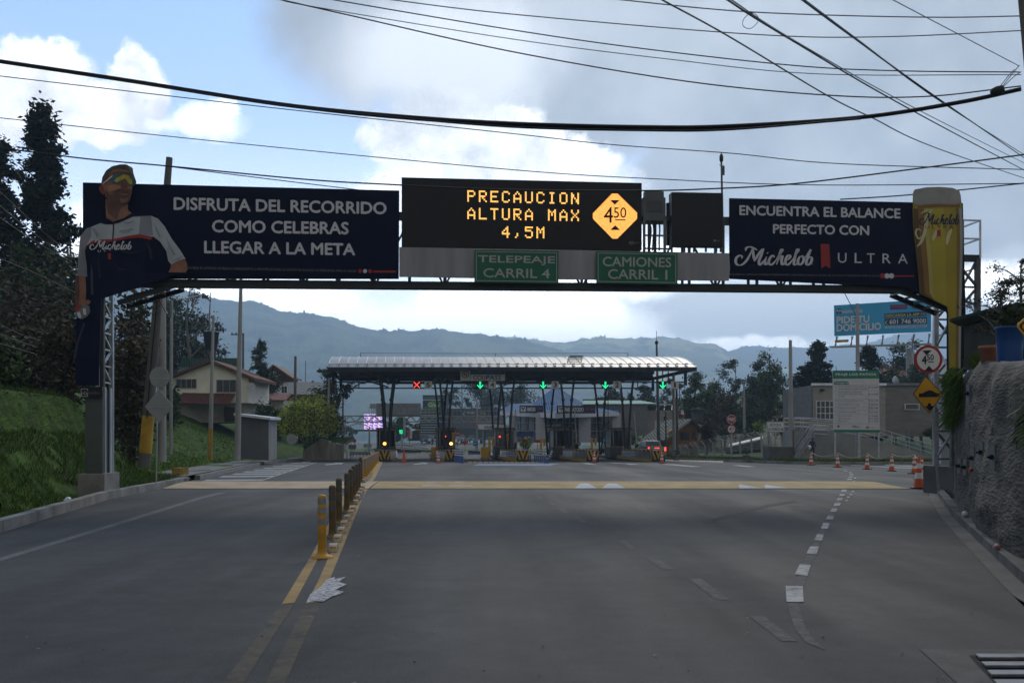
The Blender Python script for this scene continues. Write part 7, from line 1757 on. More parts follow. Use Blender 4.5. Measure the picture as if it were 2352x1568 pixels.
def pharmacy():
 d = 128; t = thing('shop_building', 'corner shop with a blue pyramid metal roof, white fascia and shop signs', 'shop', P(1280, 1010, d))
 cor = P(1274.6, 960, d); L_ = P(1148, 953, d + 12); R_ = P(1422, 955, d + 9); up = lambda p, v: Vector((p.x, p.y, EYE + (HY - v) / F * p.y))
 fl, fc, fr = up(L_, 945), up(cor, 948), up(R_, 947.5)
 m = MB(); m.prism([L_, cor, fc, fl], Vector((.6, 1.2, 0)), M('fascia_white', (.62, .62, .64), .6, var=.05)); m.prism([cor, R_, fr, fc], Vector((-.6, 1.2, 0)), M('fascia_white', (0, 0, 0))); m.build('fascia', t)
 apex = P(1277, 886, d + 16); bl, br = P(1222, 928, d + 14), P(1342, 928, d + 14); pc = P(1268, 944, d + 2)
 m = MB(); m.face([pc, br, apex], t_blue); m.face([bl, pc, apex], t_blue); m.face([br, P(1280, 925, d + 26), apex], t_blue); m.face([P(1280, 925, d + 26), bl, apex], t_blue); m.build('pyramid_roof', t)
 m = MB(); tl, tr_ = P(1172, 927, d + 18), P(1415, 927, d + 18)
 m.face([fl, fc, pc, bl], t_blue); m.face([fl, bl, tl], t_blue); m.face([fc, fr, tr_, br], t_blue); m.face([fc, br, pc], t_blue); m.face([bl, tl, P(1230, 926, d + 26)], t_blue); m.build('lower_roof', t)
 ribm = M('roof_seam', (.03, .11, .25), .75, 0, var=.1, spec=.1); m = MB()
 for k in range(1, 14): f = k / 14; m.bar(fc.lerp(fr, f) + Vector((0, 0, .03)), br.lerp(tr_, f) + Vector((0, 0, .05)), .06, .05, ribm)
 for k in range(1, 12): f = k / 12; m.bar(pc.lerp(br, f), apex.lerp(br, f), .07, .06, ribm); m.bar(pc.lerp(bl, f), apex.lerp(bl, f), .07, .06, ribm)
 m.bar(pc, apex, .18, .12, ribm); m.build('roof_seams', t)
 pil = M('pillar_grey', (.42, .43, .46), .7, var=.08); bz = P(1280, 1008, d).z
 for u, dd, w in ((1180, d + 9, .9), (1221, d + 6, .7), (1242, d + 3, 1.3), (1343, d + 5, 1.6), (1416, d + 9, 1.2)):
  p = P(u, 955, dd); m = MB(); m.box(p.x - w / 2, p.x + w / 2, dd, dd + .8, bz - .5, p.z + .4, pil); m.build('pillar', t)
 m = MB(); a, c, e = P(1170, 955, d + 13), P(1262, 957, d + 5), P(1415, 957, d + 12); gl = M('shop_glass', (.03, .038, .045), .12, 0, var=.4, scale=.8, spec=.6)
 for p, q in ((a, c), (c, e)): m.face([Vector((p.x, p.y, bz - .5)), Vector((q.x, q.y, bz - .5)), Vector((q.x, q.y, q.z + .5)), Vector((p.x, p.y, p.z + .5))], gl)
 m.build('glass_front', t)
 m = MB()
 for p, q, n in ((a, c, 7), (c, e, 10)):
  for k in range(n + 1): r = p.lerp(q, k / n); m.bar(Vector((r.x, r.y - .06, bz - .5)), Vector((r.x, r.y - .06, r.z + .4)), .09, .06, win_fr)
  for f in (.35, .72): m.bar(Vector((p.x, p.y - .06, lerp(bz, p.z, f))), Vector((q.x, q.y - .06, lerp(bz, q.z, f))), .06, .07, win_fr)
 m.build('glazing_bars', t)
 m = MB(); rr = random.Random(3)
 for k in range(46):
  f = rr.random(); r = c.lerp(e, f); z = bz + rr.choice((.3, .9, 1.5, 2.1)); m.box(r.x - .3, r.x + .3, r.y - .12, r.y - .04, z, z + .28, M('goods_%d' % (k % 4), ((.25, .12, .08), (.20, .20, .10), (.10, .14, .2), (.30, .28, .26))[k % 4], .6, var=.3))
 m.build('shelf_goods', t)
 m = MB(); p, q = P(1150, 985, d + 4), P(1240, 990, d + 4); m.prism([P(1186, 1003, d + 4.8), P(1226, 1003, d + 4.8), P(1226, 990, d + 4.8), P(1186, 990, d + 4.8)], (0, .1, 0), M('blue_poster', (.03, .06, .18), .5, var=.2)); m.build('blue_poster', t)
 B_ = Board(1220, 940, d + 3.5, -.10)
 for (x0, x1, y0, y1, bd, lab) in ((1193.5, 1247, 931, 948, Board(1220, 940, d + 4.0, -.45), 'shop sign with white lettering on the left side of the blue roof'), (1280, 1368, 931.5, 949, Board(1274.6, 940, d - .8, .42), 'larger shop sign with white lettering on the right side of the blue roof'), (1244, 1298, 971.5, 980.5, Board(1262, 975, d + 3.6, .2), 'low dark shop sign under the white fascia')):
  s = thing('shop_sign', lab, 'sign', bd.pt((x0 + x1) / 2, y1), 'signs on the blue-roofed shop')
  m = MB(); bd.slab(m, [(x0, y0), (x0, y1), (x1, y1), (x1, y0)], M('shop_sign_navy', (.016, .024, .06), .4, var=.08), .2, 0); m.build('panel', s)
  m = MB(); h = y1 - y0; farma_sign(bd, m, x0 + 2.5, lerp(x0, x1, .68 if y0 < 960 else .8), y0 + h * .16, y1 - h * .16, .02)
  if y0 < 960: bd.rect(m, lerp(x0, x1, .71), y0, lerp(x0, x1, .712), y1, print_dim, .02); bd.text(m, 'en casa', lerp(x0, x1, .77), lerp(x0, x1, .96), y0 + h * .3, y0 + h * .55, M('pink_print', (.45, .04, .10), .5, var=0), .02, .06)
  m.build('lettering', s)
pharmacy()
# ---- far left of the plaza: second gantry, shopping block, screen
def far_gantry():
 d = 150; B_ = Board(960, 960, d); t = thing('far_gantry', 'grey lattice gantry with the back of a message sign beyond the toll booths', 'gantry', P(788, 1040, d)); sg = M('far_steel', (.22, .23, .24), .5, .4, var=.1)
 m = MB()
 for back in (0, -1.2):
  for v in (955, 968.5): m.bar(B_.pt(788, v, back), B_.pt(1152, v, back), .16, .16, sg)
  n = 26
  for k in range(n): u0, u1 = lerp(788, 1152, k / n), lerp(788, 1152, (k + 1) / n); m.bar(B_.pt(u0, 955 if k % 2 else 968.5, back), B_.pt(u1, 968.5 if k % 2 else 955, back), .09, .09, sg)
 m.bar(B_.pt(795, 980, 0), B_.pt(832, 969, 0), .12, .12, sg); m.build('beam', t)
 m = MB()
 for u in (785, 790):
  for back in (0, -1.2): m.bar(B_.pt(u, 955, back), B_.pt(u, 1040, back), .14, .14, sg)
 for k in range(10): v = 958 + k * 8.2; m.bar(B_.pt(785, v, 0), B_.pt(790, v + 8, 0), .07, .07, sg)
 m.build('tower', t)
 m = MB();
 for v in (935, 943): m.bar(B_.pt(966, v, -.4), B_.pt(1150, v, -.4), .07, .07, sg)
 for k in range(21): u = lerp(967, 1150, k / 20); m.bar(B_.pt(u, 935, -.4), B_.pt(u, 955, -.4), .06, .06, sg)
 for k in range(4): m.bar(B_.pt(848 + k * 5, 935, .1), B_.pt(848 + k * 5, 955, .1), .06, .06, sg)
 m.build('railing', t)
 s = thing('message_sign', 'grey back of the message sign on the far gantry', 'sign', B_.pt(915, 954))
 m = MB(); B_.slab(m, [(865, 926), (865, 954), (966, 954), (966, 926)], M('sign_back_grey', (.17, .18, .19), .5, .3, var=.12), 1.0, .4); B_.slab(m, [(850, 927), (850, 938), (863, 938), (863, 927)], M('cabinet_pale', (.30, .30, .29), .6, var=.1), .8, .4); m.build('cabinet', s)
 for k in range(7): m = MB(); u = 868 + k * 14; B_.slab(m, [(u, 929), (u, 952), (u + 11, 952), (u + 11, 929)], M('sign_back_door', (.20, .21, .22), .5, .3, var=.1), .03, .44); B_.rect(m, u + 3, 931, u + 8, 934.5, print_dim, .46); m.build('door', s)
far_gantry()
def screen():
 d = 172; B_ = Board(858, 968, d); t = thing('led_screen', 'outdoor screen glowing pink and blue on a dark post', 'screen', P(862, 1035, d)); pk = M('screen_pink', (.1, .1, .1), .5, var=0, emit=(.80, .55, .80), estr=1.0); bl = M('screen_blue', (.05, .05, .1), .5, var=0, emit=(.08, .11, .62), estr=1.0); dk = M('screen_dark', (.02, .02, .05), .5, var=0)
 m = MB(); B_.slab(m, [(835.5, 950), (835.5, 986), (883, 986), (883, 950)], blk2, 1.0, 0); m.build('case', t)
 m = MB(); B_.rect(m, 836, 950.5, 882.5, 985.5, pk, .02)
 for r in range(6):
  for c in range(4):
   u, v = 837 + c * 11.5 + (r % 2) * 1.5, 952 + r * 5.8; B_.rect(m, u, v, u + (8 if c % 2 else 6.5), v + 2.6, bl, .03); B_.rect(m, u + 5, v + 2.6, u + 8, v + 4.4, dk, .03)
 m.build('picture', t)
 m = MB(); B_.slab(m, [(814, 986.5), (814, 990), (876, 990), (876, 986.5)], g_dark, 1.6, .6); B_.slab(m, [(871, 990), (871, 1036), (878, 1036), (878, 990)], M('navy_post', (.015, .03, .055), .5, var=.1), .8, .2); m.build('post', t)
screen()
def mall():
 d = 250; t, B_ = slab_building('shopping_building', 'dark glass tower with a green oval shop sign beyond lane 4', [(971, 907), (971, 1012), (1024, 1012), (1024, 907)], d, 12, M('dark_cladding', (.018, .022, .024), .5, .2, var=.15))
 m = MB(); B_.rect(m, 972, 911, 1023, 917.5, M('green_glass', (.05, .12, .11), .15, 0, var=.2), .03); B_.slab(m, [(970, 917.8), (970, 919), (1025, 919), (1025, 917.8)], swh, .2, .2); m.build('glass_band', t)
 m = MB(); lime = M('lime_frame', (.13, .28, .03), .5, var=.1); B_.slab(m, [(966, 940), (966, 1014), (1006, 1014), (1006, 940)], M('green_dark_glass', (.025, .05, .045), .15, 0, var=.3), 2, 2.0); m.build('glass_front', t)
 m = MB(); B_.slab(m, [(966, 939), (966, 941.5), (1009, 941.5), (1009, 939)], lime, .4, 2.3); B_.slab(m, [(1006.5, 941.5), (1006.5, 1014), (1009, 1014), (1009, 941.5)], lime, .4, 2.3)
 for k in range(12): B_.rect(m, 966.5, 947 + k * 5.6, 1006, 947.9 + k * 5.6, win_fr, 2.05)
 m.build('green_frame', t)
 s = thing('shop_sign', 'green oval shop sign with white script lettering on the dark tower', 'sign', B_.pt(996, 938)); m = MB(); B_.disc(m, 996.5, 929, 15.5, 8.6, M('oval_green', (.085, .26, .03), .5, var=.08), .12, 30); m.build('plate', s)
 m = MB(); B_.text(m, 'Carulla', 985, 1008, 924.5, 933.5, swh, .16, .05, shear=.15); m.build('lettering', s)
 stone = M('stone_facing', (.13, .12, .115), .85, var=.45, scale=2.2, bump=.3, bscale=6); t, B2 = slab_building('stone_building', 'long stone-faced shopping building with glass below and roof railings', [(1024, 938), (1024, 1010), (1160, 1010), (1160, 938)], d + 4, 14, stone)
 m = MB(); B2.rect(m, 1024, 938, 1160, 957, M('dark_parapet', (.035, .038, .042), .6, var=.15), .04); m.build('parapet', t)
 m = MB(); B2.rect(m, 1050, 984, 1160, 1004, M('green_dark_glass', (0, 0, 0)), .05);
 for k in range(5): B2.rect(m, 1050, 986 + k * 4, 1160, 986.7 + k * 4, print_dim, .08)
 m.build('glass_band', t)
 m = MB(); B2.text(m, 'SPINNING', 1072, 1091, 945.5, 949.5, swh, .08, .05); B2.text(m, 'CENTER', 1073, 1090, 950.5, 953, print_dim, .08, .03); B2.text(m, 'GYM', 1094, 1115, 946, 954, M('gold_print', (.36, .24, .05), .5, var=0), .08, .05); B2.stroke(m, [(1069, 945), (1063, 950), (1069, 954)], 1.4, swh, .08, 3, False); m.build('lettering', t)
mall()
def totem():
 d = 140; B_ = Board(919, 975, d); t = thing('price_totem', 'green fuel price totem with glowing green digits', 'sign', P(920, 1032, d)); m = MB(); B_.slab(m, [(910, 966), (910, 997), (926, 997), (926, 957), (919, 957.5), (912, 960.5)], M('totem_green', (.012, .06, .035), .5, var=.12), .5, 0); B_.slab(m, [(926, 957), (926, 1000), (930, 1000), (930, 957)], sgn_b, .5, 0); m.build('panel', t)
 m = MB(); B_.rect(m, 911, 974.5, 925.5, 975.5, print_dim, .02); B_.rect(m, 911, 981, 925.5, 981.8, print_dim, .02); B_.text(m, '923', 917.5, 924.5, 987, 995.5, gled, .03, .06); m.build('digits', t)
 m = MB(); m.tube([P(923, 997, d + .2), P(923, 1034, d + .2)], .12, g_galv, 8); m.build('post', t)
 d = 146; t = thing('fuel_canopy', 'flat white fuel station canopy with blue lettering', 'canopy', P(1140, 1030, d)); B_ = Board(1118, 980, d); m = MB(); B_.slab(m, [(1098, 974), (1099, 985), (1150, 986), (1186, 984), (1186, 977), (1140, 974)], M('canopy_white', (.68, .68, .68), .5, var=.05), 8, 0); m.build('roof', t)
 m = MB(); B_.text(m, 'PETROBRAS', 1112, 1135, 978, 983.5, M('blue_letter', (.03, .10, .28), .5, var=0), .03, .06, shear=.15); m.build('lettering', t)
 for u in (1112, 1176): m = MB(); m.tube([P(u, 985, d + 4), P(u, 1032, d + 4)], .22, sgn_b, 10); m.build('column', t)
totem()
t = thing('advert_panel', 'black advert panel with colourful flags and a motorcycle poster, left of the dark tower', 'sign', P(958, 1012, 152)); B_ = Board(958, 990, 152)
m = MB(); B_.slab(m, [(954, 972), (954, 985), (965, 985), (965, 972)], blk, .2); B_.ring(m, 959.5, 977, 2.2, 3.4, swh, .02, 14); B_.rect(m, 954, 985.5, 965, 989, M('ochre_plate', (.34, .20, .03), .5, var=0), .02); m.build('logo_panel', t)
m = MB(); B_.slab(m, [(938, 992), (938, 1012), (964, 1012), (964, 985)], M('poster_dark', (.05, .05, .055), .5, var=.5, scale=1.2), .2, 0)
for k, (mt) in enumerate((M('pink_flag', (.40, .10, .22), .5, var=.1), M('yellow_flag', (.42, .32, .05), .5, var=.1), swh)): B_.poly(m, [(937 + k * 3.2, 986 + k), (936 + k * 3, 1004 + k), (940 + k * 3, 1006 + k), (941 + k * 3.2, 990 + k)], mt, .06 + k * .01)
m.build('poster', t)
for (x0, x1, v, d, lab) in ((804, 850, 1042, 112, 'zinc guardrail beside the road left of the first toll island'), (898, 962, 1042, 128, 'zinc guardrail behind lane 5')):
 t = thing('guardrail', lab, 'guardrail', P((x0 + x1) / 2, v + 12, d)); m = MB()
 for dz in (0, .16): m.bar(P(x0, v, d) + Vector((0, 0, dz)), P(x1, v, d) + Vector((0, 0, dz)), .06, .13, rail_m)
 m.build('rail', t);
 for k in range(7): p = P(lerp(x0, x1, k / 6), v, d); m = MB(); m.bar(Vector((p.x, p.y, zg(d))), p + Vector((0, 0, .1)), .1, .1, g_steel); m.build('rail_post', t)
t = thing('bridge_railing', 'long grey pedestrian ramp railing beyond lane 5', 'railing', P(900, 1045, 155)); m = MB()
for dv in (0, 5): m.bar(P(838, 1035 + dv, 155), P(905, 1020 + dv, 155), .08, .08, g_steel); m.bar(P(905, 1020 + dv, 155), P(985, 1030 + dv, 155), .08, .08, g_steel)
for k in range(30): u = lerp(838, 985, k / 29); v = lerp(1035, 1020, (u - 838) / 67) if u < 905 else lerp(1020, 1030, (u - 905) / 80); m.bar(P(u, v, 155), P(u, v + 10, 155), .05, .05, g_steel)
m.build('railing', t); m = MB(); B_ = Board(900, 1030, 155.3); B_.slab(m, [(838, 1043), (838, 1056), (985, 1056), (985, 1037), (905, 1028)], M('ramp_wall', (.16, .155, .15), .85, var=.2), 1.5, 0); m.build('ramp', t)
m = MB(); B_ = Board(1089, 1041, 118); B_.slab(m, [(1075.5, 1034), (1075.5, 1047), (1103, 1047), (1103, 1036)], M('blue_banner', (.035, .045, .16), .5, var=.1), .05, 0); farma_sign(B_, m, 1078, 1102, 1040, 1046, .02); tag(m.build('banner', None, P(1089, 1047, 118)), 'low blue shop banner between the booths of lanes 4 and 5', 'banner')
m = MB(); B_ = Board(945, 1042, 133); B_.slab(m, [(910, 1033), (910, 1050), (1030, 1050), (1030, 1034)], M('navy_hoarding', (.022, .026, .04), .5, var=.2), .1, 0); B_.text(m, 'MOVIL', 968, 1000, 1036, 1041, swh, .02, .05); tag(m.build('hoarding', None, P(970, 1050, 133)), 'low dark hoarding with small lettering behind lane 5', 'hoarding')
def small_sign(name, lab, u, v, d, vb, shape, mat, r, txt=None, tm=None):
 t = thing(name, lab, 'sign', P(u, vb, d)); B_ = Board(u, v, d - .05); m = MB(); m.tube([P(u, vb, d), P(u, v - r, d)], .035, g_galv, 6); m.build('post', t); m = MB()
 if shape == 'round': B_.slab(m, [(u + r * math.cos(-k * math.pi / 10), v + r * math.sin(-k * math.pi / 10)) for k in range(20)], mat, .03)
 elif shape == 'diamond': B_.slab(m, [(u, v - r), (u - r, v), (u, v + r), (u + r, v)], mat, .03)
 elif shape == 'oct': B_.slab(m, [(u + r * math.cos(-math.pi / 8 - k * math.pi / 4), v + r * math.sin(-math.pi / 8 - k * math.pi / 4)) for k in range(8)], mat, .03)
 else: w, h = shape; B_.slab(m, [(u - w, v - h), (u - w, v + h), (u + w, v + h), (u + w, v - h)], mat, .03)
 m.build('plate', t)
 if txt: m = MB(); k = r * .72; B_.text(m, txt, u - k, u + k, v - r * .34, v + r * .34, tm or swh, .012, .05); m.build('lettering', t)
small_sign('road_sign', 'small red PARE sign right of the second toll booth', 1051, 995, 118, 1025, 'oct', sred, 6.2, 'PARE'); small_sign('road_sign', 'white round no-turn sign below the small red stop sign', 1050, 1006, 117, 1030, 'round', swh, 5, None)
small_sign('road_sign', 'orange diamond work sign beside the far street lamp', 1068, 1015.5, 116, 1040, 'diamond', M('work_orange', (.50, .10, .03), .5, var=.05), 7); small_sign('road_sign', 'blue parking sign with letter P', 1092, 1018.5, 124, 1040, (5.5, 5.5), M('sign_blue', (0, 0, 0)), 5.5, 'P')
small_sign('road_sign', 'small green direction sign beyond the end of the yellow posts', 844, 1023.5, 140, 1045, (8.5, 4), sgrn, 8.5, 'LA CALERA'); small_sign('road_sign', 'tiny red round sign on the far left road', 814, 1012, 122, 1048, 'round', sred, 4.2)
small_sign('road_sign', 'pale diamond sign back beside the left road wall', 797, 1011, 98, 1056, 'diamond', sgn_b, 11); small_sign('road_sign', 'pale round sign back beside the left road wall', 806, 1007, 99, 1056, 'round', sgn_b, 8.5); small_sign('road_sign', 'pale square sign back below the round one on the left', 809, 1026, 100, 1056, (9, 5), sgn_b, 6)
small_sign('shop_notice', 'small orange red notice on a post before the round bush', 1205, 1012, 112, 1040, (6.4, 3.4), M('notice_red', (.38, .06, .03), .5, var=.1), 6); small_sign('shop_notice', 'small orange red notice right of the round bush', 1235, 1013, 112, 1040, (5.4, 3.2), M('notice_red', (0, 0, 0)), 5)
def ramp_building():
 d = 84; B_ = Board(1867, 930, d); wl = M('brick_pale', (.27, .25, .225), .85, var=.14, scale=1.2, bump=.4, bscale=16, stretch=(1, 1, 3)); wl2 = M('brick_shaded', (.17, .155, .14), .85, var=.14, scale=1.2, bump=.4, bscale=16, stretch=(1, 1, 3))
 t = thing('toll_office', 'flat-roofed grey brick office behind the price board and ramp', 'building', P(2000, 1000, d))
 a, c, e = B_.pt(1867, 884), B_.pt(2034, 884), P(2230, 883, d - 1.5); zb = B_.pt(1867, 1002).z; lo = lambda p: Vector((p.x, p.y, zb))
 m = MB(); m.face([lo(a), lo(c), c, a], wl); q = c + Vector((7.5, 9, 0)); m.build('wall', t)
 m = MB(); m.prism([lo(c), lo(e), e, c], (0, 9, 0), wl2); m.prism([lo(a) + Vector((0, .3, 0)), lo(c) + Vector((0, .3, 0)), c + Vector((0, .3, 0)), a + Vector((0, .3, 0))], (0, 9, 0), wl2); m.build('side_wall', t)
 m = MB(); m.bar(a + Vector((-.15, -.12, .05)), c + Vector((0, -.12, .05)), .30, .20, sheet_lt); m.bar(c + Vector((0, -.10, .05)), e + Vector((0, -.1, .05)), .26, .20, M('roof_edge', (.16, .18, .21), .5, .3, var=.1)); m.build('roof_edge', t)
 window(t, 1874.5, 920, 1916, 963, d - .04, 4, win_gl, False, 3); window(t, 2078, 927, 2112, 941, P(2095, 934, d).y - .55, 1)
 m = MB(); m.lathe([(.01, 0), (.5, .06), (.62, .22)], sgn_b, P(2054, 880, d + 2), 14, False, Matrix.Rotation(R(75), 3, 'Y')); m.build('satellite_dish', t)
 m = MB(); m.cbox(P(1889, 898, d - .2), .3, .3, .18, g_dark); m.build('wall_lamp', t)
ramp_building()
def ramp():
 d = 77.5; B_ = Board(1826, 1020, d); cw = M('ramp_concrete', (.24, .235, .225), .85, var=.18, scale=.7, bump=.25, bscale=12); cw2 = M('ramp_top', (.34, .32, .28), .85, var=.15)
 t = thing('access_ramp', 'grey concrete access ramp and platform with metal railings', 'ramp', P(1960, 1053, d)); dep = Vector((0, 3.4, 0))
 top = [(1826, 987.5), (1866, 989), (1945, 997), (2010, 1009), (2090, 1034), (2145, 1051)]
 m = MB(); B_.slab(m, [(1826, 987.5), (1826, 1054), (2150, 1054), (2145, 1051), (2090, 1034), (2010, 1009), (1945, 997), (1866, 989)], cw, 3.4, 0, cw); m.build('wall', t)
 m = MB()
 for p, q in zip(top, top[1:]): m.face([B_.pt(*p) + Vector((0, 0, .012)), B_.pt(*q) + Vector((0, 0, .012)), B_.pt(*q) + dep + Vector((0, 0, .012)), B_.pt(*p) + dep + Vector((0, 0, .012))], cw2)
 m.build('floor', t)
 rl = M('railing_steel', (.34, .36, .38), .45, .3, var=.15); ry = M('railing_yellow', (.42, .33, .03), .5, var=.1)
 for back, mat2, nm in ((.15, rl, 'railing'), (3.1, ry, 'rear_railing')):
  m = MB(); hz = .98
  for p, q in zip(top, top[1:]):
   A_, C_ = B_.pt(*p, -back), B_.pt(*q, -back)
   for k, mt in ((1, rl), (.66, mat2), (.33, rl)): m.tube([A_ + Vector((0, 0, hz * k)), C_ + Vector((0, 0, hz * k))], .036, mt, 5, False)
   n = max(2, int((C_ - A_).length / 1.1))
   for k in range(n): s = A_.lerp(C_, k / n); m.bar(s, s + Vector((0, 0, hz)), .045, .045, rl)
  m.build(nm, t)
 m = MB(); B2 = Board(1767, 1035, d - .4); B2.slab(m, [(1767, 1025), (1767, 1054), (1826, 1054), (1826, 1026)], M('dark_block', (.10, .095, .09), .85, var=.2), 2.0, 0, None); m.build('block', t)
 st = thing('stair', 'concrete stair with slanted steel handrails left of the ramp', 'stairs', P(1850, 1053, d - 1)); m = MB(); n = 11
 for k in range(n):
  u0, u1 = lerp(1828, 1868, k / n), 1890; v = lerp(1053, 991, (k + 1) / n); B3 = Board(1840, 1020, d - 1.2); B3.slab(m, [(u0, v), (u0, 1054), (lerp(1828, 1868, (k + 1) / n), 1054), (lerp(1828, 1868, (k + 1) / n), v)], cw, 1.15, 0)
 m.build('steps', st)
 for back in (0.1, -1.1):
  m = MB(); a, c, e = B3.pt(1827, 1038, back), B3.pt(1870, 975, back), B3.pt(1905, 979, back)
  for k in (0, .33, .66): dz = Vector((0, 0, -k)); m.tube([a + dz, c + dz, e + dz], .03, rl, 5, False)
  for k in range(6): s = a.lerp(c, k / 5); m.bar(s - Vector((0, 0, 1.0)), s, .045, .045, rl)
  m.build('handrail', st)
ramp()
for u, lab in ((2086, 'thick grey bollard post at the left of the ramp end'), (2146, 'thick grey bollard post by the office wall, leftmost of two'), (2158, 'thick grey bollard post nearest the lamp sign post')):
 p = P(u, 1000, 82); m = MB(); m.lathe([(.19, 0), (.19, 1.5), (.15, 1.58), (.02, 1.6)], M('bollard_grey', (.10, .11, .12), .6, var=.15), p - Vector((0, 0, 1.0)), 14); tag(m.build('bollard', None, p - Vector((0, 0, 1.0))), lab, 'bollard', 'grey bollards at the ramp end')
# ---- blue billboard on its column
def blue_billboard():
 yaw = -R(38); BB = Board(1916, 730, 118, yaw); C4 = lambda x, y: ((3024 + x / 1.7425) / 1.7415, (1100 + y / 1.7425) / 1.7415)
 t = thing('billboard', 'bright blue pharmacy billboard on a thick column, reading PIDE TU DOMICILIO', 'billboard', P(2090, 870, 114)); cy = M('cyan_print', (.030, .33, .58), .5, var=.05, scale=.3)
 m = MB(); BB.slab(m, [C4(543, 211), C4(546, 424), C4(1217, 392), C4(1217, 168)], cy, .35, 0); m.build('panel', t)
 m = MB()
 def tx(s, x0, x1, lt, lb, rt, rb, mat=swh, b=.0, sh=0): BB.text(m, s, C4(x0, 0)[0], C4(x1, 0)[0], C4(0, lt)[1], C4(0, lb)[1], mat, .04, b, C4(0, rt)[1], C4(0, rb)[1], sh)
 tx('FARMATODO', 600, 744, 247, 268, 239, 262, b=.08); BB.poly(m, [C4(564, 236), C4(564, 270), C4(594, 268), C4(594, 234)], navy2, .04)
 for du in (571, 587): u, v = C4(du, 248); BB.disc(m, u, v, 1.8, 2.4, swh, .05, 10)
 u, v = C4(579, 262); BB.rect(m, u - .7, v - 2.5, u + .7, v + 2, swh, .05)
 tx('PIDE TU', 565, 790, 292, 337, 282, 328, b=.16); tx('DOMICILIO', 565, 872, 344, 392, 332, 380, b=.16)
 nv = M('billboard_navy', (.012, .022, .07), .5, var=0)
 BB.poly(m, [C4(895, 268), C4(897, 300), C4(1190, 284), C4(1190, 250)], nv, .04); BB.poly(m, [C4(897, 306), C4(898, 348), C4(1192, 336), C4(1192, 293)], nv, .04)
 ylw = M('yellow_letter', (.50, .46, .06), .5, var=0); m2 = m
 BB.text(m, 'DESCARGA LA APP', C4(905, 0)[0], C4(1140, 0)[0], C4(0, 275)[1], C4(0, 294)[1], ylw, .055, .08, C4(0, 263)[1], C4(0, 283)[1]); BB.poly(m, [C4(1148, 262), C4(1148, 282), C4(1186, 280), C4(1186, 260)], print_dim, .055)
 BB.text(m, '601 746 9000', C4(932, 0)[0], C4(1186, 0)[0], C4(0, 311)[1], C4(0, 341)[1], swh, .055, .10, C4(0, 302)[1], C4(0, 333)[1]); BB.stroke(m, [C4(920, 316), C4(906, 326), C4(908, 342), C4(922, 340)], 1.8, ylw, .055, 4)
 tx('WWW.FARMATODO.COM', 898, 1192, 356, 375, 346, 366, b=.06); BB.poly(m, [C4(936, 208), C4(937, 242), C4(1056, 236), C4(1055, 204)], M('maroon_print', (.10, .03, .10), .5, var=0), .04)
 BB.text(m, 'EN CASA', C4(948, 0)[0], C4(1044, 0)[0], C4(0, 212)[1], C4(0, 224)[1], M('pink_print', (0, 0, 0)), .055, .05)
 u, v = C4(1110, 218); BB.ring(m, u, v, 4.5, 6, nv, .045, 16); tx('Domicilios', 1085, 1134, 227, 236, 225, 234, nv)
 for du in (1150, 1180): u, v = C4(du, 222); BB.ring(m, u, v, 1.8, 2.8, swh, .045, 12)
 BB.stroke(m, [C4(1146, 215), C4(1165, 218), C4(1178, 212), C4(1172, 200)], 1.2, swh, .045, 3)
 m.build('print', t)
 m = MB(); m.tube([P(2090, 880, 114), P(2090, 800, 114)], .42, sgn_b, 18); m.build('column', t)
 m = MB(); m.bar(BB.pt(1910, 797, .1), BB.pt(2142, 790, .1), .9, .16, g_galv)
 for k in range(7): u = lerp(1920, 2133, k / 6); m.bar(BB.pt(u, 772 - k, -.2), BB.pt(u, 796 - k, .0), .10, .10, g_steel); m.bar(BB.pt(u + 2, 772 - k, -.4), BB.pt(u - 1, 796 - k, .3), .06, .06, g_steel)
 m.build('catwalk', t)
 m = MB(); BB.slab(m, [(1919, 781), (1919, 787), (1950, 785.5), (1950, 779.5)], M('ochre_sign', (.36, .24, .03), .5, var=.2), .1, .2); m.build('name_strip', t)
blue_billboard()
pole('thin slanting stay cable pole from the gantry down to the price board pole', P(1974, 738, 75), P(1928, 650, 75), .03, .03, g_steel, None, 'stay_bar', 'stay bar')
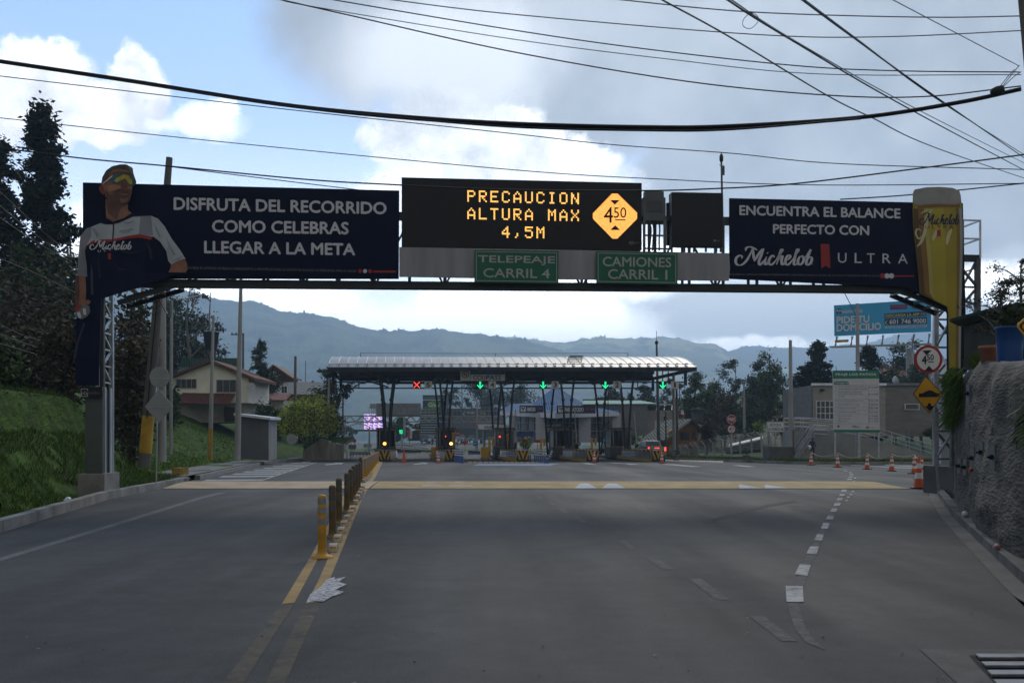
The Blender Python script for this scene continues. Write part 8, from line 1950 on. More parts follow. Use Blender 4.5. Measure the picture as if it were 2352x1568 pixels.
# ---- height sign + hump sign at the wall
def near_sign():
 d = 26.2; B_ = Board(2131, 870, d); t = thing('road_sign', 'round 4.50 height limit sign above a yellow hump diamond on a leaning post', 'sign', P(2157, 1138, d))
 m = MB(); m.tube([P(2157, 1138, d + .03), P(2131, 800, d + .03)], .035, g_galv, 8); m.build('post', t)
 m = MB(); B_.slab(m, [(2131 + 32.5 * math.cos(-k * math.pi / 20), 825 + 32.5 * math.sin(-k * math.pi / 20)) for k in range(40)], sred, .01, .04); B_.disc(m, 2131, 825, 26.3, 26.3, swh, .044, 36); m.build('round_plate', t)
 m = MB(); B_.text(m, '4', 2116, 2126.5, 816.5, 836, print_k, .05, .10); B_.text(m, '50', 2127.5, 2143, 814, 827, print_k, .05, .05); B_.rect(m, 2130, 830, 2143, 832, print_k, .05); B_.poly(m, [(2117, 805), (2126.5, 816), (2138, 804.5)], print_k, .05); B_.poly(m, [(2122, 852), (2143, 852), (2132, 840)], print_k, .05); m.build('symbol', t)
 m = MB(); dm = [(2124, 863), (2096, 905), (2132, 949.5), (2166, 905)]; B_.slab(m, dm, print_k, .01, .04); m.build('diamond_plate', t)
 m = MB(); B_.poly(m, [(2124 + (u - 2130) * .94 + 6, 906.5 + (v - 906.5) * .94) for u, v in dm], syel, .044); m.build('yellow_face', t)
 m = MB(); B_.poly(m, [(2109, 903), (2109, 912), (2156, 911), (2156, 903), (2148, 902), (2140, 897), (2132, 896), (2124, 899), (2117, 903)], print_k, .05); B_.poly(m, [(2129, 926), (2129, 932), (2122.5, 932), (2133, 944), (2144, 932), (2137, 932), (2137, 926)], print_k, .05); m.build('symbol', t)
near_sign()
# lamp column at the wall corner
t = thing('steel_column', 'square pale steel column with a bolted base left of the grey wall', 'column', P(2170, 1078, 29.5)); m = MB(); p = P(2172, 1076, 29.5); m.box(p.x - .13, p.x + .13, p.y, p.y + .26, p.z, p.z + 3.2, sheet_lt); m.build('shaft', t)
m = MB(); m.cbox(p + Vector((0, .13, 0)), .52, .52, .04, g_galv)
for sx in (-.2, .2): m.tube([p + Vector((sx, -.06, .04)), p + Vector((sx, -.06, .14))], .03, g_dark, 6)
m.build('base_plate', t)
# ---- things on top of the grey wall
def topz(u, d): return P(u, 838, d)
t = thing('flower_pot', 'terracotta pot at the edge of the wall top', 'flower pot', P(2270, 838, 17.6)); c = P(2272, 841, 17.7); m = MB(); m.lathe([(.10, 0), (.125, .02), (.16, .30), (.175, .31), (.175, .36), (.16, .36), (.15, .30)], M('terracotta', (.26, .11, .065), .8, var=.25, scale=6), c, 18, False); m.build('pot', t)
m = MB(); m.lathe([(.01, .3), (.15, .3)], M('potting_soil', (.03, .025, .02), .9, var=.3), c, 14, False); m.build('soil', t)
t = thing('barrel', 'blue plastic barrel on the wall top', 'barrel', P(2318, 839, 16.5)); c = P(2319, 842, 16.6); m = MB(); k = 30 / F * 16.6; m.lathe([(k * .86, 0), (k * .88, .04), (k * .95, .35), (k, .62), (k * 1.06, .63), (k * 1.06, .66), (k * .95, .66), (k * .93, .5)], M('barrel_blue', (.012, .055, .20), .4, var=.12), c, 22, False); m.build('shell', t)
m = MB(); m.lathe([(.01, .5), (k * .93, .5)], M('barrel_inside', (.008, .02, .05), .7, var=.1), c, 22, False); m.build('inside', t)
tree('shrub', 'dark twiggy shrub growing behind the pot and barrel', 'shrub', P(2300, 830, 18.6), 1.25, 1.3, 'sparse', L_BR + L_DK[:1], 1.4, .028, seed=51)
tree('shrub', 'light leafy branch rising at the right edge above the barrel', 'shrub', P(2345, 800, 19.5), 1.7, 1.3, 'sparse', L_DK, .8, .03, seed=52)
bush('shrub', 'dense dark green shrub behind the blue barrel at the right edge', P(2338, 835, 18.4), .9, 1.1, L_DK, 1800, .05, 10)
t = thing('small_house', 'dark green timber eave of a hut at the right edge above the wall', 'house', P(2360, 835, 20.5)); m = MB(); B_ = Board(2360, 740, 20.5); B_.slab(m, [(2288, 704), (2290, 711), (2312, 722), (2430, 735), (2430, 690), (2330, 696)], M('hut_green', (.015, .04, .032), .7, var=.2), 2.2, 0); m.build('eave', t); m = MB(); B_.slab(m, [(2318, 724), (2318, 835), (2430, 835), (2430, 734)], M('hut_wall', (.03, .035, .028), .8, var=.3), 1.8, -.25); m.build('wall', t)
t = thing('road_sign', 'yellow diamond sign with a black edge, cut off by the right edge', 'sign', P(2368, 850, 11)); m = MB(); B_ = Board(2368, 752, 11); dm = [(2368, 716), (2335, 745), (2335, 752), (2368, 792), (2401, 752), (2401, 745)]; B_.slab(m, dm, syel, .01, .02); m.build('plate', t)
m = MB(); B_.poly(m, [(2368 + (u - 2368) * .84, 752 + (v - 752) * .84) for u, v in dm], print_k, .024); B_.poly(m, [(2368 + (u - 2368) * .70, 752 + (v - 752) * .70) for u, v in dm], syel, .028); m.build('border', t)
m = MB(); m.tube([P(2368, 860, 11.04), P(2368, 725, 11.04)], .03, g_galv, 8); m.build('post', t)
# ------------------------------------------------------------------ trees and houses beyond the plaza
def rt(u, vt, d, w, kind, mats, label, dens=1.0, leaf=.2, name='tree', seed=1, bare=0.0, group=None):
 x = (u - CX) / F * d; b = Vector((x, d, (right_z(x, d) if x > 13.5 else zg(d)) - .2)); tree(name, label, 'tree', b, P(u, vt, d).z - b.z, w / F * d, kind, mats, dens, leaf, group, 0, seed, bare)
for i, q in enumerate(((1592, 838, 128, 78, 'broad', L_MID, 'leafy tree with a rounded top just right of the canopy end'), (1640, 878, 132, 70, 'broad', L_DK, 'low dark tree between the canopy end and the open pale tree'), (1690, 840, 134, 105, 'sparse', L_EUC, 'open pale-leaved tree with visible branches right of the canopy'),
      (1738, 868, 130, 70, 'broad', L_DK, 'dark tree left of the tall rounded pair'), (1768, 812, 126, 78, 'broad', L_MID, 'tall dense rounded tree before the far hills'), (1745, 828, 130, 56, 'broad', L_EUC, 'tall greyish tree close left of the dense rounded tree'), (1796, 842, 128, 50, 'euc', L_EUC, 'slim open tree right of the dense rounded tree'),
      (1560, 880, 140, 80, 'sparse', L_EUC, 'thin bare-branched tree behind lane 1'), (1665, 905, 124, 90, 'broad', L_BR, 'brownish low tree above the fence'), (1720, 910, 122, 80, 'broad', L_DK, 'low dark tree behind the grey power pole'), (1612, 915, 130, 80, 'broad', L_BR, 'brownish tree behind the grey tank'), (1540, 905, 146, 60, 'broad', L_DK, 'dark low tree behind the teal tarpaulin'),
      (1850, 835, 104, 80, 'broad', L_CON, 'black-green tree left of the spiky conifer'), (1920, 840, 106, 70, 'broad', L_CON, 'black-green tree between conifer and price board'), (2055, 795, 120, 90, 'broad', L_DK, 'dark tree under the blue billboard'), (2095, 772, 124, 70, 'broad', L_MID, 'tree top showing under the right end of the blue billboard'),
      (2120, 815, 112, 70, 'broad', L_DK, 'dark tree behind the round height sign'), (1822, 900, 104, 70, 'broad', L_DK, 'dark low tree behind the pale pole'))):
 rt(*q, dens=1.5, leaf=.17, seed=60 + i, bare=.15, group='trees beyond the plaza')
rt(1880, 785, 102, 200, 'conifer', L_CON, 'big spiky black-green conifer behind the price board', 2.6, .2, 'conifer', 81)
rt(1995, 795, 108, 110, 'conifer', L_CON, 'dark drooping conifer right of the price board pole', 1.8, .2, 'conifer', 82)
for i, (u, vt, w, lab) in enumerate(((1060, 868, 70, 'dark eucalyptus behind the stone building, leftmost'), (1105, 850, 90, 'tall dark eucalyptus left of the shop pyramid'), (1150, 855, 90, 'tall dark eucalyptus above the white canopy'), (1195, 862, 90, 'dark eucalyptus just left of the blue pyramid'), (1018, 885, 40, 'small dark tree top behind the dark tower'), (1405, 885, 60, 'dark tree above the pale green roof, left one'), (1440, 895, 60, 'dark tree above the pale green roof, right one'), (1478, 890, 50, 'thin dark tree beside the mast'), (800, 985, 46, 'hazy far tree left of the pink screen'), (905, 972, 60, 'hazy far tree behind the green totem'), (940, 968, 40, 'hazy far tree left of the dark tower'))):
 rt(u, vt, 262 if u < 1300 else 175, w, 'broad' if i % 2 else 'euc', L_EUC + L_DK[:1], lab, 1.2, .34, seed=90 + i, group='dark trees behind the shops')
def b2(u, vb, vt, d, w, mats, lab, n=1100): bush('bush', lab, P(u, vb, d), w / F * d, (vb - vt) / F * d, mats, n, .13, 9, 'bushes beyond the plaza')
for q in ((1622, 1042, 962, 100, 56, L_BR, 'dark brownish bush hiding the right side of the chalet', 2200), (1783, 1005, 963, 104, 44, L_RED, 'wine red bush right of the grey power pole'), (1742, 1000, 968, 106, 30, L_LT, 'yellow green bush left of the wine red bush'), (1665, 1015, 975, 108, 60, L_DK, 'dark bush behind the PARE sign'), (1715, 1020, 985, 110, 60, L_DK, 'dark bush above the slanted pale roof'),
   (1206, 1034, 1002, 117, 38, L_LT, 'round clipped green bush behind lane 4', 1500), (1310, 1040, 1000, 118, 56, L_MID, 'dark green shrub behind the booth of lane 3', 1600), (1440, 1025, 995, 118, 80, L_MID, 'wide low hedge behind the booth of lane 2', 1800), (1500, 1030, 1002, 120, 60, L_MID, 'low hedge behind the pickup'), (1830, 1035, 1000, 88, 24, L_MID, 'climbing green shrub at the foot of the pale pole'), (2140, 1005, 985, 83, 40, L_MID, 'low green shrub by the office wall')): b2(*q)
def cottage(u0, u1, vr, ve, vb, d, label, roofm, wallm):
 t = thing('small_house', label, 'house', P((u0 + u1) / 2, vb, d)); B_ = Board(u0, vb, d); m = MB(); B_.slab(m, [(u0, ve), (u0, vb), (u1, vb), (u1, ve)], wallm, 6, 0); m.build('wall', t)
 m = MB(); m.prism([B_.pt(u0 - 4, ve + 1, .6), B_.pt(u1 + 4, ve + 1, .6), B_.pt(u1 + 3, vr, -3), B_.pt(u0 + 5, vr, -3)], (0, 0, .14), roofm); m.build('roof', t)
 w = (u1 - u0) / 3
 for k in (0, 1): window(t, u0 + w * (.3 + k * 1.5), ve + 3, u0 + w * (1.0 + k * 1.5), lerp(ve, vb, .6), d, 2)
cottage(1768, 1798, 926, 943, 966, 150, 'small white cottage with a red roof on the far right slope', t_red, M('white_wall', (0, 0, 0)))
cottage(2030, 2100, 838, 866, 884, 128, 'house with a faded pink roof behind the office', t_red2, M('white_wall', (0, 0, 0)))
t = thing('lean_to', 'low dark shed with a slanted pale metal roof behind the fence', 'shed', P(1715, 1040, 96)); m = MB(); m.prism([P(1674, 1027, 95), P(1752, 1009, 95), P(1752, 1004, 100), P(1676, 1022, 100)], (0, 0, .12), M('pale_roof_sheet', (.50, .52, .54), .5, var=.12)); m.build('roof', t)
m = MB(); B_ = Board(1715, 1030, 96); B_.slab(m, [(1682, 1027), (1682, 1043), (1750, 1038), (1750, 1012)], M('shed_dark', (.05, .055, .06), .8, var=.2), 3, 0); m.build('wall', t)
b = MB(); vs = []
for j in range(9):
 for i in range(15):
  x, y = lerp(36, 62, i / 14), lerp(138, 160, j / 8); k = math.sin(math.pi * i / 14) * math.sin(math.pi * j / 8); vs.append((x, y, right_z(x, y) - .1 + k * (2.0 + .5 * fbm(x * .3, y * .3, 1, 3))))
b.faces(vs, [(j * 15 + i, j * 15 + i + 1, j * 15 + i + 16, j * 15 + i + 15) for j in range(8) for i in range(14)], M('bare_earth', (.17, .13, .075), .95, var=.45, scale=.5, bump=.5, bscale=3), True); struct(b.build('earth_mound'))
for u, v, lab in ((1553, 1056, 'small potted plant at the kerb beside the pale pole'), (1682 + 32, 1057, 'potted plant on the verge right of the PARE sign'), (1767, 1058.5, 'potted plant left of the MOTOS sign post'), (1824, 1060, 'potted plant at the corner of the dark block'), (1905, 1058, 'potted plant behind the chain before the ramp wall')):
 p = P(u, v, 79); p.z = right_z(p.x, p.y); t = thing('potted_plant', lab, 'potted plant', p, 'potted plants on the verge'); m = MB(); m.lathe([(.20, 0), (.24, .05), (.30, .38), (.33, .40), (.30, .42), (.05, .40)], conc, p, 14, True); m.build('pot', t)
 crown(t, [(p + Vector((0, 0, .62)), (.32, .32, .30), 150, .07)], L_MID, 'foliage')
# ------------------------------------------------------------------ vehicles
tyre = M('tyre_rubber', (.012, .012, .012), .85, var=.1); rim = M('wheel_rim', (.35, .36, .37), .35, .8, var=.1); cgl = M('car_glass', (.010, .012, .014), .08, 0, var=0, spec=.7); tail = M('lit_tail_lamp', (.3, .02, .02), .3, var=0, emit=(1, .05, .04), estr=2.6); tail0 = M('tail_lamp', (.20, .012, .012), .3, var=0); plast = M('black_plastic', (.016, .016, .017), .6, var=.1)
def vehicle(name, label, loc, rz, paint, prof, cab, W, wheels, wr, lit, group, pickup=False):
 """prof / cab: side outlines (y forward, z); rear at y=0"""
 t = thing(name, label, 'pickup truck' if pickup else 'car', (0, 0, 0), group); T_ = Vector((0, 0, 0))
 def lofted(pts, w0, w1, zlo, zhi, mat, nm, bev=.05):
  b = MB(); L_, R_ = [], []
  for y, z in pts: k = lerp(w0, w1, max(0, min(1, (z - zlo) / (zhi - zlo)))); L_.append((-k / 2, y, z)); R_.append((k / 2, y, z))
  n = len(pts); b.face(L_, mat); b.face(R_[::-1], mat)
  for i in range(n): j = (i + 1) % n; b.face([L_[j], L_[i], R_[i], R_[j]], mat)
  o = b.build(nm, t)
  if bev: mo = o.modifiers.new('bevel', 'BEVEL'); mo.width = bev; mo.segments = 2; mo.limit_method = 'ANGLE'
  return o
 zs = [z for y, z in prof]; lofted(prof, W, W * .95, min(zs), max(zs), paint, 'body'); zc = [z for y, z in cab]; lofted(cab, W * .93, W * .74, min(zc), max(zc), paint, 'cabin')
 (yr0, zr0), (yr1, zr1), (yf1, zf1), (yf0, zf0) = cab; b0 = .02; wt = lambda z: lerp(W * .93, W * .74, (z - zr0) / (zr1 - zr0))
 def q(y, z, s, o=0): return (s * (wt(z) / 2 + o), y, z)
 z0, z1 = lerp(zr0, zr1, .18), lerp(zr0, zr1, .86); ya = lambda z, e: lerp(yr0, yr1, (z - zr0) / (zr1 - zr0)) - .012 * e; yb = lambda z: lerp(yf0, yf1, (z - zf0) / (zf1 - zf0)) + .012
 b = MB(); b.face([(-wt(z0) / 2 * .88, ya(z0, 1), z0), (wt(z0) / 2 * .88, ya(z0, 1), z0), (wt(z1) / 2 * .86, ya(z1, 1), z1), (-wt(z1) / 2 * .86, ya(z1, 1), z1)], cgl); b.build('rear_window', t)
 b = MB(); b.face([(wt(z0) / 2 * .9, yb(z0), z0), (-wt(z0) / 2 * .9, yb(z0), z0), (-wt(z1) / 2 * .88, yb(z1), z1), (wt(z1) / 2 * .88, yb(z1), z1)], cgl); b.build('windscreen', t)
 for s in (-1, 1):
  b = MB(); mid = (yr0 + yf0) / 2
  for y0, y1, e0, e1 in ((ya(z0, 0) + .15, mid - .04, ya(z1, 0) + .15, mid - .04), (mid + .04, yb(z0) - .15, mid + .04, yb(z1) - .12)):
   f = [q(y0, z0, s, .012), q(y1, z0, s, .012), q(e1, z1, s, .012), q(e0, z1, s, .012)]; b.face(f if s > 0 else f[::-1], cgl)
  b.build('side_window', t)
  b = MB(); b.cbox(Vector((s * (W / 2 + .09), yf0 - .35, zr0 + .05)), .20, .12, .18, plast); b.build('wing_mirror', t)
  for yw in wheels:
   b = MB(); b.lathe([(wr * .62, -.11), (wr * .94, -.11), (wr, -.07), (wr, .07), (wr * .94, .11), (wr * .62, .11)], tyre, (s * (W / 2 - .10), yw, wr), 20, False, Matrix.Rotation(R(90), 3, 'Y')); wo_ = b.build('wheel', t)
   b = MB(); b.lathe([(.02, -.08), (wr * .62, -.09), (wr * .62, .09), (.02, .08)], rim, (s * (W / 2 - .10), yw, wr), 16, True, Matrix.Rotation(R(90), 3, 'Y')); r_ = b.build('rim', t); r_.parent = wo_
  zt = prof[1][1] if not pickup else 1.12; b = MB(); h = .34 if pickup else .16; b.box(s * (W / 2 - .13) - .08, s * (W / 2 - .13) + .08, -.03, .08, zt - .30, zt - .30 + h, tail if lit else tail0); b.build('tail_light', t)
  b = MB(); yl = max(y for y, z in prof); b.box(s * (W / 2 - .28) - .18, s * (W / 2 - .28) + .18, yl - .12, yl + .012, .62, .78, M('headlamp_glass', (.5, .5, .5), .1, var=0)); b.build('headlight', t)
 b = MB(); b.box(-W / 2 * .96, W / 2 * .96, -.12, .05, .36, .56, plast if not pickup else M('chrome_bumper', (.22, .22, .23), .3, .8, var=.1)); b.build('bumper', t); b = MB(); b.box(-.26, .26, -.135, -.10, .60, .72, M('number_plate_yellow', (.45, .34, .04), .5, var=0)); b.build('number_plate', t)
 if pickup:
  b = MB(); b.box(-W / 2 + .12, W / 2 - .12, .10, 1.45, 1.195, 1.205, M('bed_liner', (.01, .01, .01), .8, var=0)); b.build('bed', t); b = MB(); b.box(-.22, .22, -.03, .02, 1.05, 1.12, tail); b.build('brake_light', t)
  b = MB(); b.box(-W / 2 + .30, W / 2 - .30, -.018, .0, .66, 1.02, M('tailgate_panel', (.30, .31, .33), .35, .5, var=.05)); b.build('tailgate', t)
 t.location = loc; t.rotation_euler = (0, 0, rz); return t
pk = M('pickup_silver', (.26, .27, .29), .32, .5, var=.05)
vehicle('pickup_truck', 'silver double-cab pickup truck with lit brake lights waiting in lane 1', Vector(((1509 - CX) / F * 94.5, 94.5, zg(94.5))), R(6.4), pk, [(0, .48), (0, 1.19), (3.6, 1.19), (4.9, 1.06), (5.25, .80), (5.3, .45)], [(1.50, 1.17), (1.72, 1.76), (3.15, 1.80), (3.95, 1.17)], 1.86, (1.05, 4.25), .37, True, None, True)
sed = [(0, .42), (.02, .92), (3.2, .90), (4.2, .74), (4.3, .40)]; cabs = [(.35, .90), (.85, 1.42), (2.3, 1.44), (3.15, .90)]; suv = [(0, .5), (.02, 1.05), (3.2, 1.02), (4.3, .9), (4.4, .45)]; cabv = [(.02, 1.0), (.25, 1.70), (2.5, 1.72), (3.2, 1.0)]
for (u, v, c, rz, pr, cb, lab) in ((975, 1017, (.015, .016, .018), 3.3, suv, cabv, 'black car parked before the green glass front'), (997.5, 1017, (.30, .31, .32), 2.9, suv, cabv, 'silver car parked right of the black one'), (1040, 1019, (.50, .50, .50), 3.3, sed, cabs, 'white car parked near the small red stop sign'), (1062, 1014, (.16, .17, .18), 3.1, suv, cabv, 'grey car parked behind the far street lamp'), (1088, 1015, (.06, .08, .08), 3.0, suv, cabv, 'dark green grey off-roader parked above the parking sign'), (1146, 1014, (.4, .4, .4), 3.2, sed, cabs, 'pale car half hidden behind the booth below plate 4')):
 p = P(u, v, 236); vehicle('parked_car', lab, Vector((p.x, p.y, p.z)), rz, M('car_paint_%d' % u, c, .25, .3, var=.05), pr, cb, 1.76, (.85, 3.45), .33, False, 'cars parked at the shops')
z = P(1000, 1019.5, 236).z; b = MB(); b.face([(-40, 225, z - .02), (14, 225, z - .02), (14, 252, z + .1), (-40, 252, z + .1)], asph); b.face([(-40, 225, z - .02), (-40, 205, z - 2), (14, 205, z - 2), (14, 225, z - .02)], conc_d); struct(b.build('parking_ground'))
# ------------------------------------------------------------------ people
def person(label, loc, h, rz, shirt, pants, hair, pose, extra=None):
 """one continuous body grown with a Skin modifier from a posed skeleton; hair is a child"""
 V = {}; E = []; k = h / 1.70
 def j(n, x, y, z, r, par=None):
  V[n] = (len(V), Vector((x, y, z)) * k, r * k)
  if par: E.append((V[par][0], V[n][0]))
 j('pelvis', 0, 0, .93, .130); j('waist', 0, .01, 1.08, .118, 'pelvis'); j('chest', 0, .02, 1.28, .145, 'waist'); j('neck0', 0, .0, 1.42, .070, 'chest'); j('neck', 0, .01, 1.48, .052, 'neck0'); j('jaw', 0, .04, 1.55, .072, 'neck'); j('head', 0, .02, 1.62, .092, 'jaw'); j('top', 0, .01, 1.67, .070, 'head'); j('nose', 0, .125, 1.585, .016, 'jaw')
 for s, n in ((-1, 'l'), (1, 'r')):
  a = pose[n]; j('sh' + n, s * .17, 0, 1.38, .066, 'chest'); j('el' + n, s * .235, a[0], 1.12, .043, 'sh' + n); j('wr' + n, s * (.235 - a[2]), a[1], .90 + a[3], .028, 'el' + n); w = V['wr' + n][1] / k; dn = Vector((0, a[1] - a[0] * .6, -.20)).normalized()
  p = w + dn * .075; j('pm' + n, p.x, p.y, p.z, .034, 'wr' + n)
  for f in range(4): b0 = p + Vector((0, -.026 + f * .017, 0)) + dn * .03; e0 = b0 + dn * (.045, .058, .062, .050)[f] + Vector((-s * .012, 0, 0)); j('f%d%s' % (f, n), b0.x, b0.y, b0.z, .010, 'pm' + n); j('g%d%s' % (f, n), e0.x, e0.y, e0.z, .008, 'f%d%s' % (f, n))
  q = p + Vector((-s * .01, .045, .0)); j('th' + n, q.x, q.y, q.z, .011, 'pm' + n); q = q + dn * .035; j('ti' + n, q.x, q.y, q.z, .008, 'th' + n)
  j('ear' + n, s * .088, .005, 1.60, .016, 'head'); l = pose['L' + n]; j('hip' + n, s * .09, 0, .86, .105, 'pelvis'); j('kn' + n, s * .095, l[0], .49 + l[2], .062, 'hip' + n); j('an' + n, s * .095, l[1], .09 + l[3], .040, 'kn' + n); j('to' + n, s * .11, l[1] + .15, .045 + l[3], .036, 'an' + n)
 me = bpy.data.meshes.new('person'); me.from_pydata([v[1] for v in V.values()], E, []); o = bpy.data.objects.new('tmp', me); COL.objects.link(o)
 o.modifiers.new('skin', 'SKIN');
 for (i, co, r) in V.values(): sv = me.skin_vertices[0].data[i]; sv.radius = (r, r); sv.use_root = i == 0
 ss = o.modifiers.new('sub', 'SUBSURF'); ss.levels = 1
 dg = bpy.context.evaluated_depsgraph_get(); m2 = bpy.data.meshes.new_from_object(o.evaluated_get(dg)); bpy.data.objects.remove(o)
 sk = M('skin', (.24, .13, .09), .6, var=.08); sho = M('shoe_leather', (.02, .018, .016), .6, var=.1); m2.materials.clear()
 for q in (sk, shirt, pants, sho): m2.materials.append(q)
 hx = [V['wrl'][1], V['wrr'][1]]
 for pl in m2.polygons:
  c = pl.center / k; pl.use_smooth = True; hand = any((pl.center - w).length < .16 * k and c.z < w.z / k + .01 for w in hx)
  pl.material_index = 0 if (c.z > 1.46 or hand) else 3 if c.z < .09 + max(pose['Ll'][3], pose['Lr'][3]) * .5 else 1 if c.z > .92 or abs(c.x) > .215 else 2
 ob = bpy.data.objects.new('person', m2); COL.objects.link(ob); ob.location = loc; ob.rotation_euler = (0, 0, rz); tag(ob, label, 'person')
 b = MB(); bz = Vector((0, .0, 1.62)) * k; hl, lh = hair; pr = [(.02, .105), (.07, .085), (.100, .03), (.103, -.02), (.095, -.07 - lh), (.05, -.09 - lh)]
 b.lathe([(r * k, z * k) for r, z in pr[::-1]], hl, bz + Vector((0, -.018 * k, 0)), 14); hob = b.build('hair', None, (0, 0, 0)); hob.parent = ob
 b = MB()
 for s in (-1, 1): b.lathe([(.001, -.008 * k), (.011 * k, -.003 * k), (.011 * k, .003 * k), (.001, .008 * k)], M('eye_dark', (.01, .01, .01), .2, var=0), Vector((s * .034, .105, 1.605)) * k, 8)
 b.lathe([(.001, -.006 * k), (.022 * k, 0), (.001, .006 * k)], M('mouth_tone', (.16, .05, .045), .6, var=0), Vector((0, .10, 1.545)) * k, 8); eo = b.build('face', None, (0, 0, 0)); eo.parent = ob
 return ob
stand = {'l': (-.02, .03, .0, 0), 'r': (-.02, .05, .0, 0), 'Ll': (.04, .0, 0, 0), 'Lr': (.03, -.06, 0, 0)}; walk = {'l': (-.10, .02, .03, .06), 'r': (.06, .20, .05, .10), 'Ll': (.20, .02, .05, .02), 'Lr': (-.02, -.34, 0, .10)}; climb = {'l': (-.06, .16, .03, .16), 'r': (-.08, .02, .0, .02), 'Ll': (.30, .26, .16, .17), 'Lr': (.02, -.06, 0, 0)}
hb = M('black_hair', (.010, .008, .007), .6, var=.2)
person('person in a white top and dark trousers walking away past the green traffic light', Vector(((1389 - CX) / F * 102, 102, zg(102) + .02)), 1.63, R(4), M('white_cotton', (.52, .52, .54), .8, var=.1), M('dark_trousers', (.022, .024, .032), .8, var=.15), (hb, .14), walk)
p = P(1866, 1051, 75.2); person('person in dark navy workwear climbing the stair with a white helmet in one hand', p, 1.50, R(-14), M('navy_workwear', (.020, .028, .055), .8, var=.15), M('navy_workwear', (0, 0, 0)), (hb, 0), climb)
m = MB(); c = p + Vector((-.27, -.05, .78)); m.lathe([(.15, 0), (.155, .03), (.14, .10), (.09, .17), (.01, .19)], M('helmet_white', (.62, .62, .62), .4, var=.05), c, 16, True, Matrix.Rotation(R(60), 3, 'Y')); m.lathe([(.19, -.005), (.19, .01), (.14, .02)], M('helmet_white', (0, 0, 0)), c, 16, False, Matrix.Rotation(R(60), 3, 'Y')); tag(m.build('helmet', None, c), 'white safety helmet held by the person on the stair', 'helmet')
person('person in dark clothes standing far off among the parked cars', P(993, 1023, 200), 1.70, R(170), M('dark_jacket', (.03, .032, .036), .8, var=.15), M('dark_trousers', (0, 0, 0)), (hb, 0), stand)
# ------------------------------------------------------------------ overhead lines
wire_m = M('cable_black', (.010, .010, .011), .6, var=.1); wire_l = M('cable_weathered', (.09, .095, .10), .5, .3, var=.1)
t = pole('dark utility pole cut off by the upper right corner', P(2440, 1020, 12.5), P(2341, -60, 12.5), .05, .04, pole_d)
def wire(label, pts, d0, d1, r, mat=wire_m, n=10):
 u0, u1 = pts[0][0], pts[-1][0]; f = lambda u: 1 / lerp(1 / d0, 1 / d1, (u - u0) / (u1 - u0)); q = catmull([P(u, v, f(u)) for u, v in pts], n); m = MB(); m.tube(q, r, mat, 5, False); tag(m.build('overhead_wire', None, q[0]), label, 'cable', 'overhead wires')
big = [(-40, 134), (0, 140), (300, 185), (640, 238), (900, 265), (1176, 283), (1476, 291), (1676, 289), (1976, 269), (2200, 235), (2345, 204)]
wire('thickest black cable bundle sagging across the whole sky, upper strand', big, 14, 12.6, .022)
wire('lower strand of the thickest black cable bundle', [(u, v + (5 if 700 < u < 1800 else 3)) for u, v in big], 14, 12.65, .018)
wire('third strand of the thickest cable bundle, lowest at mid sky', [(u, v + (9 if 1100 < u < 1750 else 4)) for u, v in big[:-2]], 14, 12.7, .014)
wire('thin wire just under the thick cable bundle', [(-40, 171), (0, 175), (600, 245), (1176, 307), (1401, 332), (1676, 352), (1926, 376), (2400, 391)], 20, 20, .010)
wire('thin wire passing above the electronic sign', [(-40, 268), (0, 271), (500, 325), (1176, 390), (1526, 412), (1876, 425), (2400, 421)], 24, 22, .011)
wire('twisted black cable running in front of the gantry top', [(-40, 336), (0, 340), (200, 365), (390, 382), (700, 412), (917, 425), (1176, 436), (1470, 438), (1626, 434), (1826, 422), (2126, 385), (2400, 349)], 22.5, 21, .017)
wire('thin cable branching below the twisted cable on the left billboard', [(392, 383), (470, 393), (640, 414), (830, 437)], 22.4, 24.6, .012)
wire('twisted cable behind the printed beer glass', [(1930, 458), (2060, 450), (2200, 437), (2400, 416)], 30, 29, .020)
wire('dark wire falling from the top edge left of centre to the right pole', [(600, -8), (645, 0), (800, 35), (1176, 119), (1576, 187), (1901, 219), (2126, 222), (2345, 198)], 13, 12.6, .009)
wire('fine wire close above the dark falling wire', [(640, -2), (715, 15), (1176, 90), (1526, 135), (1876, 170), (2346, 172)], 13, 12.6, .006, wire_l)
wire('wire starting at the top edge above the left billboard end', [(740, -4), (765, 0), (1176, 69), (1476, 112), (1826, 151), (2060, 163), (2342, 166)], 13, 12.6, .008)
wire('pale wire crossing the upper right sky, second from the top', [(860, -6), (900, 0), (1176, 33), (1726, 79), (2026, 85), (2400, 68)], 12, 12, .007, wire_l)
wire('pale topmost wire of the upper right sky', [(1380, -4), (1426, 0), (1726, 28), (2126, 40), (2400, 36)], 11, 11, .007, wire_l)
wire('black diagonal wire left of the three that cross the thick cable', [(1490, -20), (1521, 0), (1676, 85), (1901, 220), (2006, 272), (2156, 342), (2400, 425)], 8, 26, .008)
wire('black diagonal wire in the middle of the upper right sky', [(1640, -20), (1671, 0), (1801, 82), (2101, 257), (2400, 416)], 8, 26, .009)
wire('thin companion of the middle diagonal wire', [(1650, -20), (1680, 0), (1836, 100), (2116, 256), (2400, 398)], 8.1, 26, .006, wire_l)
wire('black diagonal wire nearest the right pole', [(1815, -22), (1843, 0), (1961, 87), (2146, 220), (2400, 395)], 8, 26, .009)
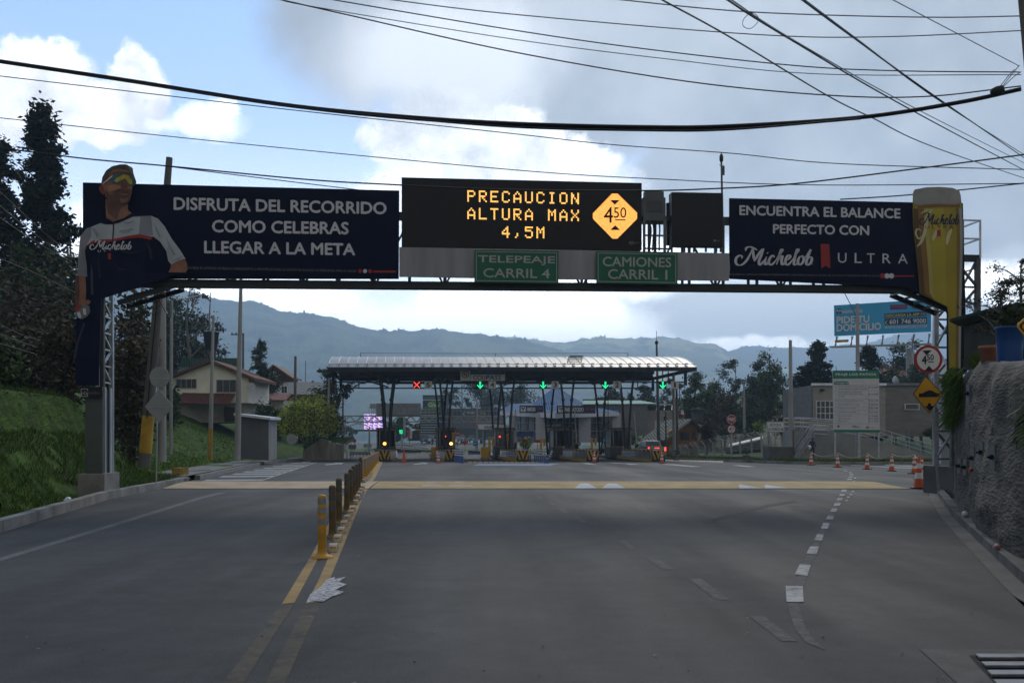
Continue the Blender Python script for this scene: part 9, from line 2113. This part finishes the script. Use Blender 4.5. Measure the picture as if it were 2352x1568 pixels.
wire('thin companion of the diagonal wire nearest the pole', [(1820, -22), (1848, 0), (1975, 95), (2181, 247), (2400, 385)], 8.1, 26, .007)
wire('faint pale diagonal wire reaching the pole top', [(2000, -28), (2051, 0), (2200, 78), (2341, 152)], 9, 12.4, .005, wire_l)
for k, (v0, vm, v1) in enumerate(((440, 550, 590), (473, 566, 592), (500, 577, 594))): wire('pale service wire on the left edge, %s of the three joining the billboard' % ('topmost', 'middle', 'lowest')[k], [(-30, v0 - 32), (0, v0), (120, vm), (186, v1)], 20, 25.6, .009, wire_l)
wire('dark wire sloping across the left bushes', [(-30, 582), (0, 594), (90, 632), (182, 677)], 22, 26, .010)
for k in range(3): wire('faint service wire among the left bushes, %s of three' % ('upper', 'middle', 'lower')[k], [(-30, 735 + k * 24), (0, 745 + k * 22), (45, 766 + k * 18), (85, 780 + k * 17)], 27, 30, .006, wire_l)
for k in range(2): wire('white service wire on the pale poles left of centre, %s one' % ('upper', 'lower')[k], [(380, 676 + k * 4), (415, 682 + k * 3), (440, 681 + k * 2), (462, 677)], 38, 52, .012, wire_l)
t = thing('wire_loop', 'small loop of loose wire dangling from the middle diagonal wire', 'wire loop', P(1720, 40, 8.5)); m = MB(); m.tube(catmull([P(1722, 30, 8.5), P(1708, 45, 8.5), P(1707, 60, 8.5), P(1724, 66, 8.5), P(1741, 50, 8.6), P(1738, 35, 8.6), P(1722, 28, 8.6)], 5), .003, wire_m, 5); m.build('loop', t)
t = thing('cable_splice', 'black cable splice case hanging on the thick cable near the right pole', 'cable splice', P(2292, 212, 12.6)); m = MB(); c = P(2291, 209, 12.55); m.lathe([(.01, -.085), (.05, -.07), (.062, 0), (.05, .07), (.01, .085)], wire_m, c, 12, True, Matrix.Rotation(R(70), 3, 'Y')); m.build('case', t)
m = MB()
for a, e in (((2300, 202), (2342, 150)), ((2304, 200), (2346, 165)), ((2296, 200), (2330, 160))): m.tube(catmull([P(*a, 12.55), P((a[0] + e[0]) / 2 + 4, (a[1] + e[1]) / 2 - 6, 12.5), P(*e, 12.5)], 5), .005, wire_m, 5)
m.build('tie_wires', t)
